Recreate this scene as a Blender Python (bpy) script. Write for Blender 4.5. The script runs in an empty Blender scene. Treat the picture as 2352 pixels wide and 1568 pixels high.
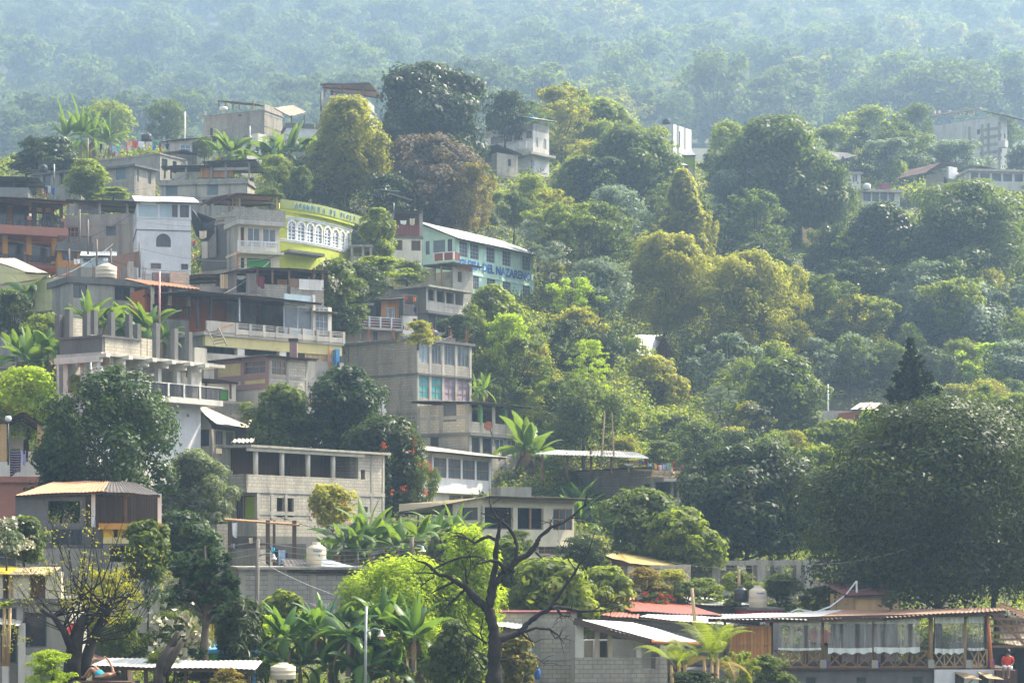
import bpy, math, random
import numpy as np
from mathutils import Vector, Matrix
F=5000.0; YH=1270.0; CX=1176.0
SC=bpy.context.scene; C=SC.collection
rng=random.Random(7)
# ---- reading frames of the photograph (offset x, offset y, scale) ----
ZT={'V':(0,0,1),'A':(0,160.4,.2652),'B':(445.5,160.4,.2652),'C':(0,427.7,.2652),'D':(427.7,427.7,.2727),
'E':(766.2,427.7,.2728),'F':(0,748.4,.2614),'G':(409.8,748.4,.2614),'H':(748.4,748.4,.2614),'I':(1069,213.8,.2652),
'J':(1692.7,213.8,.2803),'K':(1158,962,.2727),'L':(0,1087,.3069),'M':(445.5,1087,.3069),'N':(801.8,1087,.3069),
'O':(1158,1211.6,.25),'P':(1639,1211.6,.303),'Q':(1692.7,623.6,.2841)}
_z=[0,0,1]
def zz(t): _z[:]=ZT[t]
def X(x): return _z[0]+_z[2]*x
def Y(y): return _z[1]+_z[2]*y
def W(x,y,D):
    "world point seen at (x,y) of the current frame at depth D"
    return Vector(((X(x)-CX)/F*D,D,(YH-Y(y))/F*D))
def WV(x,y,D): return Vector(((x-CX)/F*D,D,(YH-y)/F*D))
# ---- objects ----
def tag(o,label=None,cat=None,group=None,kind=None):
    if label:o['label']=label
    if cat:o['category']=cat
    if group:o['group']=group
    if kind:o['kind']=kind
    return o
def empty(name,loc,rz=0):
    o=bpy.data.objects.new(name,None); C.objects.link(o); o.location=loc; o.rotation_euler=(0,0,rz); o.empty_display_size=.3
    return o
def npmesh(name,V,Fc,mats,uv=None,attr=None,mi=None,smooth=False):
    V=np.asarray(V,dtype=np.float32); Fc=np.asarray(Fc,dtype=np.int32)
    k=Fc.shape[1]; m=bpy.data.meshes.new(name)
    m.vertices.add(len(V)); m.vertices.foreach_set('co',V.ravel())
    m.loops.add(Fc.size); m.loops.foreach_set('vertex_index',Fc.ravel())
    m.polygons.add(len(Fc)); m.polygons.foreach_set('loop_start',np.arange(0,Fc.size,k,dtype=np.int32))
    try: m.polygons.foreach_set('loop_total',np.full(len(Fc),k,dtype=np.int32))
    except Exception: pass
    if mi is not None: m.polygons.foreach_set('material_index',np.asarray(mi,dtype=np.int32))
    if smooth: m.polygons.foreach_set('use_smooth',np.ones(len(Fc),dtype=bool))
    if attr is not None:
        a=m.attributes.new('v','FLOAT','POINT'); a.data.foreach_set('value',np.asarray(attr,dtype=np.float32))
    for q in mats: m.materials.append(q)
    m.update(calc_edges=True)
    return m
class MB:
    def __init__(s): s.v=[];s.f=[];s.uv=[]
    def quad(s,a,b,c,d,uv=None):
        i=len(s.v); s.v+=[tuple(a),tuple(b),tuple(c),tuple(d)]; s.f.append((i,i+1,i+2,i+3))
        s.uv+= uv if uv else [(0,0),(1,0),(1,1),(0,1)]
    def poly(s,pts,uv=None):
        i=len(s.v); s.v+=[tuple(p) for p in pts]; s.f.append(tuple(range(i,i+len(pts))))
        s.uv+= uv if uv else [(p[0],p[2]) for p in pts]
    def box(s,x0,x1,y0,y1,z0,z1):
        if x0>x1:x0,x1=x1,x0
        if y0>y1:y0,y1=y1,y0
        if z0>z1:z0,z1=z1,z0
        s.quad((x0,y0,z0),(x1,y0,z0),(x1,y0,z1),(x0,y0,z1),[(x0,z0),(x1,z0),(x1,z1),(x0,z1)])
        s.quad((x1,y1,z0),(x0,y1,z0),(x0,y1,z1),(x1,y1,z1),[(x1,z0),(x0,z0),(x0,z1),(x1,z1)])
        s.quad((x0,y1,z0),(x0,y0,z0),(x0,y0,z1),(x0,y1,z1),[(y1,z0),(y0,z0),(y0,z1),(y1,z1)])
        s.quad((x1,y0,z0),(x1,y1,z0),(x1,y1,z1),(x1,y0,z1),[(y0,z0),(y1,z0),(y1,z1),(y0,z1)])
        s.quad((x0,y0,z1),(x1,y0,z1),(x1,y1,z1),(x0,y1,z1),[(x0,y0),(x1,y0),(x1,y1),(x0,y1)])
        s.quad((x0,y1,z0),(x1,y1,z0),(x1,y0,z0),(x0,y0,z0),[(x0,y1),(x1,y1),(x1,y0),(x0,y0)])
    def tube(s,pts,rad,n=6,cap=True):
        pts=[Vector(p) for p in pts]
        if not hasattr(rad,'__len__'): rad=[rad]*len(pts)
        rings=[]; up=None
        for i,p in enumerate(pts):
            t=(pts[min(i+1,len(pts)-1)]-pts[max(i-1,0)])
            if t.length<1e-9:t=Vector((0,0,1))
            t.normalize()
            if up is None:
                up=t.orthogonal().normalized()
            else:
                up=(up-t*up.dot(t)); up=up.normalized() if up.length>1e-6 else t.orthogonal().normalized()
            b=t.cross(up); i0=len(s.v)
            for k in range(n):
                a=2*math.pi*k/n; s.v.append(tuple(p+(up*math.cos(a)+b*math.sin(a))*rad[i]))
            rings.append(i0)
        L=0
        for j in range(len(rings)-1):
            L2=L+(pts[j+1]-pts[j]).length
            for k in range(n):
                a,b=rings[j]+k,rings[j]+(k+1)%n; c,d=rings[j+1]+(k+1)%n,rings[j+1]+k
                s.f.append((a,b,c,d)); s.uv+=[(k/n,L),((k+1)/n,L),((k+1)/n,L2),(k/n,L2)]
            L=L2
        if cap:
            for r0,rev in ((rings[0],True),(rings[-1],False)):
                f=list(range(r0,r0+n)); f=f[::-1] if rev else f
                s.f.append(tuple(f)); s.uv+=[(0,0)]*n
    def bar(s,a,b,w,h=None):
        "square bar from a to b"
        a=Vector(a);b=Vector(b);h=h or w;t=(b-a).normalized()
        u=t.cross(Vector((0,0,1))); u=u.normalized() if u.length>1e-3 else Vector((1,0,0)); q=t.cross(u).normalized()
        P=[[p+u*sx*w/2+q*sy*h/2 for sx,sy in ((-1,-1),(1,-1),(1,1),(-1,1))] for p in (a,b)]
        L=(b-a).length
        for k in range(4):
            k2=(k+1)%4; s.quad(P[0][k],P[0][k2],P[1][k2],P[1][k],[(0,0),(w,0),(w,L),(0,L)])
        s.quad(*P[0][::-1]); s.quad(*P[1])
    def lathe(s,c,prof,n=20):
        c=Vector(c); rings=[]
        for r,z in prof:
            rings.append(len(s.v))
            for k in range(n):
                a=2*math.pi*k/n; s.v.append((c.x+r*math.cos(a),c.y+r*math.sin(a),c.z+z))
        for j in range(len(prof)-1):
            for k in range(n):
                a,b=rings[j]+k,rings[j]+(k+1)%n; e,d=rings[j+1]+(k+1)%n,rings[j+1]+k
                s.f.append((a,b,e,d)); z0,z1=prof[j][1],prof[j+1][1]
                s.uv+=[(k/n,z0),((k+1)/n,z0),((k+1)/n,z1),(k/n,z1)]
    def slab(s,P,t,name=None):
        "thin slab from 4 top points, thickness t downwards"
        P=[Vector(p) for p in P]; Q=[p-Vector((0,0,t)) for p in P]
        a=(P[1]-P[0]).length; b=(P[3]-P[0]).length
        uv=[(0,0),(a,0),(a,b),(0,b)]
        s.quad(P[0],P[1],P[2],P[3],uv); s.quad(Q[3],Q[2],Q[1],Q[0],[uv[3],uv[2],uv[1],uv[0]])
        for i in range(4):
            j=(i+1)%4; s.quad(Q[i],Q[j],P[j],P[i],[(0,0),(1,0),(1,t),(0,t)])
    def corr(s,P,pitch=.2,amp=.014,seed=0,t=.02,jag=.08):
        "corrugated sheet roof: ridges run from edge 0-1 to edge 3-2"
        P=[Vector(p) for p in P]; r=random.Random(seed)
        n=max(4,min(160,int((P[1]-P[0]).length/pitch*2))); a=(P[1]-P[0]).length; b=(P[3]-P[0]).length
        nrm=(P[1]-P[0]).cross(P[3]-P[0]).normalized()
        if nrm.z<0:nrm=-nrm
        rows=[0,.33,.66,1]; G=[]
        pj0=0;pj1=0
        for i in range(n+1):
            u=i/n
            if i%8==0: pj0=r.uniform(-jag,jag);pj1=r.uniform(-jag,jag)
            col=[]
            e0=P[0].lerp(P[1],u); e1=P[3].lerp(P[2],u); d=(e1-e0).normalized()
            for w in rows:
                p=e0.lerp(e1,w)
                if w==0:p=p+d*pj0
                if w==1:p=p+d*pj1
                p=p+nrm*(amp*(1 if i%2 else -1)+.02*math.sin(u*9+w*5+seed))
                col.append(p)
            G.append(col)
        for i in range(n):
            for j in range(3):
                u0,u1=i/n*a,(i+1)/n*a; w0,w1=rows[j]*b,rows[j+1]*b
                s.quad(G[i][j],G[i+1][j],G[i+1][j+1],G[i][j+1],[(u0,w0),(u1,w0),(u1,w1),(u0,w1)])
                q=nrm*t
                s.quad(G[i][j+1]-q,G[i+1][j+1]-q,G[i+1][j]-q,G[i][j]-q,[(u0,w1),(u1,w1),(u1,w0),(u0,w0)])
    def build(s,name,mat,parent=None,smooth=False):
        m=bpy.data.meshes.new(name); m.from_pydata(s.v,[],s.f)
        ul=m.uv_layers.new(name='UVMap'); ul.data.foreach_set('uv',np.asarray(s.uv,dtype=np.float32).ravel())
        if mat: m.materials.append(mat if not isinstance(mat,str) else M[mat])
        if smooth: m.polygons.foreach_set('use_smooth',np.ones(len(m.polygons),dtype=bool))
        m.update(); o=bpy.data.objects.new(name,m); C.objects.link(o)
        if parent is not None:o.parent=parent
        return o
# ---- materials ----
M={}
def _mat(name):
    m=bpy.data.materials.new(name); m.use_nodes=True; nt=m.node_tree; nt.nodes.clear()
    o=nt.nodes.new('ShaderNodeOutputMaterial'); M[name]=m
    return m,nt,o
def N(nt,t,**k):
    n=nt.nodes.new(t)
    for a,b in k.items():
        if a in n.inputs: n.inputs[a].default_value=b
        else: setattr(n,a,b)
    return n
def lk(nt,a,b): nt.links.new(a,b)
def c4(c): return (c[0],c[1],c[2],1)
def mixc(nt,fac,a,b,mode='MIX'):
    n=nt.nodes.new('ShaderNodeMix'); n.data_type='RGBA'; n.blend_type=mode
    for i,v in ((0,fac),(6,a),(7,b)):
        if isinstance(v,bpy.types.NodeSocket): lk(nt,v,n.inputs[i])
        else: n.inputs[i].default_value = v if i==0 else c4(v)
    return n.outputs[2]
def ramp(nt,sock,a,b,ca=0,cb=1):
    n=nt.nodes.new('ShaderNodeMapRange'); n.inputs[1].default_value=a;n.inputs[2].default_value=b;n.inputs[3].default_value=ca;n.inputs[4].default_value=cb
    lk(nt,sock,n.inputs[0]); return n.outputs[0]
def noise(nt,vec,scale,detail=4,rough=.6,stretch=None):
    if stretch:
        mp=N(nt,'ShaderNodeMapping'); mp.inputs['Scale'].default_value=stretch; lk(nt,vec,mp.inputs[0]); vec=mp.outputs[0]
    n=N(nt,'ShaderNodeTexNoise',Scale=scale,Detail=detail,Roughness=rough); lk(nt,vec,n.inputs['Vector']); return n.outputs[0]
def wall_mat(name,col,dirt=.5,block=None,mortar=None,rough=.9,stain=(.10,.10,.09)):
    m,nt,o=_mat(name); g=N(nt,'ShaderNodeTexCoord'); gp=N(nt,'ShaderNodeNewGeometry'); uv=g.outputs['UV']; P=gp.outputs['Position']
    big=noise(nt,P,.35,3); med=noise(nt,P,1.6,5,.7); fine=noise(nt,P,9,3,.7)
    if block:
        b=N(nt,'ShaderNodeTexBrick'); b.inputs['Scale'].default_value=1; b.inputs['Brick Width'].default_value=block[0]; b.inputs['Row Height'].default_value=block[1]
        b.inputs['Mortar Size'].default_value=block[2] if len(block)>2 else .014; b.inputs['Mortar Smooth'].default_value=.2
        b.inputs['Color1'].default_value=c4([k*.88 for k in col]); b.inputs['Color2'].default_value=c4([min(1,k*1.12) for k in col])
        b.inputs['Mortar'].default_value=c4(mortar or [k*.46 for k in col]); lk(nt,uv,b.inputs['Vector']); base=b.outputs['Color']
    else: base=mixc(nt,big,[k*.9 for k in col],[min(1,k*1.08) for k in col])
    base=mixc(nt,ramp(nt,med,.35,.7,0,.42),base,[k*.6 for k in col])
    st=noise(nt,P,1.0,5,.65,(1.3,1.3,.16)); f=ramp(nt,st,.53-.12*dirt,.74-.1*dirt,0,.85*min(1,dirt+.2))
    base=mixc(nt,f,base,stain)
    base=mixc(nt,ramp(nt,fine,.3,.7,0,.18),base,[k*1.15 if k<.85 else k for k in col])
    p=N(nt,'ShaderNodeBsdfPrincipled',Roughness=rough); p.inputs['Specular IOR Level'].default_value=.2
    lk(nt,base,p.inputs['Base Color'])
    bp=N(nt,'ShaderNodeBump',Strength=.35,Distance=.03); lk(nt,fine if not block else b.outputs['Fac'],bp.inputs['Height'])
    if block: bp.invert=True
    lk(nt,bp.outputs[0],p.inputs['Normal']); lk(nt,p.outputs[0],o.inputs[0]); return m
def tin_mat(name,col,rust=(.19,.085,.045),amt=.4,rough=.42,metal=.25,panel=.25):
    m,nt,o=_mat(name); g=N(nt,'ShaderNodeTexCoord'); uv=g.outputs['UV']; gp=N(nt,'ShaderNodeNewGeometry'); P=gp.outputs['Position']
    b=N(nt,'ShaderNodeTexBrick'); b.offset=.0
    b.inputs['Scale'].default_value=1; b.inputs['Brick Width'].default_value=.82; b.inputs['Row Height'].default_value=2.4; b.inputs['Mortar Size'].default_value=.01
    b.inputs['Color1'].default_value=c4([k*(1-panel) for k in col]); b.inputs['Color2'].default_value=c4([min(1,k*(1+panel)) for k in col]); b.inputs['Mortar'].default_value=c4([k*.5 for k in col]); lk(nt,uv,b.inputs['Vector'])
    n1=noise(nt,P,.9,6,.7); n2=noise(nt,P,5,4,.7)
    c=mixc(nt,ramp(nt,n1,.62-.3*amt,.75-.2*amt,0,.9*min(1,amt+.2)),b.outputs['Color'],rust)
    c=mixc(nt,ramp(nt,n2,.45,.75,0,.35),c,[k*.55 for k in col])
    p=N(nt,'ShaderNodeBsdfPrincipled',Roughness=rough,Metallic=metal); lk(nt,c,p.inputs['Base Color']); lk(nt,p.outputs[0],o.inputs[0]); return m
def plain(name,col,rough=.6,metal=0,var=.15,spec=.4):
    m,nt,o=_mat(name); gp=N(nt,'ShaderNodeNewGeometry'); n=noise(nt,gp.outputs['Position'],2.2,5,.65)
    c=mixc(nt,ramp(nt,n,.3,.7),[k*(1-var) for k in col],[min(1,k*(1+var)) for k in col])
    p=N(nt,'ShaderNodeBsdfPrincipled',Roughness=rough,Metallic=metal); p.inputs['Specular IOR Level'].default_value=spec
    lk(nt,c,p.inputs['Base Color']); lk(nt,p.outputs[0],o.inputs[0]); return m
def wood_mat(name,col,plank=.14):
    m,nt,o=_mat(name); g=N(nt,'ShaderNodeTexCoord'); b=N(nt,'ShaderNodeTexBrick'); b.offset=0
    b.inputs['Scale'].default_value=1; b.inputs['Brick Width'].default_value=plank; b.inputs['Row Height'].default_value=6; b.inputs['Mortar Size'].default_value=.008
    b.inputs['Color1'].default_value=c4([k*.75 for k in col]); b.inputs['Color2'].default_value=c4([k*1.15 for k in col]); b.inputs['Mortar'].default_value=c4([k*.3 for k in col]); lk(nt,g.outputs['UV'],b.inputs['Vector'])
    gp=N(nt,'ShaderNodeNewGeometry'); n=noise(nt,gp.outputs['Position'],3,5,.7,(1,1,.2))
    c=mixc(nt,ramp(nt,n,.35,.7,0,.5),b.outputs['Color'],[k*.45 for k in col])
    p=N(nt,'ShaderNodeBsdfPrincipled',Roughness=.75); lk(nt,c,p.inputs['Base Color']); lk(nt,p.outputs[0],o.inputs[0]); return m
def leaf_mat(name,a,b,tr=.4,rough=.38,tcol=None,spec=.5,nscale=.35):
    spec*=.5; rough+=.12
    "a,b: dark and light leaf colours; per-leaf value v mixes them"
    m,nt,o=_mat(name); at=N(nt,'ShaderNodeAttribute',attribute_name='v'); oi=N(nt,'ShaderNodeObjectInfo'); gp=N(nt,'ShaderNodeNewGeometry')
    n=noise(nt,gp.outputs['Position'],nscale,3,.6)
    ad=N(nt,'ShaderNodeMath',operation='ADD'); lk(nt,at.outputs['Fac'],ad.inputs[0]); lk(nt,ramp(nt,n,.3,.7,-.35,.35),ad.inputs[1])
    ad2=N(nt,'ShaderNodeMath',operation='ADD',use_clamp=True); lk(nt,ad.outputs[0],ad2.inputs[0]); lk(nt,ramp(nt,oi.outputs['Random'],0,1,-.22,.22),ad2.inputs[1])
    c=mixc(nt,ad2.outputs[0],a,b)
    p=N(nt,'ShaderNodeBsdfPrincipled',Roughness=rough); p.inputs['Specular IOR Level'].default_value=spec; lk(nt,c,p.inputs['Base Color'])
    t=N(nt,'ShaderNodeBsdfTranslucent'); tc=mixc(nt,.75,c,tcol or (b[0]*2.0,b[1]*2.2,b[2]*.9)); lk(nt,tc,t.inputs['Color'])
    mx=N(nt,'ShaderNodeMixShader'); mx.inputs[0].default_value=tr; lk(nt,p.outputs[0],mx.inputs[1]); lk(nt,t.outputs[0],mx.inputs[2]); lk(nt,mx.outputs[0],o.inputs[0]); return m
# concrete and walls
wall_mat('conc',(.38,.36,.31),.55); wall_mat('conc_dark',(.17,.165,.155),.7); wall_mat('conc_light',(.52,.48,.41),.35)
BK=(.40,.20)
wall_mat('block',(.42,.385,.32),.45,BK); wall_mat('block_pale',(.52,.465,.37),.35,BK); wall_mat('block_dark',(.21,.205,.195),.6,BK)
wall_mat('block_big',(.36,.345,.32),.15,(.5,.25,.02),(.17,.165,.155))
wall_mat('stone',(.24,.225,.20),.5,(.42,.30,.045),(.38,.36,.33))
wall_mat('white',(.72,.72,.72),.28,stain=(.3,.3,.29)); wall_mat('cream',(.66,.60,.46),.2,stain=(.35,.3,.22)); wall_mat('offwhite',(.68,.65,.58),.35,stain=(.22,.21,.19))
wall_mat('yellowgreen',(.48,.53,.075),.2,stain=(.34,.36,.08)); wall_mat('sage',(.32,.36,.13),.12,stain=(.2,.26,.08)); wall_mat('turq',(.58,.80,.67),.12,stain=(.2,.44,.34))
wall_mat('orange',(.62,.29,.055),.2,stain=(.3,.14,.04)); wall_mat('pinkbrown',(.42,.19,.135),.2,stain=(.2,.1,.08)); wall_mat('paleyellow',(.60,.58,.31),.2,stain=(.3,.3,.2))
wall_mat('mustard',(.55,.44,.20),.2,stain=(.3,.22,.1)); wall_mat('mauve',(.30,.19,.17),.2,stain=(.15,.1,.09)); wall_mat('terracotta',(.52,.16,.05),.2,stain=(.25,.09,.04)); wall_mat('redpaint',(.42,.045,.03),.2)
wall_mat('yellow',(.68,.42,.03),.2,stain=(.3,.2,.03)); wall_mat('yellowcream',(.62,.54,.26),.2,stain=(.3,.26,.14)); wall_mat('limegreen',(.30,.42,.03),.2); wall_mat('blue',(.10,.32,.62),.2); wall_mat('paleblue',(.45,.56,.60),.3,stain=(.25,.3,.3))
wall_mat('brightred',(.62,.05,.04),.1); wall_mat('beige',(.50,.42,.31),.3); wall_mat('purple',(.20,.09,.35),.1); wall_mat('greenpaint',(.08,.33,.06),.1)
wall_mat('tanwall',(.58,.38,.18),.2)
# roofs
tin_mat('tin_white',(.72,.70,.66),(.45,.33,.22),.12,.35,.15,.12); tin_mat('tin_cream',(.68,.58,.42),(.45,.28,.15),.2,.4,.1,.15); tin_mat('tin_grey',(.30,.30,.29),(.16,.09,.06),.45,.45,.3,.3)
tin_mat('tin_rust',(.30,.17,.11),(.17,.08,.045),.6,.6,.1,.3); tin_mat('tin_dark',(.13,.12,.115),(.10,.06,.04),.5,.6,.2,.35); tin_mat('tin_orange',(.58,.30,.17),(.42,.19,.10),.4,.5,.1,.2)
tin_mat('tin_red',(.40,.13,.085),(.28,.10,.06),.3,.45,.05,.12); tin_mat('tin_yellow',(.62,.46,.16),(.5,.33,.1),.2,.5,.05,.08); tin_mat('tin_silver',(.78,.82,.85),(.6,.62,.64),.1,.3,.0,.06)
plain('tile',(.45,.20,.10),.8); plain('tile_dark',(.20,.07,.06),.8)
# misc
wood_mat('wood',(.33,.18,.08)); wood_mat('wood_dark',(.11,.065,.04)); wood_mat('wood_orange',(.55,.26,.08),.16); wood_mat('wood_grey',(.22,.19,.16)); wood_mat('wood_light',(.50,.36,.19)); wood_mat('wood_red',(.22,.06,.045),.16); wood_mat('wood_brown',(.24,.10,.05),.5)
plain('glass',(.035,.045,.055),.12,0,.4,.7); plain('glass_grey',(.12,.14,.16),.2,0,.3,.6); plain('glass_blue',(.12,.22,.32),.15,0,.3,.6); plain('curtain_blue',(.28,.36,.42),.8); plain('curtain_teal',(.10,.36,.36),.8); plain('curtain_pink',(.42,.30,.36),.8,0,.35)
plain('black',(.015,.015,.017),.5); plain('dark',(.04,.04,.04),.8); plain('iron',(.05,.05,.055),.5,.3); plain('metal_white',(.68,.68,.66),.5); plain('metal_grey',(.33,.35,.37),.45,.4); plain('rustiron',(.28,.10,.05),.8)
plain('plastic_black',(.02,.021,.024),.3,0,.1,.6); plain('plastic_cream',(.62,.54,.40),.45,0,.05); plain('plastic_white',(.7,.7,.66),.45,0,.05); plain('shutter',(.13,.18,.20),.5)
plain('wire',(.03,.03,.03),.6); plain('wire_light',(.32,.31,.29),.6); plain('bamboo',(.42,.27,.13),.6,0,.25); plain('paint_navy',(.03,.13,.40),.7); plain('paint_lettering',(.06,.15,.16),.7); plain('paint_white',(.75,.78,.74),.7)
plain('orange_pipe',(.60,.20,.06),.6); plain('pink_pipe',(.62,.34,.32),.6); plain('skin',(.42,.22,.14),.6); plain('skin_dark',(.20,.10,.06),.6); plain('hair',(.012,.01,.01),.5); plain('bark',(.075,.06,.048),.95,0,.5,.1); plain('bark_light',(.20,.17,.14),.95,0,.4,.1); plain('bark_black',(.03,.025,.022),.95,0,.6,.1)
CL={'white':(.75,.75,.77),'red':(.6,.05,.03),'orange':(.75,.20,.04),'blue':(.04,.16,.5),'navy':(.02,.03,.11),'black':(.015,.015,.02),'cream':(.65,.55,.40),'green':(.03,.30,.16),'sage green':(.30,.42,.32),'pink':(.65,.25,.33),'grey':(.25,.26,.28),'yellow':(.70,.45,.04),'purple':(.35,.06,.30),'teal':(.05,.40,.50),'maroon':(.20,.05,.07),'light blue':(.35,.5,.65),'brown':(.2,.12,.08),'lilac':(.5,.45,.66),'turquoise':(.04,.5,.75)}
for k,v in CL.items(): plain('cloth '+k,v,.9,0,.12,.1)
def stripes(name):
    m,nt,o=_mat(name); g=N(nt,'ShaderNodeTexCoord'); w=N(nt,'ShaderNodeTexWave',Scale=2.2,bands_direction='Y'); w.inputs['Distortion'].default_value=.3; lk(nt,g.outputs['UV'],w.inputs[0])
    r=N(nt,'ShaderNodeValToRGB'); r.color_ramp.interpolation='CONSTANT'; e=r.color_ramp.elements; e[0].color=(.03,.02,.045,1); e[1].position=.86; e[1].color=(.35,.33,.36,1)
    for ps,cc in ((.35,(.10,.03,.06,1)),(.55,(.05,.04,.10,1)),(.72,(.16,.06,.09,1))):
        q=r.color_ramp.elements.new(ps); q.color=cc
    lk(nt,w.outputs[0],r.inputs[0]); p=N(nt,'ShaderNodeBsdfPrincipled',Roughness=.9); lk(nt,r.outputs[0],p.inputs[0]); lk(nt,p.outputs[0],o.inputs[0])
stripes('striped_cloth')
def banner_mat():
    m,nt,o=_mat('banner'); g=N(nt,'ShaderNodeTexCoord'); v=N(nt,'ShaderNodeTexNoise',Scale=1.3,Detail=3); lk(nt,g.outputs['UV'],v.inputs['Vector'])
    r=N(nt,'ShaderNodeValToRGB'); r.color_ramp.interpolation='CONSTANT'; e=r.color_ramp.elements; e[0].color=(.10,.09,.12,1); e[1].position=.62; e[1].color=(.10,.35,.36,1)
    for ps,cc in ((.4,(.55,.52,.56,1)),(.46,(.45,.25,.45,1)),(.5,(.6,.58,.6,1)),(.56,(.45,.18,.14,1))):
        q=r.color_ramp.elements.new(ps); q.color=cc
    lk(nt,v.outputs[0],r.inputs[0]); p=N(nt,'ShaderNodeBsdfPrincipled',Roughness=.7); lk(nt,r.outputs[0],p.inputs[0]); lk(nt,p.outputs[0],o.inputs[0])
banner_mat()
def clear_mat():
    m,nt,o=_mat('clear_plastic'); t=N(nt,'ShaderNodeBsdfTransparent'); t.inputs[0].default_value=(.92,.93,.93,1); p=N(nt,'ShaderNodeBsdfPrincipled',Roughness=.25); p.inputs['Base Color'].default_value=(.5,.5,.5,1)
    gp=N(nt,'ShaderNodeNewGeometry'); n=noise(nt,gp.outputs['Position'],2.5,3,.6,(2,1,.15)); mx=N(nt,'ShaderNodeMixShader'); lk(nt,ramp(nt,n,.4,.7,.16,.6),mx.inputs[0]); lk(nt,t.outputs[0],mx.inputs[1]); lk(nt,p.outputs[0],mx.inputs[2]); lk(nt,mx.outputs[0],o.inputs[0])
clear_mat()
# ---- terrain ----
GD=[60,75,90,105,120,135,150,165,180,195,210,230,250,270,300,340,460,620,760,950,1250,1900]
GX=[-300,250,700,1200,1700,2300,3200]
GT=[[1800,1750,1640,1540,1400,1240,1090,930,790,650,550,450,370,400,460,500,510,470,400,250,60,-150],
    [1800,1750,1640,1540,1400,1240,1090,940,800,660,550,450,375,380,430,480,490,450,380,240,60,-150],
    [1800,1750,1640,1540,1400,1245,1100,950,810,670,560,450,370,330,370,420,440,400,330,200,20,-180],
    [1800,1750,1640,1545,1420,1270,1130,990,860,740,620,500,420,375,360,375,390,350,290,180,10,-180],
    [1800,1750,1640,1550,1440,1330,1240,1150,1060,960,840,720,600,500,420,390,375,335,280,170,0,-180],
    [1800,1750,1640,1550,1450,1350,1270,1200,1130,1040,920,780,640,540,440,395,370,340,290,180,0,-180],
    [1800,1750,1640,1550,1450,1350,1270,1200,1130,1040,920,780,640,540,440,395,370,340,290,180,0,-180]]
_GT=np.array(GT,dtype=float); _GD=np.array(GD,dtype=float); _GX=np.array(GX,dtype=float)
def _n2(x,y):
    return (np.sin(x*.071+1.3)*np.cos(y*.063+.4)+.5*np.sin(x*.17+y*.11)+.35*np.cos(x*.31-y*.27))
PADS=[]
def zg(Xw,Yw,pads=True):
    Xw=np.asarray(Xw,dtype=float); Yw=np.asarray(Yw,dtype=float)
    a=np.clip(Xw/np.maximum(Yw,1)*F+CX,_GX[0],_GX[-1]-1e-3); D=np.clip(Yw,_GD[0],_GD[-1]-1e-3)
    i=np.clip(np.searchsorted(_GX,a,side='right')-1,0,len(_GX)-2); j=np.clip(np.searchsorted(_GD,D,side='right')-1,0,len(_GD)-2)
    u=(a-_GX[i])/(_GX[i+1]-_GX[i]); w=(D-_GD[j])/(_GD[j+1]-_GD[j])
    zt=(YH-_GT)/F*_GD[None,:]
    z=(zt[i,j]*(1-u)+zt[i+1,j]*u)*(1-w)+(zt[i,j+1]*(1-u)+zt[i+1,j+1]*u)*w
    z=z+_n2(Xw,Yw)*np.clip((D-90)/150,.1,3)*.45
    if pads:
        for (ox,oy,c,s,LR,LL,zb) in PADS:
            dx=Xw-ox;dy=Yw-oy; u_=dx*c+dy*s; v_=-dx*s+dy*c
            ou=np.maximum(np.maximum(-u_,u_-LR),0); ov=np.maximum(np.maximum(-v_,v_-LL),0); d=np.hypot(ou,ov)
            lim=zb+np.maximum(d-1.5,0)*.9
            z=np.minimum(z,lim)
    return z
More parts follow.
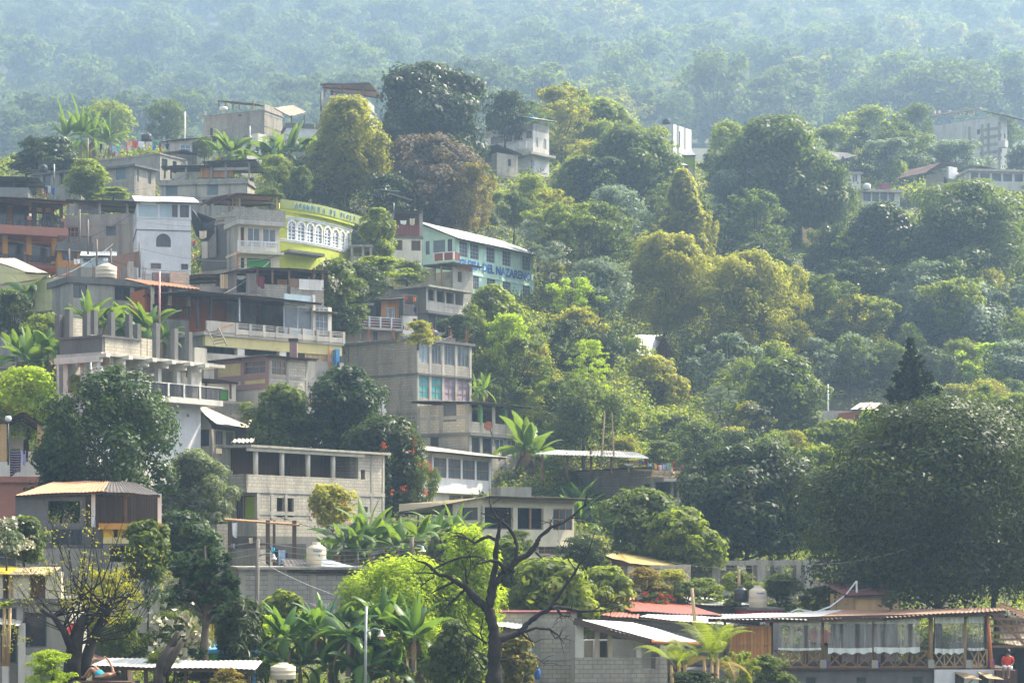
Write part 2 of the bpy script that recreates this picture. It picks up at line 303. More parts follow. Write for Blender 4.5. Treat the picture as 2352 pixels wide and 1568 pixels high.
# ---- building kit ----
WIN={'g':('metal_grey','glass',2,1),'w':('metal_white','glass',2,3),'W':('metal_white','glass_grey',2,1),'b':('wood_orange','glass',3,2),'B':('wood','glass_grey',2,2),
'n':('conc_dark','glass',1,1),'d':('wood','wood_dark',1,1),'s':('metal_grey','shutter',1,1),'k':('wood_dark','glass',2,1),'G':('metal_grey','glass_grey',3,4),'cb':('conc','curtain_blue',2,1),
'ct':('conc','curtain_teal',2,3),'cp':('conc','curtain_pink',2,3),'cg':('conc','glass_grey',3,1),'gd':('iron','greenpaint',1,1),'bl':('metal_white','glass_blue',2,2),'lg':('wood_red','limegreen',1,1),'D':('wood_dark','dark',1,1)}
RECTS=[]   # screen boxes of buildings: x0,y0,x1,y1,depth
class Bd:
    def __init__(s,name,label,cat,xc,yb,D,th,xr=None,xl=None,LR=6.,LL=6.,ytop=None,group=None,base=3.5,root=None):
        t=math.radians(th); s.c,s.s=math.cos(t),math.sin(t); s.th=t; s.D=D; s.xc=X(xc)
        s.o=WV(s.xc,Y(yb),D); s.yb=Y(yb); s.d=Vector((s.c,s.s,0)); s.e=Vector((-s.s,s.c,0)); s.base=base
        s.LR=s.solve(X(xr),s.d) if xr is not None else LR
        s.LL=s.solve(X(xl),s.e) if xl is not None else LL
        s.r=root or tag(empty(name,s.o,t),label,cat,group)
        PADS.append((s.o.x,s.o.y,s.c,s.s,s.LR,s.LL,s.o.z))
        pr=[s.o,s.o+s.d*s.LR,s.o+s.e*s.LL]; xs=[CX+p.x/p.y*F for p in pr]
        s.sx=(min(xs),max(xs))
        yt=Y(ytop) if ytop is not None else s.yb-60
        RECTS.append((s.sx[0],yt,s.sx[1],s.yb,D))
    def solve(s,x,dv):
        a=(x-CX)/F; return (a*s.o.y-s.o.x)/(dv.x-a*dv.y)
    def z(s,y): return (YH-Y(y))/F*s.D-s.o.z
    def ray(s,x,y,f='R',k=0.):
        r=Vector(((X(x)-CX)/F,1,(YH-Y(y))/F)); n,a=(s.e,s.d) if f=='R' else (s.d,s.e)
        P0=s.o+n*k; t=P0.dot(n)/r.dot(n); p=r*t-s.o
        return p.dot(a),p.z
    def pt(s,x,y,k=0.,f='R'):
        u,z=s.ray(x,y,f,k); return Vector((u,k,z)) if f=='R' else Vector((k,u,z))
    def m(s,f,u,k,z): return (u,k,z) if f=='R' else (k,u,z)
    def hole(s,f,h,k=0.):
        x0,y0,x1,y1=h[:4]; u0,z1=s.ray(x0,y0,f,k); _,z0=s.ray(x0,y1,f,k); u1,_=s.ray(x1,y0,f,k)
        if u0>u1:
            u0,u1=u1,u0; 
        return u0,u1,z0,z1
    def panel(s,mb,f,u0,u1,z0,z1,holes,k=0.,T=.18):
        hs=[(max(a,u0+.02),min(b,u1-.02),max(c,z0+.0),min(d,z1-.0)) for a,b,c,d in holes]
        hs=[h for h in hs if h[1]-h[0]>.03 and h[3]-h[2]>.03]
        us=sorted({u0,u1}|{h[0] for h in hs}|{h[1] for h in hs}); zs=sorted({z0,z1}|{h[2] for h in hs}|{h[3] for h in hs})
        P=lambda u,kk,z:s.m(f,u,kk,z)
        for i in range(len(us)-1):
            for j in range(len(zs)-1):
                a,b,c,d=us[i],us[i+1],zs[j],zs[j+1]; cu,cz=(a+b)/2,(c+d)/2
                if any(h[0]<cu<h[1] and h[2]<cz<h[3] for h in hs): continue
                uv=[(a,c),(b,c),(b,d),(a,d)]
                mb.quad(P(a,k,c),P(b,k,c),P(b,k,d),P(a,k,d),uv); mb.quad(P(b,k+T,c),P(a,k+T,c),P(a,k+T,d),P(b,k+T,d),uv)
        for a,b,c,d in hs:
            for p,q in (((a,c),(b,c)),((b,c),(b,d)),((b,d),(a,d)),((a,d),(a,c))):
                mb.quad(P(p[0],k,p[1]),P(q[0],k,q[1]),P(q[0],k+T,q[1]),P(p[0],k+T,p[1]),[(p[0],p[1]),(q[0],q[1]),(q[0]+T,q[1]+T),(p[0]+T,p[1]+T)])
        for p,q in (((u0,z1),(u1,z1)),((u0,z0),(u1,z0)),((u0,z0),(u0,z1)),((u1,z0),(u1,z1))):
            mb.quad(P(p[0],k,p[1]),P(q[0],k,q[1]),P(q[0],k+T,q[1]),P(p[0],k+T,p[1]),[(p[0],p[1]),(q[0],q[1]),(q[0]+T,q[1]+T),(p[0]+T,p[1]+T)])
    def window(s,f,h,st,k=0.,name=None):
        u0,u1,z0,z1=h; fm,pm,nx,nz=WIN[st]; b=MB(); w=.055
        if st in ('d','gd','lg','D'): name=name or 'door'
        P=lambda a,c,z0_,z1_,k0,k1: b.box(*( (a,c,k0,k1,z0_,z1_) if f=='R' else (k0,k1,a,c,z0_,z1_)))
        k0,k1=k+.05,k+.11
        P(u0,u0+w,z0,z1,k0,k1);P(u1-w,u1,z0,z1,k0,k1);P(u0+w,u1-w,z0,z0+w,k0,k1);P(u0+w,u1-w,z1-w,z1,k0,k1)
        for i in range(1,nx): x=u0+(u1-u0)*i/nx; P(x-w/2,x+w/2,z0+w,z1-w,k0+.003,k1)
        for i in range(1,nz): z=z0+(z1-z0)*i/nz; P(u0+w,u1-w,z-w*.4,z+w*.4,k0+.006,k1-.003)
        o=b.build(name or 'window',fm,s.r); q=MB()
        pp=(u0+.02,u1-.02,z0+.02,z1-.02); k2=k+.085
        if f=='R': q.box(pp[0],pp[1],k2,k2+.015,pp[2],pp[3])
        else: q.box(k2,k2+.015,pp[0],pp[1],pp[2],pp[3])
        q.build('pane' if name!='door' else 'panel',pm,o); return o
    def shell(s,y0,y1,mat,R=(),L=(),matL=None,back=True,floor=True,z=None,k=0.):
        "storey from pixel y0 (top) to y1 (bottom) at the corner"
        z1,z0=(s.z(y0),s.z(y1)) if z is None else z
        T=.18; b=MB(); hR=[s.hole('R',h,k) for h in R]; hL=[s.hole('L',h,k) for h in L]
        for hh in (hR,hL):   # openings of one row share sill and lintel heights
            i=0
            while i<len(hh):
                j=i+1
                while j<len(hh) and abs(hh[j][3]-hh[j-1][3])<.5 and abs((hh[j][3]-hh[j][2])-(hh[i][3]-hh[i][2]))<.45: j+=1
                a0=sum(q[2] for q in hh[i:j])/(j-i); a1=sum(q[3] for q in hh[i:j])/(j-i)
                for q in range(i,j): hh[q]=(hh[q][0],hh[q][1],a0,a1)
                i=j
        s.panel(b,'R',k,s.LR,z0,z1,hR,k)
        if matL and matL!=mat:
            s.panel(b,'R',k,k+.001,z0,z1,[],k) if False else None
            b.build('wall',mat,s.r); b=MB()
        s.panel(b,'L',k+.002,s.LL,z0,z1,hL,k)
        if back:
            b.box(s.LR-T,s.LR-.002,.19,s.LL-.003,z0,z1-.003); b.box(.19,s.LR-.19,s.LL-T,s.LL-.005,z0,z1-.003)
        b.build('wall',matL or mat,s.r)
        if floor:
            q=MB(); q.box(k+.19,s.LR-.19,k+.19,s.LL-.19,z0-.02,z0+.08); q.build('floor',  'conc_dark',s.r)
        for hh,spec,f in [(a,b_,'R') for a,b_ in zip(hR,R)]+[(a,b_,'L') for a,b_ in zip(hL,L)]:
            if len(spec)>4 and spec[4]!='o': s.window(f,hh,spec[4],k)
        return z0,z1
    def foot(s,mat='conc'):
        b=MB(); b.box(.02,s.LR-.02,.02,s.LL-.02,-s.base,0.0); b.build('foundation',mat,s.r)
    def slab(s,y,t=.2,ov=(.15,.15,.15,.15),mat='conc',name='floor_slab',z=None,kx=0,ky=0):
        "slab whose top is at pixel y; ov = overhang L-side(-x), front(-y), right, back"
        z=s.z(y) if z is None else z; b=MB(); b.box(kx-ov[0],s.LR+ov[2],ky-ov[1],s.LL+ov[3],z-t,z); return b.build(name,mat,s.r)
    def roofp(s,pts,mat,name='roof',corr=True,t=.05,seed=0,**k):
        b=MB()
        if corr:
            b.corr(pts,seed=seed or int(s.xc),**k)
            Q=[]
            for w in (.04,.5,.96):
                a=Vector(pts[0]).lerp(Vector(pts[3]),w)-Vector((0,0,.10)); c=Vector(pts[1]).lerp(Vector(pts[2]),w)-Vector((0,0,.10)); q=MB(); q.bar(a,c,.09,.12); Q.append(q)
            o=b.build(name,mat,s.r)
            for q in Q: q.build('purlin','wood_dark',o)
            return o
        b.slab(pts,t); return b.build(name,mat,s.r)
    def mono(s,x0,y0,x1,y1,mat,k0=-.5,k1=4.,rise=.3,corr=True,**k):
        "shed roof: front edge seen from (x0,y0) to (x1,y1) in plane R at offset k0"
        a=s.pt(x0,y0,k0); b=s.pt(x1,y1,k0); return s.roofp([a,b,Vector((b.x,k1,b.z+rise)),Vector((a.x,k1,a.z+rise))],mat,corr=corr,**k)
    def lmono(s,x0,y0,x1,y1,mat,k0=-.5,k1=4.,rise=.3,corr=True,**k):
        a=s.pt(x0,y0,k0,'L'); b=s.pt(x1,y1,k0,'L'); return s.roofp([a,b,Vector((k1,b.y,b.z+rise)),Vector((k1,a.y,a.z+rise))],mat,corr=corr,**k)
    def cols(s,f,xs,y0,y1,w=.22,mat='conc',k=.05,name='column',yref=None):
        for x in xs:
            u,_=s.ray(x,y0,f,k); xr=x if yref is None else yref
            _,z1=s.ray(xr,y0,f,k); _,z0=s.ray(xr,y1,f,k)
            b=MB()
            if f=='R': b.box(u-w/2,u+w/2,k,k+w,z0,z1)
            else: b.box(k,k+w,u-w/2,u+w/2,z0,z1)
            b.build(name,mat,s.r)
    def bands(s,f,xs,ys,y0,y1,w=.2,mat='conc',x0=None,x1=None,name='concrete_frame',proud=.03,k=0.):
        "concrete ring beams and tie columns proud of the block infill; ys at the corner"
        b=MB(); z1,z0=s.z(y0),s.z(y1); L=s.LR if f=='R' else s.LL
        ua=0. if x0 is None else s.ray(x0,y0,f)[0]; ub=L if x1 is None else s.ray(x1,y0,f)[0]
        if ua>ub: ua,ub=ub,ua
        
        def B(a,c,d,e,p): b.box(*((a,c,k-p,k+.01,d,e) if f=='R' else (k-p,k+.01,a,c,d,e)))
        for x in xs: u=s.ray(x,y0,f)[0]; b=MB(); B(u-w/2,u+w/2,z0+.004,z1-.004,proud); b.build('tie_column',mat,s.r)
        for y in ys: z=s.z(y); b=MB(); B(ua+.002,ub-.002,z-w/2,z+w/2,proud+.004); b.build('ring_beam',mat,s.r)
    def rail(s,f,x0,x1,yt,yb,mat='iron',k=0.,n=20,posts=3,w=.03,name='railing',hb=0,pw=.1,pmat=None):
        b=MB(); u0,z1=s.ray(x0,yt,f,k); _,z0=s.ray(x0,yb,f,k); u1,_=s.ray(x1,yt,f,k)
        P=lambda a,c,d,e,h=.02:b.box(*((a,c,k-h,k+h,d,e) if f=='R' else (k-h,k+h,a,c,d,e)))
        if u0>u1:u0,u1=u1,u0
        P(u0,u1,z1-.07,z1,.035)
        if hb:
            for i in range(1,hb+1): z=z0+(z1-z0)*i/(hb+1); P(u0,u1,z-.025,z+.025,.02)
        else:
            P(u0,u1,z0,z0+.05,.03)
            for i in range(n+1): u=u0+(u1-u0)*i/n; P(u-w/2,u+w/2,z0+.05,z1-.07,.012)
        for i in range(posts+1):
            u=u0+(u1-u0)*i/posts; P(u-pw/2,u+pw/2,z0,z1+.04,pw/2)
        return b.build(name,mat,s.r)
    def add(s,name,mat,fn,parent=None,smooth=False):
        b=MB(); fn(b); return b.build(name,mat,parent or s.r,smooth)
    def wbox(s,f,x0,y0,x1,y1,mat,k0,k1,name):
        u0,u1,z0,z1=s.hole(f,(x0,y0,x1,y1),k0); b=MB()
        b.box(*((u0,u1,k0,k1,z0,z1) if f=='R' else (k0,k1,u0,u1,z0,z1))); return b.build(name,mat,s.r)
    def archfill(s,b,f,u0,u1,z0,z1,k0,k1,n=10):
        "fills the corners above a round arch inside the hole u0..u1 / z0..z1"
        r=(u1-u0)/2; cz=z1-r; cu=(u0+u1)/2; P=lambda u,k,z:s.m(f,u,k,z)
        for sg in (-1,1):
            pts=[(cu+sg*r*math.cos(a),cz+r*math.sin(a)) for a in [math.pi/2*i/n for i in range(n+1)]]
            for i in range(n):
                p,q=pts[i],pts[i+1]; c=(cu+sg*r,z1)
                for k in (k0,k1): b.poly([P(p[0],k,p[1]),P(q[0],k,q[1]),P(c[0],k,c[1])],[p,q,c])
                b.quad(P(p[0],k0,p[1]),P(q[0],k0,q[1]),P(q[0],k1,q[1]),P(p[0],k1,p[1]))
def rebar(h,n=4,f='R',y=None,seed=0,k=.3,hh=1.1):
    "starter bars left standing on a flat roof"
    r=random.Random(seed or int(h.xc)); z=h.z(y); L=h.LR if f=='R' else h.LL
    for i in range(n):
        u=.2+(L-.4)*i/max(1,n-1); b=MB()
        b.tube([h.m(f,u,k,z),h.m(f,u,k,z+.05)],.02,4)
        for dx,dy in ((0,0),(.14,0),(0,.14),(.14,.14)): l=hh*r.uniform(.7,1.15); b.bar(Vector(h.m(f,u+dx-.07,k+dy,z-.02)),Vector(h.m(f,u+dx-.07+r.uniform(-.06,.06),k+dy+r.uniform(-.06,.06),z+l)),.028)
        b.box(*((u-.09,u+.09,k-.02,k+.16,z,z+.12) if f=='R' else (k-.02,k+.16,u-.09,u+.09,z,z+.12))); b.build('rebar','rustiron',h.r)
def thing(name,label,cat,loc,rz=0,group=None): return tag(empty(name,loc,rz),label,cat,group)
def text_mesh(txt,h,t=.03,xs=1.0):
    cu=bpy.data.curves.new('lettering','FONT'); cu.body=txt; cu.size=1; cu.extrude=.5; cu.offset=.034; cu.resolution_u=2
    o=bpy.data.objects.new('tmp',cu); C.objects.link(o); dg=bpy.context.evaluated_depsgraph_get(); me=bpy.data.meshes.new_from_object(o.evaluated_get(dg))
    bpy.data.objects.remove(o); v=np.empty(len(me.vertices)*3,dtype=np.float32); me.vertices.foreach_get('co',v); v=v.reshape(-1,3)
    x0,x1=v[:,0].min(),v[:,0].max(); y0,y1=v[:,1].min(),v[:,1].max()
    v[:,0]-=x0; v[:,1]-=y0; sc=h/(y1-y0); v[:,0]*=sc*xs; v[:,1]*=sc; v[:,2]*=t
    out=np.stack([v[:,0],-v[:,2],v[:,1]],1); me.vertices.foreach_set('co',out.ravel()); me.update()
    return me,(x1-x0)*sc*xs
def text_obj(txt,h,mat,parent,loc,rot=(0,0,0),t=.03,width=None,name='lettering'):
    me,w=text_mesh(txt,h,t)
    if width:
        v=np.empty(len(me.vertices)*3,dtype=np.float32); me.vertices.foreach_get('co',v); v=v.reshape(-1,3); v[:,0]*=width/w; me.vertices.foreach_set('co',v.ravel()); me.update()
    me.materials.clear(); me.materials.append(M[mat]); o=bpy.data.objects.new(name,me); C.objects.link(o); o.parent=parent; o.location=loc; o.rotation_euler=rot; return o
def tank(x0,yt,x1,yb,D,mat,label,group=None,mark=None,rot=0):
    p=W((x0+x1)/2,yb,D); r=(X(x1)-X(x0))/F*D/2; h=(Y(yb)-Y(yt))/F*D
    t=thing('water_tank',label,'water tank',p,0,group); b=MB()
    b.lathe((0,0,0),[(0,0),(r*.97,0),(r,.06*h),(r,.25*h),(r*1.02,.27*h),(r,.29*h),(r,.5*h),(r*1.02,.52*h),(r,.54*h),(r,.74*h),(r*.96,.78*h),(r*.45,.92*h),(r*.42,.93*h)],28); b.build('tank_body',mat,t,True)
    b=MB(); b.lathe((0,0,0),[(r*.40,.925*h),(r*.42,.94*h),(r*.42,.985*h),(r*.36,h),(0,h)],20); b.build('lid',mat,t,True)
    if mark:
        me,w=text_mesh(mark,r*.24,.01); me.materials.clear(); me.materials.append(M['paint_navy' if mat!='plastic_black' else 'metal_white']); o=bpy.data.objects.new('lettering',me); C.objects.link(o); o.parent=t; o.location=(-w*.25,-r*1.01,h*.60)
    return t
def pole(x,yt,yb,D,w,mat,label,name='utility_pole',cat='pole',x2=None,lamp=None,cross=False,group=None,n=8):
    a=W(x2 if x2 is not None else x,yb,D); b_=W(x,yt,D); t=thing(name,label,cat,a,0,group); b=MB(); b.tube([(0,0,-.8),b_-a],[w*1.15,w],n); b.build('pole',mat,t,True); v=b_-a
    if cross: q=MB(); q.bar(v+Vector((-.6,0,-.25)),v+Vector((.6,.2,-.25)),.09); q.build('cross_arm','wood_dark',t)
    if lamp: add_lamp(t,v,*lamp)
    return t
def add_lamp(t,v,x,y,D,s=.16):
    p=W(x,y,D)-Vector(t.location); b=MB(); m_=(Vector(v)+p)/2; b.tube([Vector((v[0],v[1],p.z+.05)),Vector((v[0]+(p.x-v[0])*.5,v[1],p.z+.22)),p+Vector((0,0,.15))],.03,6); arm=b.build('lamp_arm','metal_grey',t,True)
    b=MB(); b.lathe(p,[(.03,.16),(.05,.13),(.06,.03),(s*.9,-.05),(s,-.08),(s*.9,-.08),(0,-.06)],14); b.build('lamp_shade','metal_white',t,True)
    b=MB(); b.lathe(p,[(s*.75,-.085),(s*.7,-.16),(s*.4,-.2),(0,-.21)],14); b.build('lamp_glass','tin_orange',t,True)
def wire(pts,label,D=None,r=.012,sag=0.,mat='wire',group=None):
    P=[W(*p) for p in pts] if not isinstance(pts[0],Vector) else pts; out=[]
    for i in range(len(P)-1):
        for k in range(13):
            u=k/12.; q=P[i].lerp(P[i+1],u); q.z-=sag*4*u*(1-u); out.append(q)
    o=P[0]; b=MB(); b.tube([p-o for p in out],r,4); w=b.build('cable',mat); w.location=o; tag(w,label,'cable',group); return w
def cloth(x0,y0,x1,y1,D,col,label,group,name='garment',mat=None,wav=.06,cat='laundry',seed=None):
    r=random.Random(int(X(x0)*7+Y(y0)*3)); a=W(x0,y0,D); b_=W(x1,y0,D); h=(Y(y1)-Y(y0))/F*D; n=8;mr=4; b=MB(); G=[]
    w=(b_-a).x; ph=r.uniform(0,6)
    for i in range(n+1):
        u=i/n; c=[]
        for j in range(mr+1):
            t=j/mr; hh=h*(1-.12*math.sin(u*3.1+ph)*(1 if t==1 else 0)-.05*r.random()*(t==1))
            c.append((w*u*(1-.10*t)+w*.05*t, wav*math.sin(u*9+ph)*(.3+t), -hh*t-.03*math.sin(u*math.pi)))
        G.append(c)
    for i in range(n):
        for j in range(mr): b.quad(G[i][j],G[i+1][j],G[i+1][j+1],G[i][j+1],[(i/n*w,-j/mr*h),((i+1)/n*w,-j/mr*h),((i+1)/n*w,-(j+1)/mr*h),(i/n*w,-(j+1)/mr*h)])
    # small second layer gives the cloth thickness
    for i in range(n):
        for j in range(mr):
            q=[(p[0],p[1]+.012,p[2]) for p in (G[i][j+1],G[i+1][j+1],G[i+1][j],G[i][j])]; b.quad(*q)
    o=b.build(name,mat or 'cloth '+col,None,True); o.location=a; tag(o,label,cat,group); return o
def laundry(items,D,where,group,line=True,short='garment'):
    seen={}
    if line:
        xs=[i[0] for i in items]+[i[2] for i in items]; i0=min(items,key=lambda i:i[0]); i1=max(items,key=lambda i:i[2])
        wire([(i0[0]-10,i0[1]-3,D),(i1[2]+10,i1[1]-3,D)],'thin clothes line carrying '+where,None,.01,.1,'wire_light')
    for it in items: seen[it[4]]=seen.get(it[4],0)+1
    for x0,y0,x1,y1,c in items:
        lab=('%s %s hanging in %s'%(c,short,where)) if seen[c]==1 else ('one of several %s %ss hanging in %s'%(c,short,where))
        cloth(x0,y0,x1,y1,D,c,lab,group)
# ================= upper left =================
zz('B')
h=Bd('concrete_house','tall windowless grey block house with concrete ring beams on the ridge at the upper left','house',610,600,245,66,xr=765,xl=92,ytop=300)
h.shell(345,600,'block',back=True); h.foot()
h.bands('L',[95,220,345,470,590],[375,480],345,600); h.bands('R',[690],[375,480],345,600)
h.wbox('R',612,297,765,345,'block',.0,.15,'parapet')
h.slab(345,.12,(.1,.1,.1,.1)); h.wbox('L',40,380,94,405,'conc',-.05,.15,'parapet')
h.wbox('L',385,390,410,402,'black',-.04,.02,'vent')
p=[h.pt(200,262,.6,'L'),h.pt(515,290,.6,'L')]; 
h.roofp([p[0],p[1],p[1]+Vector((3,0,.3)),p[0]+Vector((3,0,.3))],'tin_dark')
h.cols('L',[212,272,335,390,512],268,345,.12,'wood',.7,'post')
tank(218,318,292,352,246,'plastic_white','white round water tank under the small tin shelter on the highest block house')
h=Bd('tin_shed','open shed with dark rusty gabled tin roof right of the windowless block house','shed',800,520,243,12,xr=1105,LL=5,ytop=305)
h.shell(480,600,'white',L=()); h.foot()
h.slab(462,.5,(.1,.1,.2,.1),'conc_dark','parapet')
a,b_,c,d=h.pt(690,328,1),h.pt(835,402,1),h.pt(970,366,3.5),h.pt(860,305,3.5)
h.roofp([a,b_,c,d],'tin_rust'); h.cols('R',[845,955],392,462,.12,'wood_dark',1.,'post')
zz('B')
h=Bd('terrace_house','pale house with laundry terrace under a flat tin roof beside the big domed tree','house',1475,460,262,82,xr=1562,xl=1112,ytop=112)
h.shell(298,460,'offwhite',L=[(1145,322,1218,400,'bl')]); h.shell(232,298,'conc_light',L=[(1118,180,1119,181,'o')]); h.foot()
h.slab(298,.15,(.2,.2,.3,.2)); h.cols('L',[1130,1285,1460],118,235,.16,'wood',.1,'post'); h.cols('R',[1540],170,240,.16,'conc',.1)
a=h.pt(1090,120,-.6,'L'); b_=h.pt(1520,110,-.6,'L'); h.roofp([b_,a,a+Vector((3,0,-.2)),b_+Vector((3.6,-1,-1.2))],'tin_orange')
h.wbox('L',1145,318,1172,400,'brightred',-.03,.02,'shutter')
laundry([(1150,175,1180,205,'white'),(1182,172,1205,232,'navy'),(1205,200,1230,232,'pink'),(1232,178,1256,230,'grey'),(1262,172,1276,196,'lilac'),(1290,205,1330,230,'white'),(1345,206,1390,230,'light blue')],263,'the terrace below the highest tin roof','laundry on the highest terrace')
pole(1103,195,440,258,.12,'iron','dark pole standing left of the highest terrace house','pole')
# ridge houses around the clothes line
rebar(h,4,'L',298) if False else None
zz('A')
h=Bd('small_house','low grey house with sunlit cream tin roof right of the long clothes line','house',1470,760,242,14,xr=1925,LL=5,ytop=565)
h.shell(608,790,'conc_light',R=[(1560,650,1652,712,'bl'),(1665,648,1710,720,'D')]); h.foot()
h.mono(1428,612,1925,565,'tin_cream',-.5,5,.9)
h.add('chimney','black',lambda b:b.tube([h.pt(1832,578,1),h.pt(1832,505,1)],.14,8))
h=Bd('wooden_shack','low dark plank shack with a bent tin roof below the clothes line','shed',1420,800,236,20,xr=1705,LL=4,ytop=690)
h.shell(722,800,'wood_grey'); h.foot()
a=h.pt(1400,722,-.3);b_=h.pt(1595,690,-.3);c=h.pt(1710,730,-.3)
h.roofp([a,b_,b_+Vector((0,4,.2)),a+Vector((0,4,.2))],'tin_dark'); h.roofp([b_+Vector((.02,0,0)),c,c+Vector((0,4,.2)),b_+Vector((.02,4,.2))],'tin_dark')
zz('B')
h=Bd('small_house','cream ridge house with square roof turret between the two banana clumps','house',410,760,238,52,xr=650,xl=300,ytop=560)
h.shell(600,760,'offwhite',R=[(535,668,562,720,'k')]); h.foot(); h.slab(598,.18,(.3,.3,.3,.3))
h.wbox('R',555,548,632,615,'offwhite',.2,1.4,'turret')
tank(425,572,505,605,237,'plastic_black','squat black water tank with pale lid on the cream ridge house roof')
pole(485,488,600,239,.05,'metal_white','thin white bent antenna mast above the cream ridge house','antenna_mast','antenna')
zz('A')
tank(1222,548,1318,622,243,'plastic_black','black domed water tank behind the long clothes line on the ridge')
pole(1602,365,575,244,.09,'metal_white','tall pale leaning pole rising from the ridge left of the block house','pole',x2=1602); 
pole(762,590,790,236,.07,'wood_light','thin wooden pole at the left end of the ridge clothes line','pole')
pole(1102,600,740,237,.07,'rustiron','brown wooden post in the middle of the ridge clothes line','pole')
its=[(865,640,885,700,'black'),(886,645,905,725,'sage green'),(908,650,940,682,'cream'),(945,655,965,700,'grey'),(970,658,1000,725,'light blue'),(1006,660,1042,700,'teal'),(1046,660,1080,678,'pink'),(1102,620,1120,690,'orange'),(1122,618,1142,660,'yellow'),(1148,616,1188,672,'red'),(1196,618,1222,670,'white'),(1224,620,1250,672,'white'),(1262,622,1290,690,'cream'),(1292,622,1318,655,'white'),(1322,655,1350,692,'blue'),(1330,622,1370,655,'green'),(1376,630,1398,700,'maroon'),(1404,625,1432,640,'brown'),(1434,640,1462,680,'navy'),(1010,705,1030,745,'lilac'),(975,705,998,750,'brown'),(1104,650,1135,700,'white')]
laundry(its,239,'the long ridge clothes line','laundry on the long ridge line')
h=Bd('concrete_house','grey house with long blank parapet wall below the ridge clothes line','house',1385,1000,232,60,xr=1600,xl=640,ytop=720)
h.shell(722,1000,'conc',R=[(1400,762,1450,868,'n'),(1495,790,1530,893,'n')],L=[]); h.foot(); h.slab(722,.12,(.1,.1,.1,.1))
h.bands('L',[930,1170],[],722,1000); rebar(h,5,'L',722)
h=Bd('concrete_house','rough block house corner with three dark tall windows and a flat dark roof edge','house',1165,1110,222,60,xr=1345,xl=905,ytop=812)
h.shell(822,1110,'block',R=[(1172,848,1202,955,'n'),(1280,885,1308,990,'n')],L=[(1003,852,1088,958,'s')]); h.foot(); h.slab(820,.22,(.35,.35,.35,.35),'conc_dark','roof')
h.bands('L',[1150],[970],822,1110); h.bands('R',[1180],[],822,1110)
h=Bd('concrete_house','long low grey house with columned porch at the far upper left','house',700,1110,226,64,xr=760,xl=315,ytop=850)
h.shell(868,1110,'conc',L=[(365,920,438,990,'n'),(520,905,640,1010,'o')]); h.foot(); h.slab(862,.25,(.4,.3,.2,.3),'conc_dark','roof'); h.cols('L',[330,360,450,500,560],880,1000,.3,'conc',-.15)
h.lmono(130,885,330,862,'tin_cream',-.4,3,.2)
tank(335,818,412,886,225,'plastic_black','black water tank on the long low grey house at the left edge')
pole(470,818,870,224,.06,'metal_white','short white pipe beside the black tank at the far left','pipe','pipe')
laundry([(315,1025,360,1095,'yellow'),(382,1040,404,1100,'orange'),(384,1015,412,1075,'navy'),(414,1005,440,1060,'white'),(445,1020,476,1080,'blue')],213,'the yard above the orange terrace house','laundry above the orange house')
h=Bd('terrace_house','wide grey house with open rooftop terrace under low tin roofs and two dark windows','house',2142,1145,219,82,xr=2205,xl=1385,ytop=775)
h.shell(975,1145,'conc_light',L=[(1430,998,1540,1090,'s'),(1790,1002,1892,1094,'s')]); h.shell(938,975,'conc'); h.foot(); h.slab(972,.18,(.25,.15,.1,.1))
h.bands('L',[1410,1700,1990],[1100],975,1145)
h.cols('L',[1610,1830,1953,2158],790,940,.18,'conc',.1); h.wbox('L',1850,850,2150,872,'conc_light',.1,.25,'beam')
h.cols('L',[1425,1480],830,940,.14,'wood_dark',.1,'post')
a=h.pt(1750,790,-.6,'L');b_=h.pt(2210,775,-.6,'L'); h.roofp([b_,a,a+Vector((6,0,0)),b_+Vector((6,0,-.3))],'tin_grey')
a=h.pt(1390,832,-.3,'L');b_=h.pt(1830,822,-.3,'L'); h.roofp([b_,a,a+Vector((4,0,.2)),b_+Vector((4,0,.2))],'tin_dark')
b=MB(); q=h.pt(1735,935,.4,'L'); b.box(q.x,q.x+.4,q.y-3.4,q.y,q.z,q.z+1.0) ; b.build('planter','wood_orange',h.r)
h.wbox('L',2160,935,2195,960,'dark',-.35,-.05,'lamp_box')
h=Bd('tin_shed','dark open tin shed at the left edge above the orange terrace house','shed',-60,1110,208,6,xr=245,LL=6,ytop=915)
h.shell(1015,1110,'tin_grey'); h.foot(); h.mono(-80,918,330,930,'tin_dark',-.7,6,.2); h.cols('R',[-20,118,240],930,1015,.16,'wood_dark',.1,'post')
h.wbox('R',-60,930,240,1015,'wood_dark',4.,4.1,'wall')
# ================= orange terrace house =================
zz('C')
h=Bd('orange_house','orange house with two railed terraces and dark tin roof at the left edge','house',-230,780,178,23,xr=548,LL=9,ytop=75)
for (yt,yb2) in ((665,700),(350,440)):
    pass
h.foot('orange')
zf=h.pt(300,700).z; z1=h.pt(300,660).z; zu=h.pt(300,437).z; z2=h.pt(300,362).z; zr=h.pt(300,95).z
b=MB(); b.box(.1,h.LR-1.2,2.2,8.9,0,z1); b.build('wall','yellow',h.r)
b=MB(); b.box(0,h.LR,-.0,9,z1-.45,z1); b.build('floor_slab','pinkbrown',h.r)
b=MB(); b.box(-.3,h.LR+.25,-.9,9,zu,z2); b.build('floor_slab','pinkbrown',h.r)
b=MB(); b.box(.1,h.LR-3.2,3.0,8.8,z2,zr-.3); b.build('wall','orange',h.r)
b=MB(); b.box(.1,h.LR-.6,2.6,8.7,z1,zu); b.build('wall','orange',h.r)
for x0,x1 in ((-60,22),(64,235),(268,440)):
    u0,u1,a0,a1=h.hole('R',(x0,470,x1,635),2.5); h.window('R',(u0,u1,z1,zu-.25),'k',2.45,'window')
for x0,x1 in ((-100,60),(110,250)):
    u0,u1,a0,a1=h.hole('R',(x0,470,x1,635),2.9); h.window('R',(u0,u1,z2,z2+2.2),'k',2.85,'window')
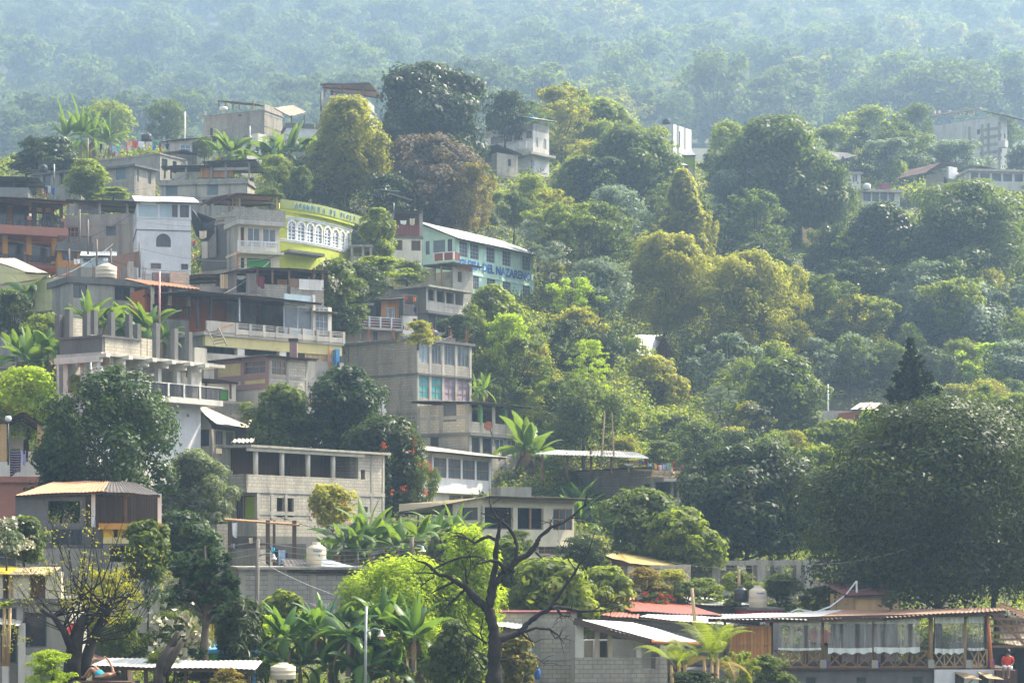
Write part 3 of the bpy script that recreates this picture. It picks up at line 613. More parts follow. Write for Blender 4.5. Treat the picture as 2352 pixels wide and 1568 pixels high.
h.cols('R',[-60,45,252,470],437,640,.42,'orange',.15,yref=300)
h.cols('R',[-40,256,548],262,362,.34,'pinkbrown',-.7,yref=300); h.cols('R',[-40,220,527],570,662,.3,'pinkbrown',.05,yref=300)
h.rail('R',-230,548,265,362,'iron',-.75,70,6,.04); h.rail('R',-200,527,572,650,'iron',.02,60,5,.04)
b=MB(); b.box(h.LR-4.6,h.LR-.2,8.6,8.8,z2,z2+.3)
# dark arcade on the far side of the upper terrace
us=[h.ray(x,250,'R',1.2)[0] for x in (278,318,372,394,446,470,520,545)]; zt=h.ray(300,165,'R',1.2)[1]
b=MB(); b.box(us[0],us[7],1.2,1.45,zt,zr)
for a,c in ((us[0],us[1]),(us[2],us[3]),(us[4],us[5]),(us[6],us[7])): b.box(a,c,1.2,1.45,z2,zt)
for a,c in ((us[1],us[2]),(us[3],us[4]),(us[5],us[6])): h.archfill(b,'R',a,c,z2,zt,1.2,1.45)
b.build('arcade','wood_dark',h.r)
h.mono(-260,72,652,128,'tin_rust',-1.4,9,.5)
h=Bd('corner_balcony','small ochre building with arches and a worn concrete balcony beside the orange house','house',500,700,176,14,xr=790,LL=5,ytop=480)
h.shell(530,700,'orange',R=[(540,575,590,640,'k'),(610,575,665,640,'k')]); h.foot(); h.slab(490,.7,(.1,.5,.1,.1),'conc_dark'); h.rail('R',505,785,425,492,'iron',-.3,26,3)
h=Bd('low_house','pale low house with flat tin sheets behind the cream tank','house',700,700,170,10,xr=1000,LL=5,ytop=590)
h.shell(612,700,'paleblue',R=[(712,625,790,655,'n')]); h.foot(); h.mono(690,600,1010,598,'tin_white',-.3,4,.9)
# grey house behind
h=Bd('concrete_house','plain grey block house with one square window between the orange and the white house','house',1180,580,186,80,xr=1240,xl=565,ytop=105)
h.shell(235,640,'conc',L=[(915,352,1004,440,'n'),(575,350,680,430,'b')]); h.foot(); h.bands('L',[870,1140],[318],235,640)
a=h.pt(560,112,-.4,'L');b_=h.pt(1175,128,-.4,'L'); h.roofp([b_,a,a+Vector((7,0,.1)),b_+Vector((7,0,.1))],'tin_dark'); h.cols('L',[580,862,1100],125,238,.16,'conc',.2,'post')
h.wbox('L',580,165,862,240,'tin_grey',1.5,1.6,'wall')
# white tower house
h=Bd('white_house','narrow white three storey house with arched window and bright tin roof','house',1185,650,174,12,xr=1655,LL=7,ytop=100)
h.shell(265,650,'white',R=[(1352,408,1480,524,'o')]); h.shell(150,265,'paleblue',R=[(1490,158,1540,266,'k'),(1557,160,1636,268,'k')]); h.foot('white'); 
h.slab(372,.06,(.06,.06,.06,.06),'conc_dark','ledge'); h.slab(264,.1,(.05,.05,.05,.05),'white','ledge')
u0,u1,z0,z1=h.hole('R',(1352,408,1480,524)); b=MB(); h.archfill(b,'R',u0,u1,z0,z1,-.004,.16); b.build('wall','white',h.r)
h.window('R',(u0,u1,z0,z1),'k'); h.wbox('R',1440,470,1480,522,'redpaint',.2,.22,'curtain')
b=MB(); q=h.pt(1560,150); 
h.bands('R',[1192,1375,1548,1646],[],150,265,.16,'white'); 
h.mono(1170,128,1728,140,'tin_white',-.45,7,1.6,seed=3)
h2=Bd('x','', '',1240,760,174,12,xr=1630,LL=6,root=h.r,ytop=640); h2.r=empty('x_tmp',h2.o,h2.th)
h2.shell(650,760,'white',R=[(1305,672,1395,728,'B'),(1568,665,1628,708,'k')])
for o in list(h2.r.children):
    mw=h2.o-h.o; o.parent=h.r; l=Vector((mw.dot(h.d),mw.dot(h.e),mw.z)); o.location=l
bpy.data.objects.remove(h2.r)
# tarp
def tarp():
    P=[(1655,185),(1700,225),(1870,285),(1855,330),(1860,400),(1800,475),(1740,470),(1700,430),(1665,330)]
    c=W(1760,340,171); b=MB(); w=[W(x,y,171+.5*math.sin(x*.03)) for x,y in P]; n=len(w)
    for i in range(n):
        a,d=w[i],w[(i+1)%n]; mid=(a+c)/2+Vector((0,.25,0)); m2=(d+c)/2+Vector((0,.25*math.cos(i),0)); m1=(a+c)/2+Vector((0,.25*math.cos(i-1),0))
        b.poly([a-c,d-c,m2-c,m1-c]); b.poly([m1-c,m2-c,(0,0,0)]); t=Vector((0,.02,0)); b.poly([m1-c+t,m2-c+t,d-c+t,a-c+t])
    o=b.build('tarpaulin','dark'); o.location=c; tag(o,'torn black tarpaulin hanging beside the white tower house','tarpaulin')
tarp()
o=cloth(1725,385,1790,448,170.4,'beige','pale cloth scrap caught on the black tarpaulin',None,'cloth_scrap','cloth cream',cat='cloth')
laundry([(1672,470,1700,500,'red'),(1674,498,1692,520,'blue')],169,'the gap right of the white tower house','laundry beside the white tower',line=False)
tank(1655,592,1680,628,168,'tin_orange','small orange bucket hanging at the white tower corner')
# house with cream balcony
zz('D')
h=Bd('balcony_house','cream house with white balcony rails and roofed block terrace beside the lime green church','house',440,690,180,24,xr=785,xl=345,ytop=55)
h.shell(545,690,'cream',R=[(460,608,490,690,'D'),(512,596,712,690,'gd')],matL=None); h.shell(318,545,'cream',R=[(458,362,490,545,'d'),(515,340,620,490,'W'),(645,343,755,492,'W')])
h.shell(200,318,'block'); h.foot('conc')
# grey side wall cladding
b=MB(); h.panel(b,'L',0.02,h.LL,h.z(690),h.z(205),[],-.05,.04); b.build('wall','conc',h.r)
h.slab(290,.35,(.3,.7,.3,.0),'conc_light'); h.slab(548,.22,(.1,.9,.1,.1),'cream'); 
b=MB(); z0=h.z(290); b.box(-.3,h.LR+.3,-.7,-.55,z0,z0+.95); b.box(-.3,-.15,-.55,3,z0,z0+.95); b.build('parapet','block',h.r)
h.rail('R',438,775,455,545,'metal_white',-.85,44,3,.03); h.rail('R',515,755,455,492,'metal_white',-.05,20,2,.03)
h.cols('R',[452,765],70,210,.14,'wood_light',.1,'post'); h.cols('R',[452],92,210,.14,'wood_light',2,'post')
h.cols('L',[355,388,420],100,230,.1,'wood_light',.1,'post')
a=h.pt(418,58,-.6);b_=h.pt(785,72,-.6); h.roofp([a,b_,b_+Vector((0,6,.0)),a+Vector((0,6,.0))],'tin_rust'); c=h.pt(335,92,0,'L'); h.roofp([a+Vector((-.02,0,0)),a+Vector((-.02,6,0)),Vector((c.x-1,8,c.z)),Vector((c.x-1,c.y,c.z))],'tin_rust')
h.add('drain_pipe','orange_pipe',lambda b:b.tube([h.pt(427,530,-.1),h.pt(427,690,-.1)],.06,8))
h=Bd('terrace_house','dark grey open storey behind the black tarpaulin','house',345,690,186,50,xr=380,xl=130,ytop=110)
h.shell(265,690,'conc_dark',L=[(140,470,180,610,'D')]); h.foot(); h.slab(265,.2,(.2,.2,.2,.2)); h.lmono(120,118,350,100,'tin_rust',-.5,5,.2); h.cols('L',[150,190],115,262,.2,'conc',.1); h.cols('R',[360],110,262,.12,'wood_light',.1,'post')
h.wbox('L',150,262,345,340,'conc_light',-.05,0,'parapet'); h.wbox('L',190,350,250,600,'tin_grey',-.3,-.2,'metal_sheet')
h.wbox('L',132,470,180,610,'offwhite',-.12,-.02,'wall')
# ---- lime green church with curved front ----
def church():
    zz('D'); D0=183.; P=W(778,690,D0); root=thing('church','lime green church with curved facade, arched windows and a lettered parapet','church',P)
    xs=np.linspace(778,1392,29); pts=[P.copy()]; th0=[]
    for i in range(1,len(xs)):
        u=(xs[i]-778)/(1392-778); th=math.radians(34+ (66-34)*min(1,u*1.25)); a=(X(xs[i])-CX)/F; p=pts[-1]; dx,dy=math.cos(th),math.sin(th); L=(a*p.y-p.x)/(dx-a*dy); pts.append(Vector((p.x+L*dx,p.y+L*dy,P.z))); th0.append(th)
    q=[p-P for p in pts]; zt=lambda y:(YH-Y(y))/F*D0-P.z
    def at(x):
        i=max(0,min(len(xs)-2,int(np.searchsorted(xs,x)-1))); w=(x-xs[i])/(xs[i+1]-xs[i]); return q[i].lerp(q[i+1],w),th0[i]
    def zat(x,y):
        p,_=at(x); return (YH-Y(y))/F*(P.y+p.y)-P.z
    def strip(mat,z0,z1,off,name,x0=778,x1=1392,th=.12):
        b=MB(); seq=[x0]+[x for x in xs if x0<x<x1]+[x1]; L=0
        def o(x,k):
            p,t=at(x); n=Vector((math.sin(t),-math.cos(t),0)); return p+n*k
        for i in range(len(seq)-1):
            a,c=o(seq[i],off),o(seq[i+1],off); a2,c2=o(seq[i],off-th),o(seq[i+1],off-th); l=(c-a).length
            for A,B,zz0,zz1 in ((a,c,z0,z1),): b.quad(A+Vector((0,0,z0)),B+Vector((0,0,z0)),B+Vector((0,0,z1)),A+Vector((0,0,z1)),[(L,z0),(L+l,z0),(L+l,z1),(L,z1)])
            b.quad(c2+Vector((0,0,z0)),a2+Vector((0,0,z0)),a2+Vector((0,0,z1)),c2+Vector((0,0,z1)))
            b.quad(a+Vector((0,0,z1)),c+Vector((0,0,z1)),c2+Vector((0,0,z1)),a2+Vector((0,0,z1))); b.quad(a2+Vector((0,0,z0)),c2+Vector((0,0,z0)),c+Vector((0,0,z0)),a+Vector((0,0,z0)))
            L+=l
        for x in (x0,x1):
            a,a2=o(x,off),o(x,off-th); b.quad(a+Vector((0,0,z0)),a2+Vector((0,0,z0)),a2+Vector((0,0,z1)),a+Vector((0,0,z1)))
        return b.build(name,mat,root)
    zp1,zp0=zt(113),zt(188); zb1,zb0=zt(243),zt(268); zs1,zs0=zt(437),zt(462); zf0=0
    wins=[(858,918),(938,994),(1016,1068),(1087,1139),(1163,1213),(1230,1280),(1297,1330),(1345,1374)]
    zw1=zat(888,296); zw0=zat(888,452)
    # wall pieces around the windows
    ed=[778]
    for a,c in wins: ed+=[a,c]
    ed.append(1392)
    strip('yellowgreen',zw1,zp0,0,'wall'); strip('yellowgreen',-3.,zw0,0,'wall')
    for i in range(0,len(ed)-1,2): strip('yellowgreen',zw0,zw1,0,'wall',ed[i],ed[i+1])
    strip('sage',zp0,zp1,.35,'parapet',778,1428 if False else 1392)
    for k,(z0,z1) in enumerate(((zb0,zb1),(zs0,zs1))):
        h_=(z1-z0); strip('white',z0,z0+h_*.42,.07,'moulding'); strip('white',z0+h_*.55,z1,.10,'moulding')
    for a,c in wins:
        pa,t=at(a); pc,_=at(c); d=(pc-pa); w=d.length; t=math.atan2(d.y,d.x); e=Vector((-math.sin(t),math.cos(t),0)); d.normalize()
        wr=empty('window',pa,t); wr.parent=root; r=w/2; n=12
        b=MB(); class_=None
        # spandrel filler
        hb=type('o',(),{})(); 
        cz=zw1-r
        f=MB()
        for sg in (-1,1):
            pp=[(w/2+sg*r*math.cos(x_),cz+r*math.sin(x_)) for x_ in [math.pi/2*i/n for i in range(n+1)]]
            for i in range(n):
                for k in (-.006,.1): f.poly([(pp[i][0],k,pp[i][1]),(pp[i+1][0],k,pp[i+1][1]),(w/2+sg*r,k,zw1)])
                f.quad((pp[i][0],0,pp[i][1]),(pp[i+1][0],0,pp[i+1][1]),(pp[i+1][0],.15,pp[i+1][1]),(pp[i][0],.15,pp[i][1]))
        f.build('wall_corner','yellowgreen',wr)
        # white frame: jambs, arch, mullions, radiating bars
        fr=.13; b.box(-fr,0.02,-.05,.12,zw0,cz); b.box(w-.02,w+fr,-.05,.12,zw0,cz); b.box(-fr,w+fr,-.07,.12,zw0-.1,zw0+.05)
        arc=[(w/2+(r+fr/2)*math.cos(x_),-.0,cz+(r+fr/2)*math.sin(x_)) for x_ in [math.pi*i/14 for i in range(15)]]
        for i in range(14): b.bar(arc[i],arc[i+1],.16,.16)
        b.box(w/2-.06,w/2+.06,.02,.08,zw0,cz)
        for i in range(0,5): z=zw0+(cz-zw0)*i/4.; b.box(.0,w,.025,.07,z-.045,z+.045)
        for x_ in (50,90,130): a_=math.radians(x_); b.bar((w/2,.05,cz),(w/2+r*math.cos(a_),.05,cz+r*math.sin(a_)),.09)
        b.build('frame','metal_white',wr)
        g=MB(); g.box(0.01,w-.01,.09,.11,zw0,zw1-.02); g.build('pane','glass_blue',wr)
    # body behind the front and roof
    a,c=q[0],q[-1]; b=MB(); back=Vector((a.x+1,a.y+16,0)); bk2=Vector((c.x-1,c.y+9,0)); base=[a+Vector((0,.2,0)),c+Vector((-.2,.1,0)),bk2,back]
    b.quad(*[v+Vector((0,0,zp0)) for v in base]); 
    for i in (1,2,3):
        p_,r_=base[i],base[(i+1)%4]; b.quad(p_+Vector((0,0,-3)),r_+Vector((0,0,-3)),r_+Vector((0,0,zp1-.2)),p_+Vector((0,0,zp1-.2)))
    b.build('body','yellowgreen',root)
    strip('yellowgreen',zp0-.25,zp0,.3,'cornice')
    # letters along the parapet
    txt='ASAMBLEA DE DIOS FU'; xsL=[905,933,966,1000,1033,1060,1092,1130,None,1190,1222,None,1276,1298,1326,1352,None,1386,1408]
    for ch,x in zip(txt,xsL):
        if x is None: continue
        x=min(x,1391) if x<1391 else x
        if x<=1388: p,t=at(x)
        else:
            p,t=at(1388); p=p+Vector((math.cos(t),math.sin(t),0))*((x-1388)*.0275*2)
        n=Vector((math.sin(t),-math.cos(t),0)); hh=(zp1-zp0)*.62
        for mt,off,sc in (('paint_white',.355,1.06),('paint_lettering',.385,.94)):
            me,w=text_mesh(ch,hh*sc,.02,.92 if sc<1 else 1.04); me.materials.clear(); me.materials.append(M[mt]); o=bpy.data.objects.new('lettering',me); C.objects.link(o); o.parent=root
            d=Vector((math.cos(t),math.sin(t),0)); o.location=p+n*off-d*w/2+Vector((0,0,zp0+(zp1-zp0)*(.19 if sc<1 else .145))); o.rotation_euler=(0,0,t)
    # parapet end piece past the corner
    p,t=at(1391); d=Vector((math.cos(t),math.sin(t),0)); n=Vector((math.sin(t),-math.cos(t),0)); b=MB(); A=p+n*.35+d*.01; B_=A+d*2.6; b.quad(A+Vector((0,0,zp0)),B_+Vector((0,0,zp0)),B_+Vector((0,0,zp1)),A+Vector((0,0,zp1))); A2,B2=A-n*.12,B_-n*.12
    b.quad(B2+Vector((0,0,zp0)),A2+Vector((0,0,zp0)),A2+Vector((0,0,zp1)),B2+Vector((0,0,zp1))); b.quad(A+Vector((0,0,zp1)),B_+Vector((0,0,zp1)),B2+Vector((0,0,zp1)),A2+Vector((0,0,zp1))); b.quad(A2+Vector((0,0,zp0)),B2+Vector((0,0,zp0)),B_+Vector((0,0,zp0)),A+Vector((0,0,zp0))); b.build('parapet','sage',root)
    # low awning slab at the foot
    b=MB(); a1,_=at(800);a2,_=at(1100); n=Vector((.5,-.85,0)); z=zat(850,553); b.slab([a1+n*1.6+Vector((0,0,z)),a2+n*1.6+Vector((0,0,z)),a2+Vector((0,0,z)),a1+Vector((0,0,z))],.22); b.build('awning_slab','conc_dark',root)
    PADS.append((P.x,P.y,math.cos(.9),math.sin(.9),22,12,P.z)); RECTS.append((X(778),Y(113),X(1392),Y(690),D0))
church()
# ---- small white tower with wooden upper room ----
zz('E')
h=Bd('white_shack','white hut with two shutters and red plank upper room between the two churches','house',485,612,200,12,xr=746,LL=5,ytop=195)
h.shell(422,612,'offwhite',R=[(510,450,580,535,'d'),(654,458,733,545,'d')]); h.foot('offwhite'); h.slab(418,.2,(.1,.1,.1,.1),'conc_dark')
h.cols('R',[490,738],208,415,.3,'conc',.05); h.wbox('R',502,320,728,412,'wood_red',.1,.16,'parapet'); h.wbox('R',500,235,728,412,'wood_dark',3.,3.1,'wall'); h.mono(478,207,748,212,'tin_dark',-.2,4.5,.1)
laundry([(560,288,614,318,'white'),(640,270,684,322,'cream')],200.2,'the red plank upper room between the churches','laundry in the plank room')
t=pole(508,140,200,200,.03,'metal_grey','thin rooftop television antenna on the red plank room','antenna','antenna'); b=MB(); b.bar((-1.3,0,1.9),(.6,0,1.7),.05); b.bar((-.5,0,1.55),(1.7,0,.9),.05); b.build('antenna_arm','metal_grey',t)
h=Bd('unfinished_building','small unfinished concrete frame right of the lime green church','house',150,640,188,10,xr=322,LL=4,ytop=480)
h.shell(590,640,'conc'); h.foot(); h.cols('R',[155,250,315],492,590,.2,'conc',.05); h.slab(492,.16,(.1,.1,.1,.1)); 
# ---- turquoise church ----
h=Bd('church','turquoise two storey church with blue painted name and a long white tin roof','church',1030,1070,205,58,xr=1680,xl=750,ytop=300)
h.foot('conc')
R1=[(1060,460,1130,582,'G'),(1148,482,1222,604,'G'),(1287,510,1357,637,'G'),(1422,540,1492,667,'G'),(1590,577,1657,703,'G')]
R2=[(1062,715,1120,830,'G'),(1175,745,1225,868,'G'),(1292,768,1362,890,'G'),(1425,797,1493,900,'G'),(1593,832,1657,957,'G')]
L1=[(775,462,808,580,'n'),(838,455,940,562,'s'),(960,449,998,566,'n')]
h.shell(428,1070,'turq',R=R1+R2,L=L1)
zt=h.z(428); zl=h.pt(752,318,0,'L').z; b=MB(); b.poly([(0.001,0,zt),(0.001,h.LL,zt),(0.001,h.LL,zl)],[(0,0),(h.LL,0),(h.LL,zl-zt)]); b.poly([(.18,h.LL,zl),(.18,h.LL,zt),(.18,0,zt)],[(0,1),(0,0),(1,0)]); b.poly([(h.LR,0,zt),(h.LR,h.LL,zl),(h.LR,h.LL,zt)]); b.quad((0,h.LL,zt),(h.LR,h.LL,zt),(h.LR,h.LL,zl),(0,h.LL,zl)); b.build('gable_wall','turq',h.r)
sl=(zl-zt)/h.LL
h.roofp([Vector((-.6,-.7,zt+.1-.7*sl)),Vector((h.LR+1.2,-.7,zt+.1-.7*sl)),Vector((h.LR+1.2,h.LL+.6,zl+.1+.6*sl)),Vector((-.6,h.LL+.6,zl+.1+.6*sl))],'tin_white',amp=.012,pitch=.4)
b=MB(); b.slab([Vector((-.55,-.65,zt-.02-.65*sl)),Vector((h.LR+1.1,-.65,zt-.02-.65*sl)),Vector((h.LR+1.1,h.LL,zl-.03)),Vector((-.55,h.LL,zl-.03))],.05); b.build('eaves_board','wood_dark',h.r)
h.bands('R',[1046,1140,1270,1400,1560,1668],[],428,1070,.25,'turq',proud=.05); h.bands('R',[],[715],428,1070,.14,'turq',proud=.06)
u0,zb=h.ray(1040,667); u1,zb2=h.ray(1658,800); hl=h.ray(1655,715)[1]-h.ray(1655,800)[1]
w1=[h.hole('R',q)[2] for q in R1]; w2=[h.hole('R',q)[3] for q in R2]; zA=sum(w1)/5; zB=sum(w2)/5; hl=(zA-zB)*.56
text_obj('IGLESIA DEL NAZARENO',hl,'paint_navy',h.r,(u0,-.075,zB+(zA-zB)*.30),(0,0,0),.02,width=u1-u0)
b=MB(); z0=h.pt(845,632,-1,'L').z;z1_=h.pt(845,562,-1,'L').z; ua=h.ray(848,600,'L',-1)[0]; ub=h.ray(1012,600,'L',-1)[0]; b.box(-1,0,ub,ua,z0-.12,z0); b.build('floor_slab','turq',h.r)
b=MB(); b.box(-1.05,-1.0,ub,ua,z0,z1_-.05); b.box(-1,0,ub-.04,ub,z0,z1_-.05); b.build('balcony_panel','wood_red',h.r)
b=MB()
for u in (ub,(ua+ub)/2,ua): b.box(-1.1,-.98,u-.07,u+.07,z0,z1_)
b.box(-1.1,-.98,ub,ua,z1_-.08,z1_); b.build('railing','metal_white',h.r)
# ---- block house below it ----
h=Bd('block_house','half finished grey block house overgrown with a vine below the turquoise church','house',1002,1100,192,48,xr=1172,xl=470,ytop=625)
h.shell(672,1100,'block',R=[(1045,715,1082,805,'o')],L=[(850,690,900,790,'o'),(905,685,995,800,'o')]); h.foot(); h.bands('L',[735],[],672,1100)
h.wbox('R',1040,658,1165,700,'wood_orange',-.03,.03,'plank_wall'); a=h.pt(745,628,-.7,'L');b_=h.pt(1002,640,-.7,'L'); c=h.pt(1180,655,-.5)
h.roofp([Vector((-.7,-.7,b_.z)),Vector((h.LR+.5,-.7,b_.z-.0)),Vector((h.LR+.5,a.y,b_.z+.1)),Vector((-.7,a.y,b_.z+.1))],'tin_dark')
h.cols('L',[903],650,830,.12,'wood_light',-.2,'post')
# ---- porch house ----
h=Bd('porch_house','grey house with two rows of four open porch bays below the vine','house',785,1300,184,54,xr=1098,xl=560,ytop=808)
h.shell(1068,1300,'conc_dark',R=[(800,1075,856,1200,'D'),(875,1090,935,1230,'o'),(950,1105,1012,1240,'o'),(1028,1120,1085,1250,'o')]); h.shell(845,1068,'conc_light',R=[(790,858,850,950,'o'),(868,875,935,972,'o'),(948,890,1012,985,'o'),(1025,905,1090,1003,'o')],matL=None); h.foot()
h.slab(1045,.22,(.2,.3,.1,.1),'conc_dark'); h.slab(835,.16,(.5,.6,.6,.3),'conc','roof'); h.bands('R',[785,858,940,1018,1092],[],845,1045,.16,'conc_light')
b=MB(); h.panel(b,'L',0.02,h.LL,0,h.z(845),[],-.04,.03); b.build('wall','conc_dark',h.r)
h=Bd('tin_shed','brown plank shed with a long dark sloping roof left of the porch house','shed',250,950,188,12,xr=600,LL=5,ytop=800)
h.shell(855,950,'wood_grey'); h.foot(); a=h.pt(255,800,-.3); b_=h.pt(720,888,-.3); h.roofp([a,b_,b_+Vector((0,5,.2)),a+Vector((0,5,.2))],'tin_rust'); b=MB(); b.poly([h.pt(255,858,.05),h.pt(560,858,.05),h.pt(258,806,.05)]); b.build('gable_wall','wood_grey',h.r)
h=Bd('wooden_house','house with an orange plank room, curtained window and red slatted balcony','house',205,1300,178,32,xr=578,LL=6,ytop=935)
h.shell(1178,1300,'beige',R=[(232,1222,262,1290,'W'),(330,1215,372,1290,'k')],k=.9); h.shell(980,1178,'conc_dark',R=[(225,1000,275,1090,'D'),(355,995,392,1095,'d')],k=1.2); h.foot()
h.slab(1178,.2,(.1,.1,.1,.1),'conc_light'); b=MB(); ua=h.ray(400,1000,'R',.25)[0]; h.panel(b,'R',ua,h.LR,h.z(1150),h.ray(400,950,'R',.25)[1],[h.hole('R',(442,1020,478,1105),.25),h.hole('R',(482,1022,522,1107),.25)],.25,.05); b.build('plank_wall','wood_orange',h.r)
for x0 in (442,482): h.window('R',h.hole('R',(x0,1021,x0+38,1106),.25),'W',.25)
h.mono(218,955,602,940,'tin_white',-.6,5,.3); h.wbox('R',212,1098,578,1172,'wood_red',.02,.05,'balcony_panel'); h.rail('R',207,578,1090,1180,'metal_white',-.05,1,4,.02,hb=3,pw=.14)
h=Bd('grey_house','narrow grey house with laundry balcony between the wooden house and the porch house','house',585,1260,180,40,xr=705,LL=4,ytop=880)
h.shell(1085,1260,'offwhite',R=[(668,1112,700,1165,'d')]); h.shell(905,1085,'conc_dark',R=[(598,915,700,1075,'o')]); h.foot(); h.rail('R',590,670,990,1075,'wood_grey',-.1,12,1,.06)
h.wbox('R',598,905,700,1080,'wood_dark',2.5,2.6,'wall')
laundry([(598,925,628,960,'red'),(668,930,692,968,'orange'),(585,1172,597,1205,'blue'),(600,1178,614,1210,'pink'),(616,1176,632,1208,'grey'),(636,1150,662,1185,'white'),(672,1020,696,1060,'navy')],178.5,'the narrow grey house by the wooden balcony','laundry at the narrow grey house',line=False)
# ================= mid left =================
zz('C')
h=Bd('gable_house','pale yellow house end with a sunlit cream sloping roof at the left edge','house',235,820,168,12,xr=425,LL=6,LR=None or 6,ytop=618) if False else None
h=Bd('gable_house','pale yellow wall with red brown trim at the left edge','house',605,1060,160,46,xr=618,xl=-120,ytop=770)
h.shell(775,1060,'paleyellow'); h.foot(); h.bands('L',[596],[790],775,1060,.5,'pinkbrown')
h=Bd('gable_house','small pale house with a slanting sunlit cream roof behind the yellow wall','house',-120,840,166,8,xr=425,LL=6,ytop=618)
h.shell(752,840,'paleyellow'); h.foot(); a=h.pt(-120,616,5);b_=h.pt(130,626,5);c=h.pt(425,752,-.3);d=h.pt(150,700,-.3); z=h.pt(230,740,-.3)
h.roofp([h.pt(235,742,-.3),c,h.pt(135,626,5.5),h.pt(-130,616,5.5)],'tin_cream'); b=MB(); b.poly([h.pt(-120,752,0),h.pt(425,752,0),h.pt(235,745,0),h.pt(-120,640,0)]); b.build('gable_wall','paleyellow',h.r)
h=Bd('concrete_house','weathered grey house with dark window bays and a cream tank on its roof','house',605,1130,158,30,xr=1312,LL=7,ytop=775)
h.shell(790,1130,'conc',R=[(635,842,757,960,'k'),(992,870,1130,985,'k'),(1160,885,1300,1000,'k')]); h.foot(); h.slab(780,.45,(.2,.2,.2,.2),'conc_dark','roof')
rebar(h,4,'R',778,k=1.); h.bands('R',[615,770,975,1145,1300],[],800,1130,.3,'conc'); h.cols('R',[1138],650,800,.35,'conc',.5)
h.slab(755,.1,(-2,-1,-3,-2),'conc_dark','ledge')
tank(830,668,1010,800,160,'plastic_cream','large cream water tank on the weathered grey house at the left','water tanks',None)
h=Bd('terracotta_room','small room with red and orange walls under a tiled awning, left of the dark terrace','house',1322,1140,155,34,xr=1640,LL=4,ytop=840)
h.foot('conc'); b=MB(); zt=h.z(870); b.box(.1,h.LR,1.6,4,0,zt); b.build('wall','terracotta',h.r); b=MB(); um=h.ray(1478,1000,'R',1.5)[0]; b.box(.3,um,1.5,1.58,0.02,zt-.3); b.build('wall','redpaint',h.r)
h.cols('R',[1326,1478,1640],865,1130,.2,'cream',.05); h.window('R',h.hole('R',(1490,955,1572,1040),1.5),'B',1.45); h.mono(1308,850,1735,890,'tile',-.5,4,.9,pitch=.3,amp=.035)
h.rail('R',1330,1640,1025,1125,'iron',.0,24,3); 
for x0,y0,x1,y1,m_,lb in ((1475,740,1640,850,'block_pale','low pale block wall stub above the tiled awning'),(1325,745,1480,850,'block_dark','dark stained block wall stub above the tiled awning')):
    h=Bd('block_wall',lb,'wall',x0,y1+30,159,20,xr=x1,LL=.4,ytop=y0); h.shell(y0,y1+30,m_,back=False,floor=False); h.foot('conc_dark')
pole(1382,735,1210,150,.06,'pink_pipe','tall thin pale pole in front of the terracotta room','pole')
zz('C')
for i,(x,yt,yb_) in enumerate(((690,200,490),(762,288,500),(838,460,600),(1208,480,700),(960,540,680),(598,540,670))):
    pole(x,yt,yb_,168-(i%3),.07,'wood_grey',['tall wooden pole by the worn balcony','thin dark pole right of the worn balcony','short pole behind the cream tank','wooden post below the white tower house','small electric pole just above the cream tank','thin pole on the ochre balcony roof'][i],'pole')
h=Bd('tin_fence','rusty corrugated fence panel below the white tower house','fence',935,700,168,14,xr=1222,LL=.2,ytop=560); a=h.pt(935,650);b_=h.pt(1220,560); b=MB(); b.quad(h.pt(935,700),h.pt(1220,700),b_,h.pt(940,615)); b.quad(h.pt(940,615,.05),h.pt(1220,560,.05),h.pt(1220,700,.05),h.pt(935,700,.05)); b.build('metal_sheet','tin_rust',h.r)
laundry([(640,628,695,672,'white'),(568,612,592,640,'blue'),(896,620,932,648,'white')],167,'the low roofs behind the cream tank','laundry behind the cream tank',line=False)
# shack terrace in the centre left
zz('D')
h=Bd('shack','ramshackle terrace shack with patched tin and block walls below the lime green church','house',590,990,162,22,xr=1160,LL=6,ytop=672)
h.shell(820,990,'block',R=[]); h.foot(); h.wbox('R',950,780,1158,870,'tin_white',-.08,-.03,'metal_sheet'); h.wbox('R',865,775,945,845,'tin_rust',-.09,-.04,'metal_sheet'); h.wbox('R',766,782,850,832,'wood_orange',.9,1.,'crate')
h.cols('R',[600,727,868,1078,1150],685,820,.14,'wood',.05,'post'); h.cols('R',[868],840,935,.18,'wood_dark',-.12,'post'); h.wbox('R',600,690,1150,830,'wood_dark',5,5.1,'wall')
h.mono(592,678,1205,708,'tin_dark',-.5,5.5,.2); h.slab(985,.15,(.1,.1,.1,.1),'conc')
h=Bd('shack','lean-to of grey boards with a drooping tin roof left of the terrace shack','shed',345,900,160,20,xr=588,LL=4,ytop=680)
h.shell(725,900,'wood_grey',R=[(425,725,505,890,'o')]); h.foot(); a=h.pt(325,722,-.4); b_=h.pt(600,676,-.4); h.roofp([a,b_,b_+Vector((0,4,.3)),a+Vector((0,4,.3))],'tin_grey')
h.wbox('R',290,740,350,860,'wood_light',-.3,-.25,'lattice')
cloth(598,758,660,855,161,'maroon','faded maroon blanket hanging on the terrace shack','', 'blanket',cat='blanket')
h=Bd('yard_shelter','low dark tin shelter with grey wall between the tiled awning and the board lean-to','shed',60,860,160,15,xr=330,LL=4,ytop=740)
h.shell(835,890,'conc'); h.foot(); h.mono(0,748,330,732,'tin_grey',-.2,4,-.1); h.cols('R',[288],740,850,.08,'metal_grey',-.1,'post')
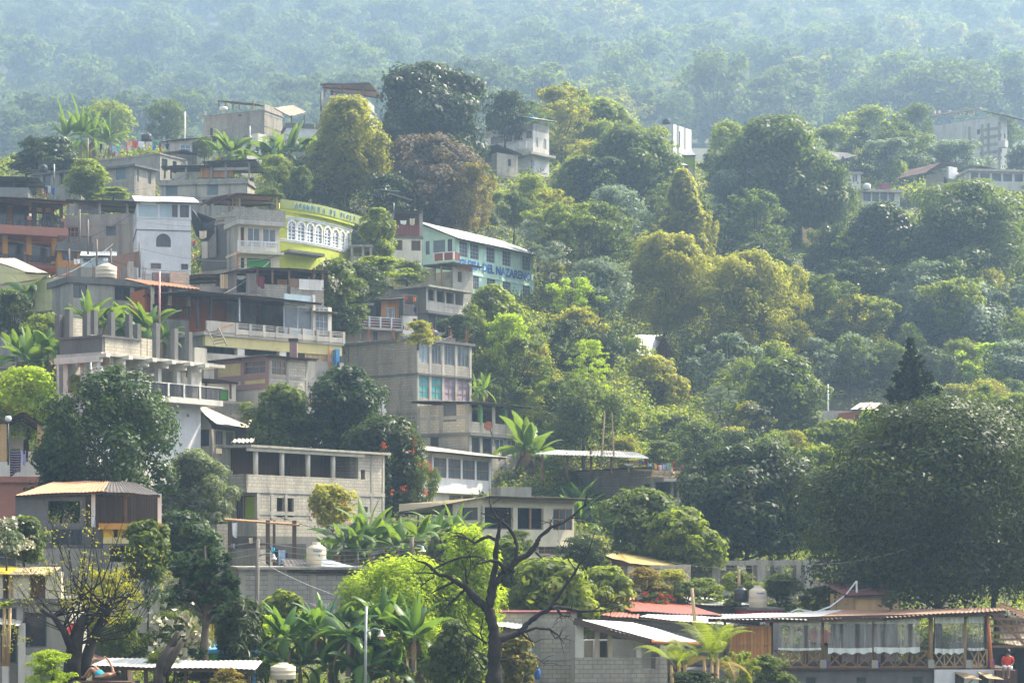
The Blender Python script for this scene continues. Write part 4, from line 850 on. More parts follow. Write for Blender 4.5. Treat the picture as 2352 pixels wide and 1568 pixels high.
# dark big terrace
h=Bd('terrace_house','large house with dark roofed terrace, glass partition and long concrete balustrade','house',150,1400,153,42,xr=1330,LL=6,ytop=870)
h.foot('conc'); zf=h.pt(415,1255).z; zfl=h.pt(415,1240).z; zr=h.pt(420,905,1).z
b=MB(); b.box(0,h.LR,0,5.8,zfl-.25,zfl); b.build('floor_slab','conc_light',h.r)
b=MB(); b.box(.2,h.LR-.1,.15,.5,zfl-1.0,zfl-.26); b.build('beam','yellowcream',h.r)
zc_=zfl-.25
b=MB(); b.box(.3,h.LR-.3,5.5,5.7,-.5,zc_); b.box(.3,.5,.6,5.5,-.5,zc_); b.build('wall','conc',h.r)
b=MB(); b.box(.2,h.LR-2,4.9,5.1,zfl,zfl+3.2); b.build('wall','terracotta',h.r)
for x0,x1 in ((515,590),(598,684),(715,770)): h.window('R',tuple(list(h.hole('R',(x0,1090,x1,1150),4.8)[:2])+[zfl+.9,zfl+2.1]),'B',4.75)
ub=h.ray(415,1200)[0]; hp=h.ray(415,1150)[1]-zfl
b=MB(); b.box(ub,h.LR,-.08,.08,zfl-.05,zfl+hp*.42); b.box(.2,ub,-.06,.1,zfl,zfl+hp); b.build('parapet','conc_light',h.r)
b=MB()
for x in (422,535,650,760,872,985,1100,1210,1322): u=h.ray(x,1200)[0]; b.box(u-.11,u+.11,-.11,.11,zfl-.1,zfl+hp)
for z in (.58,.74,.92): b.box(ub,h.LR,-.03,.03,zfl+hp*z,zfl+hp*z+.05)
b.build('railing','conc_light',h.r)
h.cols('R',[450],930,1140,.14,'metal_grey',.3,'post'); h.cols('R',[100,212],930,1200,.14,'iron',1.,'post')
x0,x1=825,1065; hh=h.hole('R',(825,1050,1062,1185),.8); h.window('R',(hh[0],hh[1],zfl+.75,zfl+2.45),'W',.8); u=hh
b=MB(); b.box(hh[0],hh[1],.78,.9,zfl,zfl+.75); b.box(hh[0],hh[1],.78,.88,zfl+2.5,zfl+3.3); b.build('wall','paleblue',h.r)
hh=h.hole('R',(1088,1070,1195,1190),.7); h.window('R',(hh[0],hh[1],zfl+.5,zfl+2.5),'G',.7); b=MB(); e=h.ray(1225,1100,'R',.7)[0]; b.box(hh[1],e,.7,4.5,zfl,zfl+2.6); b.box(h.ray(1066,1100,'R',.7)[0],hh[0],.7,1,zfl,zfl+3.4); b.build('wall','offwhite',h.r)
a=h.pt(1085,1045,.2);b_=h.pt(1280,1062,.2); h.roofp([a,b_,b_+Vector((0,4.5,.3)),a+Vector((0,4.5,.3))],'tin_cream')
a=h.pt(40,872,-.4);b_=h.pt(1155,982,-.4); zz0=(a.z+b_.z)/2; h.roofp([Vector((a.x,-.4,a.z)),Vector((b_.x,-.4,b_.z)),Vector((b_.x,6,b_.z+.2)),Vector((a.x,6,a.z+.2))],'tin_dark')
# lower storey right end
hh=h.hole('R',(1000,1360,1205,1492),.25); b=MB()
n=15
for i in range(n): u=hh[0]+(hh[1]-hh[0])*(i+.5)/n; b.box(u-.07,u+.07,.25,.31,hh[2],zc_-.6)
b.build('slat_screen','wood_light',h.r)
for x,m_ in ((462,'offwhite'),(815,'offwhite'),(1222,'offwhite')):
    u=h.ray(x,1330,'R',.2)[0]; b=MB(); b.box(u-.3,u+.3,.2,.6,-6.,zc_); b.build('column',m_,h.r)
hh=h.hole('R',(1115,1492,1212,1630),.3); b=MB(); b.box(hh[0],hh[1],.3,.5,hh[2]-3,hh[3]); b.build('wall','white',h.r)
h.add('drain_pipe','orange_pipe',lambda b:b.tube([h.pt(1205,1345,-.05),h.pt(1210,1640,-.05)],.06,8))
b=MB(); b.bar(h.pt(262,1205,-.2),h.pt(395,1162,-.2),.09); b.build('plank','wood_orange',h.r)
# ladder
a=W(180,1205,148.5);b_=W(250,1352,147.5); o=thing('ladder','thin grey ladder leaning below the dark terrace','ladder',b_); b=MB(); dx=Vector((.75,0,.12))
for s_ in (0,1): b.bar(a-b_+dx*s_,dx*s_,.07)
for i in range(1,6): q=(a-b_)*(i/6.); b.bar(q,q+dx,.05)
b.build('ladder_frame','wood_grey',o)
h=Bd('lower_house','white walled lower storey with brown wooden windows below the slatted screen','house',900,2000,147,42,xr=1400,LL=5,ytop=1620) if False else None
zz('G')
h=Bd('lower_house','white wall with two brown wooden windows half hidden by a dark tree','house',1132,800,149,45,xr=1420,LL=5,ytop=470)
h.shell(500,800,'offwhite',R=[(1135,588,1197,715,'b'),(1215,590,1315,720,'b')]); h.foot('offwhite'); h.slab(495,.3,(.1,.3,.1,.1),'conc'); 
h=Bd('concrete_porch','white concrete column and dark awning right of the dark tree in the centre','porch',1790,835,145,20,xr=1822,LL=3,ytop=530)
h.shell(560,900,'white'); h.foot(); h.mono(1690,540,1865,548,'tin_dark',-.5,3,.1)
# yellow and mauve house
h=Bd('mauve_house','yellow and mauve house with brown gridded windows and a sagging dark tin roof','house',790,900,146,48,xr=1135,xl=330,ytop=235)
h.shell(530,900,'conc_light',R=[(975,585,1108,692,'B')]); h.shell(272,530,'block_pale',R=[(820,298,948,425,'b')],L=[(580,300,770,430,'b')])
b=MB(); L_=h.LL
h.bands('L',[785,568,335],[280,440,525],272,532,.38,'mauve',proud=.06); hh=h.hole('L',(345,318,552,460)); 
b=MB(); b.box(-.03,-.005,hh[0],hh[1],hh[2],hh[3]); hh=h.hole('L',(575,455,780,530)); b.box(-.03,-.005,hh[0],hh[1],hh[2],hh[3]); b.build('wall_panel','mustard',h.r)
h.foot(); h.bands('R',[800,960,1128],[440],272,900,.2,'conc')
a=h.pt(255,285,-.5,'L'); b_=h.pt(1165,233,-.4)
h.roofp([Vector((-.5,-.5,h.z(262))),Vector((h.LR+.6,-.5,h.z(258))),Vector((h.LR+.6,h.LL+.5,h.z(255))),Vector((-.5,h.LL+.5,h.z(262)))],'tin_dark')
pole(1012,165,235,146,.22,'brick','brick','') if False else None
b=MB(); 
o=thing('chimney','squat brick chimney with black cap on the mauve and yellow house roof','chimney',W(1012,240,149)); b.box(-.25,.25,-.25,.25,-.5,.8); b.build('stack','mauve',o); b=MB(); b.box(-.32,.32,-.32,.32,.8,1.0); b.build('cap','black',o)
h=Bd('small_shack','white washed shack with green door and low tin roof over a dark stone retaining wall','shed',130,660,144,20,xr=505,LL=5,ytop=440)
h.shell(500,660,'offwhite',R=[(360,560,440,655,'gd')]); h.foot('conc'); h.mono(125,448,530,492,'tin_dark',-.7,5,.2); h.cols('R',[245,460],500,640,.12,'wood_dark',-.4,'post')
h=Bd('retaining_wall','dark grey retaining wall with stone band below the whitewashed shack','wall',125,860,142,24,xr=620,LL=1,ytop=640)
h.shell(650,755,'block_dark',back=False,floor=False); h.shell(755,860,'stone',back=False,floor=False); h.foot('conc_dark'); h.slab(652,.15,(.05,.05,.05,.05))
zz('H')
h=Bd('apartment_block','tall grey block building with curtained windows and a black tank on its roof','house',805,1100,166,50,xr=1282,xl=118,ytop=100)
up=[(820,145,905,318,'cb'),(928,152,1012,330,'cg'),(1040,165,1132,345,'cg'),(1158,178,1255,358,'cg')]; lo=[(820,440,905,640,'ct'),(928,450,1022,640,'ct'),(1042,462,1138,648,'cp'),(1160,475,1260,655,'cp')]
h.shell(108,405,'block',R=up); h.shell(405,745,'block',R=lo); h.shell(745,1100,'stone'); h.foot(); h.slab(105,.2,(.2,.25,.2,.2),'conc_dark','roof'); rebar(h,4,'R',105); rebar(h,4,'L',105,seed=5)
h.bands('L',[165,300,440,620,795],[290,590],108,745,.32,'conc'); h.bands('R',[808,918,1030,1145,1270],[],108,745,.24,'conc_light'); h.slab(412,.14,(.1,.14,.1,.1),'conc_dark','ledge')
h.bands('L',[125,200],[],108,400,.1,'conc_dark'); h.add('drain_pipe','metal_grey',lambda b:b.tube([h.pt(262,140,-.1,'L'),h.pt(285,400,-.1,'L')],.05,6))
tank(876,28,990,108,170,'plastic_black','black water tank with white mark on the tall grey block building',None,'Rotoplas')
h=Bd('blue_doorway','narrow bright blue painted wall and iron gate left of the tall grey block building','gate',88,470,160,20,xr=122,LL=1,ytop=205)
h.shell(205,470,'blue'); h.foot(); h.wbox('R',100,315,120,450,'iron',-.15,-.1,'gate_leaf')
# ---- house with green posts ----
h=Bd('porch_house','grey house with green trimmed porch columns and barred dark windows below','house',1262,1345,157,56,xr=1705,xl=805,ytop=635)
h.shell(930,1240,'block',R=[(1268,968,1352,1110,'n'),(1377,980,1457,1115,'n'),(1492,990,1572,1132,'W'),(1592,1000,1676,1138,'W')],L=[(920,980,990,1075,'D')]); h.shell(1240,1345,'stone')
h.shell(682,930,'block_pale',R=[(1265,690,1352,835,'o'),(1375,700,1478,848,'o'),(1490,690,1575,858,'o'),(1592,700,1668,870,'o')],L=[(1030,680,1148,840,'n')]); h.foot('stone')
h.slab(935,.22,(.15,.25,.15,.1),'conc_dark'); h.bands('R',[1268,1365,1470,1585,1690],[],690,1240,.3,'conc'); h.bands('L',[815,905,1010,1240],[800],690,1240,.28,'conc')
h.cols('R',[1362,1580,1672],690,860,.16,'greenpaint',-.06); h.wbox('R',1490,820,1668,838,'greenpaint',3.,3.1,'painted_band')
for i in range(1): pass
b=MB(); b.box(.3,h.LR-.3,4,4.1,h.z(930),h.z(700)); b.build('wall','block_pale',h.r)
zt=h.z(668); h.roofp([Vector((-.6,-.8,zt)),Vector((h.LR+.7,-.8,zt)),Vector((h.LR+.7,h.LL+.3,zt+.25)),Vector((-.6,h.LL+.3,zt+.25))],'tin_dark')
h.add('drain_pipe','orange_pipe',lambda b:b.tube([h.pt(1725,970,-.1),h.pt(1730,1300,-.1)],.07,8)); 
o=thing('satellite_dish','brown satellite dish on a bent arm at the green trimmed porch','satellite dish',W(1430,880,152)); b=MB(); b.lathe((0,0,0),[(0,.0),(.2,.03),(.32,.09),(.33,.10),(.2,.05),(0,.02)],16); q=b.build('dish','rustiron',o,True); q.rotation_euler=(math.radians(75),0,math.radians(-15)); b=MB(); b.bar((0,.1,0),(.5,.5,-1.2),.06); b.build('arm','black',o)
# ---- white house, four brown windows ----
h=Bd('white_house','white house with four wide brown framed windows and a cream roof edge','house',935,1620,146,64,xr=1452,xl=878,ytop=1065)
h.shell(1112,1440,'white',R=[(948,1150,1062,1320,'B'),(1076,1158,1188,1335,'B'),(1202,1172,1312,1350,'B'),(1325,1186,1436,1358,'B')]); h.shell(1445,1620,'offwhite',R=[(1085,1485,1192,1540,'B'),(1205,1490,1300,1545,'B')],k=.15); h.foot('conc'); h.slab(1440,.16,(.15,.2,.15,.1),'offwhite','ledge')
zt=h.z(1108); h.roofp([Vector((-3.8,-.9,zt)),Vector((h.LR+.9,-.9,zt)),Vector((h.LR+.9,5,zt+.9)),Vector((-3.8,5,zt+.9))],'tin_cream',seed=5); b=MB(); b.box(-3.2,-.1,.3,4,zt-3.3,zt-.1); b.build('side_wall','offwhite',h.r)
# cream house right of dead tree
zz('N')
h=Bd('cream_house','cream house with open terrace, brown gridded window and pale sloping roof behind the dead tree','house',1000,640,129,48,xr=1685,xl=775,ytop=148)
z0=520
h.shell(415,530,'cream',R=[]); 
h.shell(215,415,'cream',R=[(1003,252,1228,415,'o'),(1262,252,1455,420,'o'),(1528,262,1672,432,'b')],L=[(845,255,962,350,'k')]); h.shell(530,640,'cream',R=[(1420,542,1560,600,'b')],k=.2); h.foot('cream')
h.wbox('R',1352,255,1364,418,'wood',.05,.12,'window_bar'); h.window('R',h.hole('R',(1262,252,1455,420),1.8),'k',1.8); h.window('R',h.hole('R',(1003,252,1228,415),1.8),'k',1.8)
h.slab(528,.14,(.08,.1,.1,.1),'cream','ledge')
zt=h.z(172)+.05; zl=h.pt(775,210,0,'L').z; h.roofp([Vector((-.3,-.9,zt)),Vector((h.LR+.7,-.9,zt)),Vector((h.LR+.7,7,zt-.9)),Vector((-.3,7,zt-.9))],'tin_cream',seed=9)
b=MB(); b.quad((0,0,h.z(215)),(0,7,h.z(215)),(0,7,zt-1.),(0,0,zt-.1)); b.quad((0,0.02,h.z(215)),(h.LR,0.02,h.z(215)),(h.LR,0.02,zt-.1),(0,0.02,zt-.1)); b.build('gable_wall','cream',h.r)
# ---- white arcade house at the left ----
zz('F')
h=Bd('arcade_house','cream house with long open arcade, balcony railing and an unfinished block top storey','house',848,1200,132,56,xr=1850,xl=545,ytop=-20)
h.foot('offwhite')
zr0=h.z(268); zr1=h.z(240); zp=h.z(105); 
u2=h.ray(1160,200)[0]
# roof slab and unfinished top
b=MB(); b.box(-.5,h.LR+.4,-.9,h.LL,zr0,zr1); b.build('roof','conc_light',h.r)
b=MB()
for x in (950,1150,1360,1530,1690,1820): u=h.ray(x,300,'R',-1.5)[0]; b.box(u-.18,u+.18,-1.5,-.9,zr0-.15,zr1-.12); b.box(u-.14,u+.14,-.9,h.LL,zr0-.4,zr0-.01)
b.build('beam','offwhite',h.r)
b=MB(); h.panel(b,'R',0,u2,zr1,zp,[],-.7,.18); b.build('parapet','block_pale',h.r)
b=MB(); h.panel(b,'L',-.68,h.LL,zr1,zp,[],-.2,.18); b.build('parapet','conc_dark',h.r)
b=MB(); b.box(-.3,u2,-.8,h.LL,zp,zp+.14); b.build('floor_slab','conc_dark',h.r)
for x,yt in ((845,-20),(995,-5),(1150,10)): 
    u=h.ray(x,100,'R',-.6)[0]; b=MB(); b.box(u-.16,u+.16,-.6,-.28,zp+.14,zp+1.6); b.build('column','conc_dark',h.r)
for x in (590,500,745): 
    v=h.ray(x,100,'L',0)[0]; b=MB(); b.box(0,.3,v-.2,v+.2,zp+.14,zp+1.6+(.3 if x==590 else 0)); b.build('column','conc_dark',h.r)
b=MB(); b.box(.3,u2,3.0,3.2,zp+.14,zp+1.5); b.box(.3,.5,3.2,h.LL,zp+.14,zp+1.5); b.build('parapet','block_pale',h.r)
for x,hh in ((1225,2.1),(1390,2.3),(1550,2.1),(1675,2.0)):
    u=h.ray(x,250,'R',0)[0]; b=MB(); b.box(u-.17,u+.17,.0,.35,zr1,zr1+hh); b.build('column','conc_dark',h.r)
for x in (1185,1265,1320): 
    u=h.ray(x,250,'R',2.5)[0]; b=MB(); b.box(u-.25,u+.25,2.5,2.8,zr1,zr1+1.6); b.build('block_pier','block_pale',h.r)
b=MB(); u=h.ray(1690,250,'R',.5)[0]; b.box(u,h.LR,.3,.5,zr1,zr1+1.1); b.build('parapet','conc',h.r)
zfl=zr0-2.12
b=MB(); b.box(-.1,h.LR+.2,-.9,h.LL,zfl-.35,zfl); b.build('floor_slab','offwhite',h.r)
b=MB(); b.box(.2,h.LR-.2,3.4,3.6,zfl,zr0-.02); b.build('wall','offwhite',h.r)
for x in (1020,1130,1200,1300,1400): 
    u=h.ray(x,400,'R',3.3)[0]; h.window('R',(u-.5,u+.5,zfl,zfl+1.7),'D',3.25,'door')
for x in (862,975,1085,1235,1400,1565,1690):
    u=h.ray(x,400,'R',-.3)[0]; b=MB(); b.box(u-.15,u+.15,-.35,.0,zfl,zr0-.02); b.build('column','offwhite',h.r)
for v in (h.LL*.4,h.LL*.9): b=MB(); b.box(0,.4,v-.2,v+.2,zfl,zr0-.02); b.build('column','offwhite',h.r)
b=MB(); u=h.ray(1625,400,'R',.2)[0]; b.box(u,h.LR-.2,.6,3.4,zfl,zr0-.02); b.build('wall','offwhite',h.r)
b=MB(); ua=h.ray(900,500,'R',-.85)[0]; b.box(ua,h.LR+.2,-.87,-.82,zfl+.72,zfl+.78)
n=90
for i in range(n+1): u=ua+(h.LR-ua)*i/n; b.box(u-.03,u+.03,-.86,-.83,zfl,zfl+.75)
b.build('balusters','iron',h.r); b=MB()
for x in (900,1100,1312,1475,1612,1750): u=h.ray(x,560,'R',-.85)[0]; b.box(u-.07,u+.07,-.93,-.77,zfl,zfl+.82)
b.box(ua,h.LR+.2,-.91,-.79,zfl+.78,zfl+.84); b.build('railing','offwhite',h.r)
b=MB(); h.panel(b,'R',.3,h.LR-.6,-3,zfl-.35,[h.hole('R',(1640,772,1664,798),.3)],.3,.2); h.panel(b,'L',.3,h.LL,-3,zfl-.35,[],.3,.2); b.build('wall','white',h.r)
b=MB(); b.box(h.LR-.8,h.LR-.6,.5,h.LL,-3,zfl-.35); b.build('wall','white',h.r)
pole(1648,60,345,139,.09,'pink_pipe','pink pipe standing on the roof of the arcade house','pipe','pipe')
t=pole(797,320,450,127,.05,'metal_grey','street lamp with curved arm before the left arcade columns','street_lamp','street lamp',lamp=(895,385,126))
# house at left lower: (20-170,300-480)
h=Bd('low_house','small pale block outbuilding at the left edge behind the banana plants','shed',-60,480,156,14,xr=175,LL=4,ytop=305)
h.shell(310,480,'block_pale'); h.foot(); h.slab(372,.08,(.05,.05,.05,.05),'conc_dark','ledge')
# cream roof house
zz('G')
h=Bd('glazed_house','house with glazed porch and long sunlit cream roof beside the arcade house','house',290,1480,141,60,xr=880,xl=132,ytop=795)
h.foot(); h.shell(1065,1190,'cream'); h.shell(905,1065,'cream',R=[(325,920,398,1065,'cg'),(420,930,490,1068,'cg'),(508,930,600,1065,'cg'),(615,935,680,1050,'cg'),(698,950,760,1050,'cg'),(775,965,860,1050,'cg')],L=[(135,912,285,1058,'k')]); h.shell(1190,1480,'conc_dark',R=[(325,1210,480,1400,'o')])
h.slab(1195,.12,(.3,.5,.1,.1),'conc_dark')
a=h.pt(132,795,-.5,'L'); zt=h.z(862); h.roofp([Vector((-.6,-.9,zt)),Vector((h.LR+1,-.9,zt-.35)),Vector((h.LR+1,h.LL+.5,zt+1.3)),Vector((-.6,h.LL+.5,zt+1.8))],'tin_cream',seed=11)
b=MB(); b.poly([(0.01,0,h.z(905)),(0.01,h.LL,h.z(905)),(0.01,h.LL,zt+1.6),(0.01,0,zt-.1)]); b.build('gable_wall','cream',h.r)
b=MB(); p=h.pt(310,1070,-.3); q=h.pt(475,1130,-.3); b.box(p.x,q.x,-.5,-.35,q.z,p.z); b.build('board','beige',h.r)
pole(292,905,1375,139,.10,'bark_light','pale twisted wooden pole left of the open block porch','pole',x2=312)
# ---- open block porch building ----
h=Bd('block_building','two storey grey block building with an open columned upper floor in the centre foreground','house',690,1690,124,55,xr=1812,xl=455,ytop=1015)
zt=h.z(1048); zp1=h.z(1305); zp0=h.z(1432)
h.foot('conc'); h.slab(0,.13,(.9,.35,.2,.3),'conc',name='roof',z=zt)
b=MB(); b.box(-.8,h.LR*.82,-.12,.1,zt-.34,zt-.132); b.build('beam','offwhite',h.r)
# parapet and bays
def zr(y): return h.z(y)
b=MB(); h.panel(b,'R',0.,h.LR,zp0,zp1,[],0,.18); h.panel(b,'L',.0,h.LL,zp0,zp1,[],-.9,.18); b.box(-.9,0,0,.18,zp0,zp1); b.build('parapet','block',h.r)
b=MB(); b.box(-.9,h.LR,-.05,h.LL,zp0-.2,zp0); b.build('floor_slab','conc',h.r)
for x in (695,925,1153,1374):
    u=h.ray(x,1200,'R',.05)[0]; b=MB(); b.tube([(u,.2,zp1),(u,.2,zt-.132)],.15,14); b.build('column','offwhite',h.r,True)
u=h.ray(1580,1200)[0]; hw=h.hole('R',(1603,1262,1640,1378)); b=MB(); h.panel(b,'R',u,h.LR,zp1,zt-.131,[hw],0,.18); b.box(h.LR-.18,h.LR,.18,h.LL,zp0,zt-.131); b.box(u,u+.18,.18,h.LL-.1,zp0,zt-.131); b.build('wall','block',h.r)
b=MB(); b.box(0,u,h.LL-.1,h.LL+.1,zp0,zt-.131); b.build('wall','wood_dark',h.r); b=MB(); v=h.LL; b.box(-.7,-.4,h.LL-.4,h.LL,zp1,zt-.132); b.build('column','conc',h.r)  # back wall: shade of the open bays is put into its dark colour
h.window('R',(4,5,zp0+.05,zp0+1.5),'D',h.LL-.3,'door')
h.bands('R',[700,822,945,1165,1350,1590,1700,1800],[1450,1640],1440,1690,.22,'conc'); h.bands('R',[1700,1800],[],1060,1440,.2,'conc')
zz('M')
h.shell(138,470,'block',R=[(620,170,676,315,'o'),(694,176,748,322,'o'),(890,205,930,345,'o'),(1272,248,1302,290,'o')],L=[(315,160,368,455,'k'),(370,175,470,452,'lg')])
h.shell(470,560,'conc_dark',floor=False)
b=MB(); p=h.ray(340,40,'R',-.5)
zz('G'); 
o=thing('metal_sheet','bent pale corrugated sheet lying on the block building roof corner','metal sheet',W(560,1025,131)); b=MB(); b.corr([(-.68,0,.0),(.68,.2,.05),(.68,.8,.32),(-.68,.8,.22)],pitch=.25,amp=.04); b.build('sheet','tin_cream',o)
o=thing('rubble_bag','white and blue bag lying on the far roof edge of the block building','bag',W(1700,1168,138)); b=MB(); b.lathe((0,0,0),[(0,0),(.3,.03),(.33,.1),(.2,.2),(0,.22)],10); b.build('sack','cloth light blue',o,True)
# ================= centre foreground =================
zz('M')
h=Bd('block_house','low wide foreground block house with tank and loose sheets on its flat roof','house',340,980,112,10,xr=1290,LL=9,ytop=690)
h.shell(700,980,'block_big'); h.foot(); h.slab(698,.14,(.1,.25,.1,.1),'conc','roof'); h.bands('R',[360,575,888,1205],[],715,980,.34,'conc')
a=h.pt(700,722,-.3);b_=h.pt(1300,742,-.3); h.roofp([a,b_,b_+Vector((0,5,.55)),a+Vector((0,5,.55))],'tin_dark')
tank(843,515,990,702,115,'plastic_cream','tall cream water tank with blue sticker on the low block house roof',None,'Rotoplas')
o=thing('sticker','round pale blue sticker on the tall cream tank','sticker',W(938,612,113.3)); b=MB(); b.tube([(0,0,0),(0,-.03,0)],.09,20); b.build('disc','paint_white',o); b=MB(); b.tube([(0,-.031,0),(0,-.04,0)],.055,20); b.build('emblem','cloth teal',o)
o=thing('metal_sheet','grey corrugated sheets leaning by the tall cream tank','metal sheet',W(945,700,113)); b=MB(); b.corr([(0,0,.0),(0,.2,.5),(1.8,.5,-.0),(1.7,0,-.12)],pitch=.2,amp=.02); b.build('sheet','tin_silver',o)
h=Bd('wash_shelter','rickety post frame with thin roof and laundry behind the utility pole','shelter',255,700,118,8,xr=790,LL=4,ytop=335)
h.mono(230,342,792,382,'wood',-.2,1.2,.1,corr=False,t=.08)
h.cols('R',[268,553,752],350,690,.22,'wood_dark',0,'post'); h.cols('R',[268,600],350,690,.15,'wood_dark',3,'post'); b=MB(); b.bar(h.pt(560,540),h.pt(650,690),.1); b.build('brace','wood_dark',h.r)
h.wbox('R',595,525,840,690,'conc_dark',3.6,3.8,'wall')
h=Bd('tin_fence','rusty tin fence right of the tall cream tank','fence',985,700,118,5,xr=1132,LL=.3,ytop=608); h.wbox('R',985,610,1132,700,'tin_rust',0,.05,'metal_sheet')
laundry([(578,550,606,580,'turquoise'),(606,566,632,640,'black'),(632,570,684,685,'light blue'),(684,585,700,640,'navy'),(284,365,325,470,'white'),(276,520,310,560,'grey'),(410,478,440,520,'cream')],117.5,'the post frame behind the utility pole','laundry on the post frame',line=False)
h=Bd('striped_wall','pale stone wall with dark striped joints left of the utility pole','wall',170,560,120,30,xr=262,LL=2,ytop=375); h.shell(378,560,'block_pale',back=False,floor=False); h.foot('block_pale')
cloth(862,965,1062,1102,104,'white','large faded printed advertising banner in front of the block wall',None,'banner','banner',.03,cat='banner')
h=Bd('yellow_house','small yellow and blue framed kiosk with green awning at the lower left','kiosk',95,1568,92,6,xr=460,LL=5,ytop=1130)
h.shell(1320,1700,'limegreen',R=[(130,1400,330,1500,'k')]); h.foot(); h.wbox('R',95,1130,150,1315,'yellow',2.5,2.7,'wall'); h.cols('R',[448],1320,1568,.18,'blue',-.5); h.slab(1318,.12,(.1,.6,.1,.1),'blue','beam'); h.wbox('R',130,1340,235,1392,'greenpaint',-.5,-.3,'awning')
tank(572,1415,762,1535,88,'plastic_cream','cream water tank partly hidden by the big banana plants at the bottom')
o=thing('plastic_barrel','red barrel pipe joint behind the spiky plant by the utility pole','barrel',W(520,1130,97)); b=MB(); b.tube([(0,0,0),(0,0,.5)],.16,16); b.build('barrel_body','terracotta',o); b=MB(); b.tube([(0,0,.42),(0,0,.56)],.17,16); b.build('lid','plastic_black',o)
# ================= lower left =================
zz('F')
h=Bd('roof_pavilion','orange columned rooftop terrace under a red tin gable at the left edge','house',-120,1330,128,14,xr=375,LL=6,ytop=755)
h.shell(1190,1330,'offwhite'); h.foot('pinkbrown'); h.cols('R',[30,355],860,1195,.36,'tanwall',.0); h.cols('R',[85,185],880,1195,.14,'paleyellow',4,'post'); h.wbox('R',65,980,205,1075,'beige',3.7,3.8,'wall_panel'); h.wbox('R',-100,880,10,1160,'tanwall',.3,.5,'wall'); h.slab(1320,.35,(.1,.2,.1,.1),'pinkbrown')
a=h.pt(-100,770,-.4); r1=h.pt(205,755,2.5); e=h.pt(378,865,-.4); e0=h.pt(30,822,-.4)
zr_=h.pt(205,757,0).z; ze=h.pt(375,868,0).z; ul=h.ray(45,820,'R',-.4)[0]; ur=h.LR+.1; um=h.ray(205,757)[0]
h.roofp([Vector((ul,-.4,ze+.25)),Vector((um,-.4,zr_)),Vector((um,6,zr_)),Vector((ul,6,ze+.25))],'tin_red'); h.roofp([Vector((um,-.4,zr_-.02)),Vector((ur,-.4,ze)),Vector((ur,6,ze)),Vector((um,6,zr_-.02))],'tin_red')
h.roofp([Vector((ul-6,-.4,ze+2)),Vector((ul-.02,-.4,ze+.25)),Vector((ul-.02,6,ze+.25)),Vector((ul-6,6,ze+2))],'tin_red')
t=pole(72,840,1100,126.5,.04,'iron','globe lamp on a thin dark post at the orange rooftop terrace','street_lamp','street lamp'); b=MB(); b.lathe((0,0,(1100-840)*.2614/F*126.5),[(.03,-.03),(.12,.0),(.19,.08),(.19,.22),(.14,.32),(0,.34)],16); b.build('lamp_globe','plastic_white',t,True)
cloth(85,1088,182,1310,126.8,'','dark purple striped woven blanket over the orange terrace parapet',None,'blanket','striped_cloth',cat='blanket')
laundry([(180,1095,228,1215,'lilac'),(205,1098,240,1120,'black'),(245,1100,300,1205,'cream'),(300,1103,360,1150,'green')],126.7,'the orange columned rooftop terrace','laundry on the orange rooftop',line=False)
zz('L')
h=Bd('rust_roof_house','grey house with a wide rusty orange tin roof behind the bare shrub','house',115,560,110,10,xr=1200,LL=7,ytop=50)
h.shell(400,560,'conc_dark',R=[(380,410,620,540,'n')]); b=MB(); u=h.ray(360,250)[0]; h.panel(b,'R',0,h.ray(640,250)[0],h.z(402),h.z(170),[h.hole('R',(360,205,600,370))],0,.18); b.build('wall','conc_dark',h.r); h.foot()
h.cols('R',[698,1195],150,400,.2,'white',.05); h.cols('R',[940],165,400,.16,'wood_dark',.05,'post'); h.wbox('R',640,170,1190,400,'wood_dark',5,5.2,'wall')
h.roofp([h.pt(105,160,-.5),h.pt(775,130,-.5),h.pt(815,55,4.5),h.pt(400,62,4.5)],'tin_orange',seed=4)
h.roofp([h.pt(778,132,-.4),h.pt(1205,160,-.4),h.pt(1010,62,4.5),h.pt(818,57,4.5)],'tin_dark',seed=4)
h=Bd('yellow_balcony','yellow painted balcony with brown planks below the rusty roof','balcony',770,660,107,10,xr=1195,LL=4,ytop=345)
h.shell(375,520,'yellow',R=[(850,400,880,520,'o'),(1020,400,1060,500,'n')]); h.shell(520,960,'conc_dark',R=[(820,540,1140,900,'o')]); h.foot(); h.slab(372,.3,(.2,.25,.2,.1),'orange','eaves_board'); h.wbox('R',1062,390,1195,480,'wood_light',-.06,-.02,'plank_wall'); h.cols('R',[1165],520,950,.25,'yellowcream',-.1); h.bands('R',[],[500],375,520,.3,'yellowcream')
h=Bd('concrete_house','grey house with planked upper floor and dark window bays at the lower left corner','house',-160,1568,96,4,xr=500,LL=7,ytop=730)
h.shell(960,1700,'conc',R=[(-100,1000,125,1420,'n'),(172,1040,350,1300,'n')]); h.foot(); h.slab(935,.2,(.1,.3,.1,.1),'conc_dark'); h.wbox('R',-100,750,370,935,'wood',.6,.7,'plank_wall'); h.cols('R',[-40,160,400],735,935,.95 if False else .7,'cream',.05); h.cols('R',[82],750,935,.2,'wood_light',.05,'post'); h.mono(-120,748,60,748,'yellow',-.3,3,.3,corr=False); h.mono(62,752,380,752,'wood_light',-.3,3,.3,corr=False)
h.wbox('R',150,1360,300,1568,'offwhite',-.6,-.4,'parapet'); h.cols('R',[40,160],1120,1568,.28,'offwhite',-.7)
a=h.pt(-120,1108,-1.2);b_=h.pt(140,1135,-1.2); h.roofp([a,b_,b_+Vector((0,1.4,.2)),a+Vector((0,1.4,.2))],'tin_white')
h=Bd('red_awning','red cloth awning on a dark stall between the bare shrub trunks','awning',360,1250,97,6,xr=560,LL=2,ytop=1090)
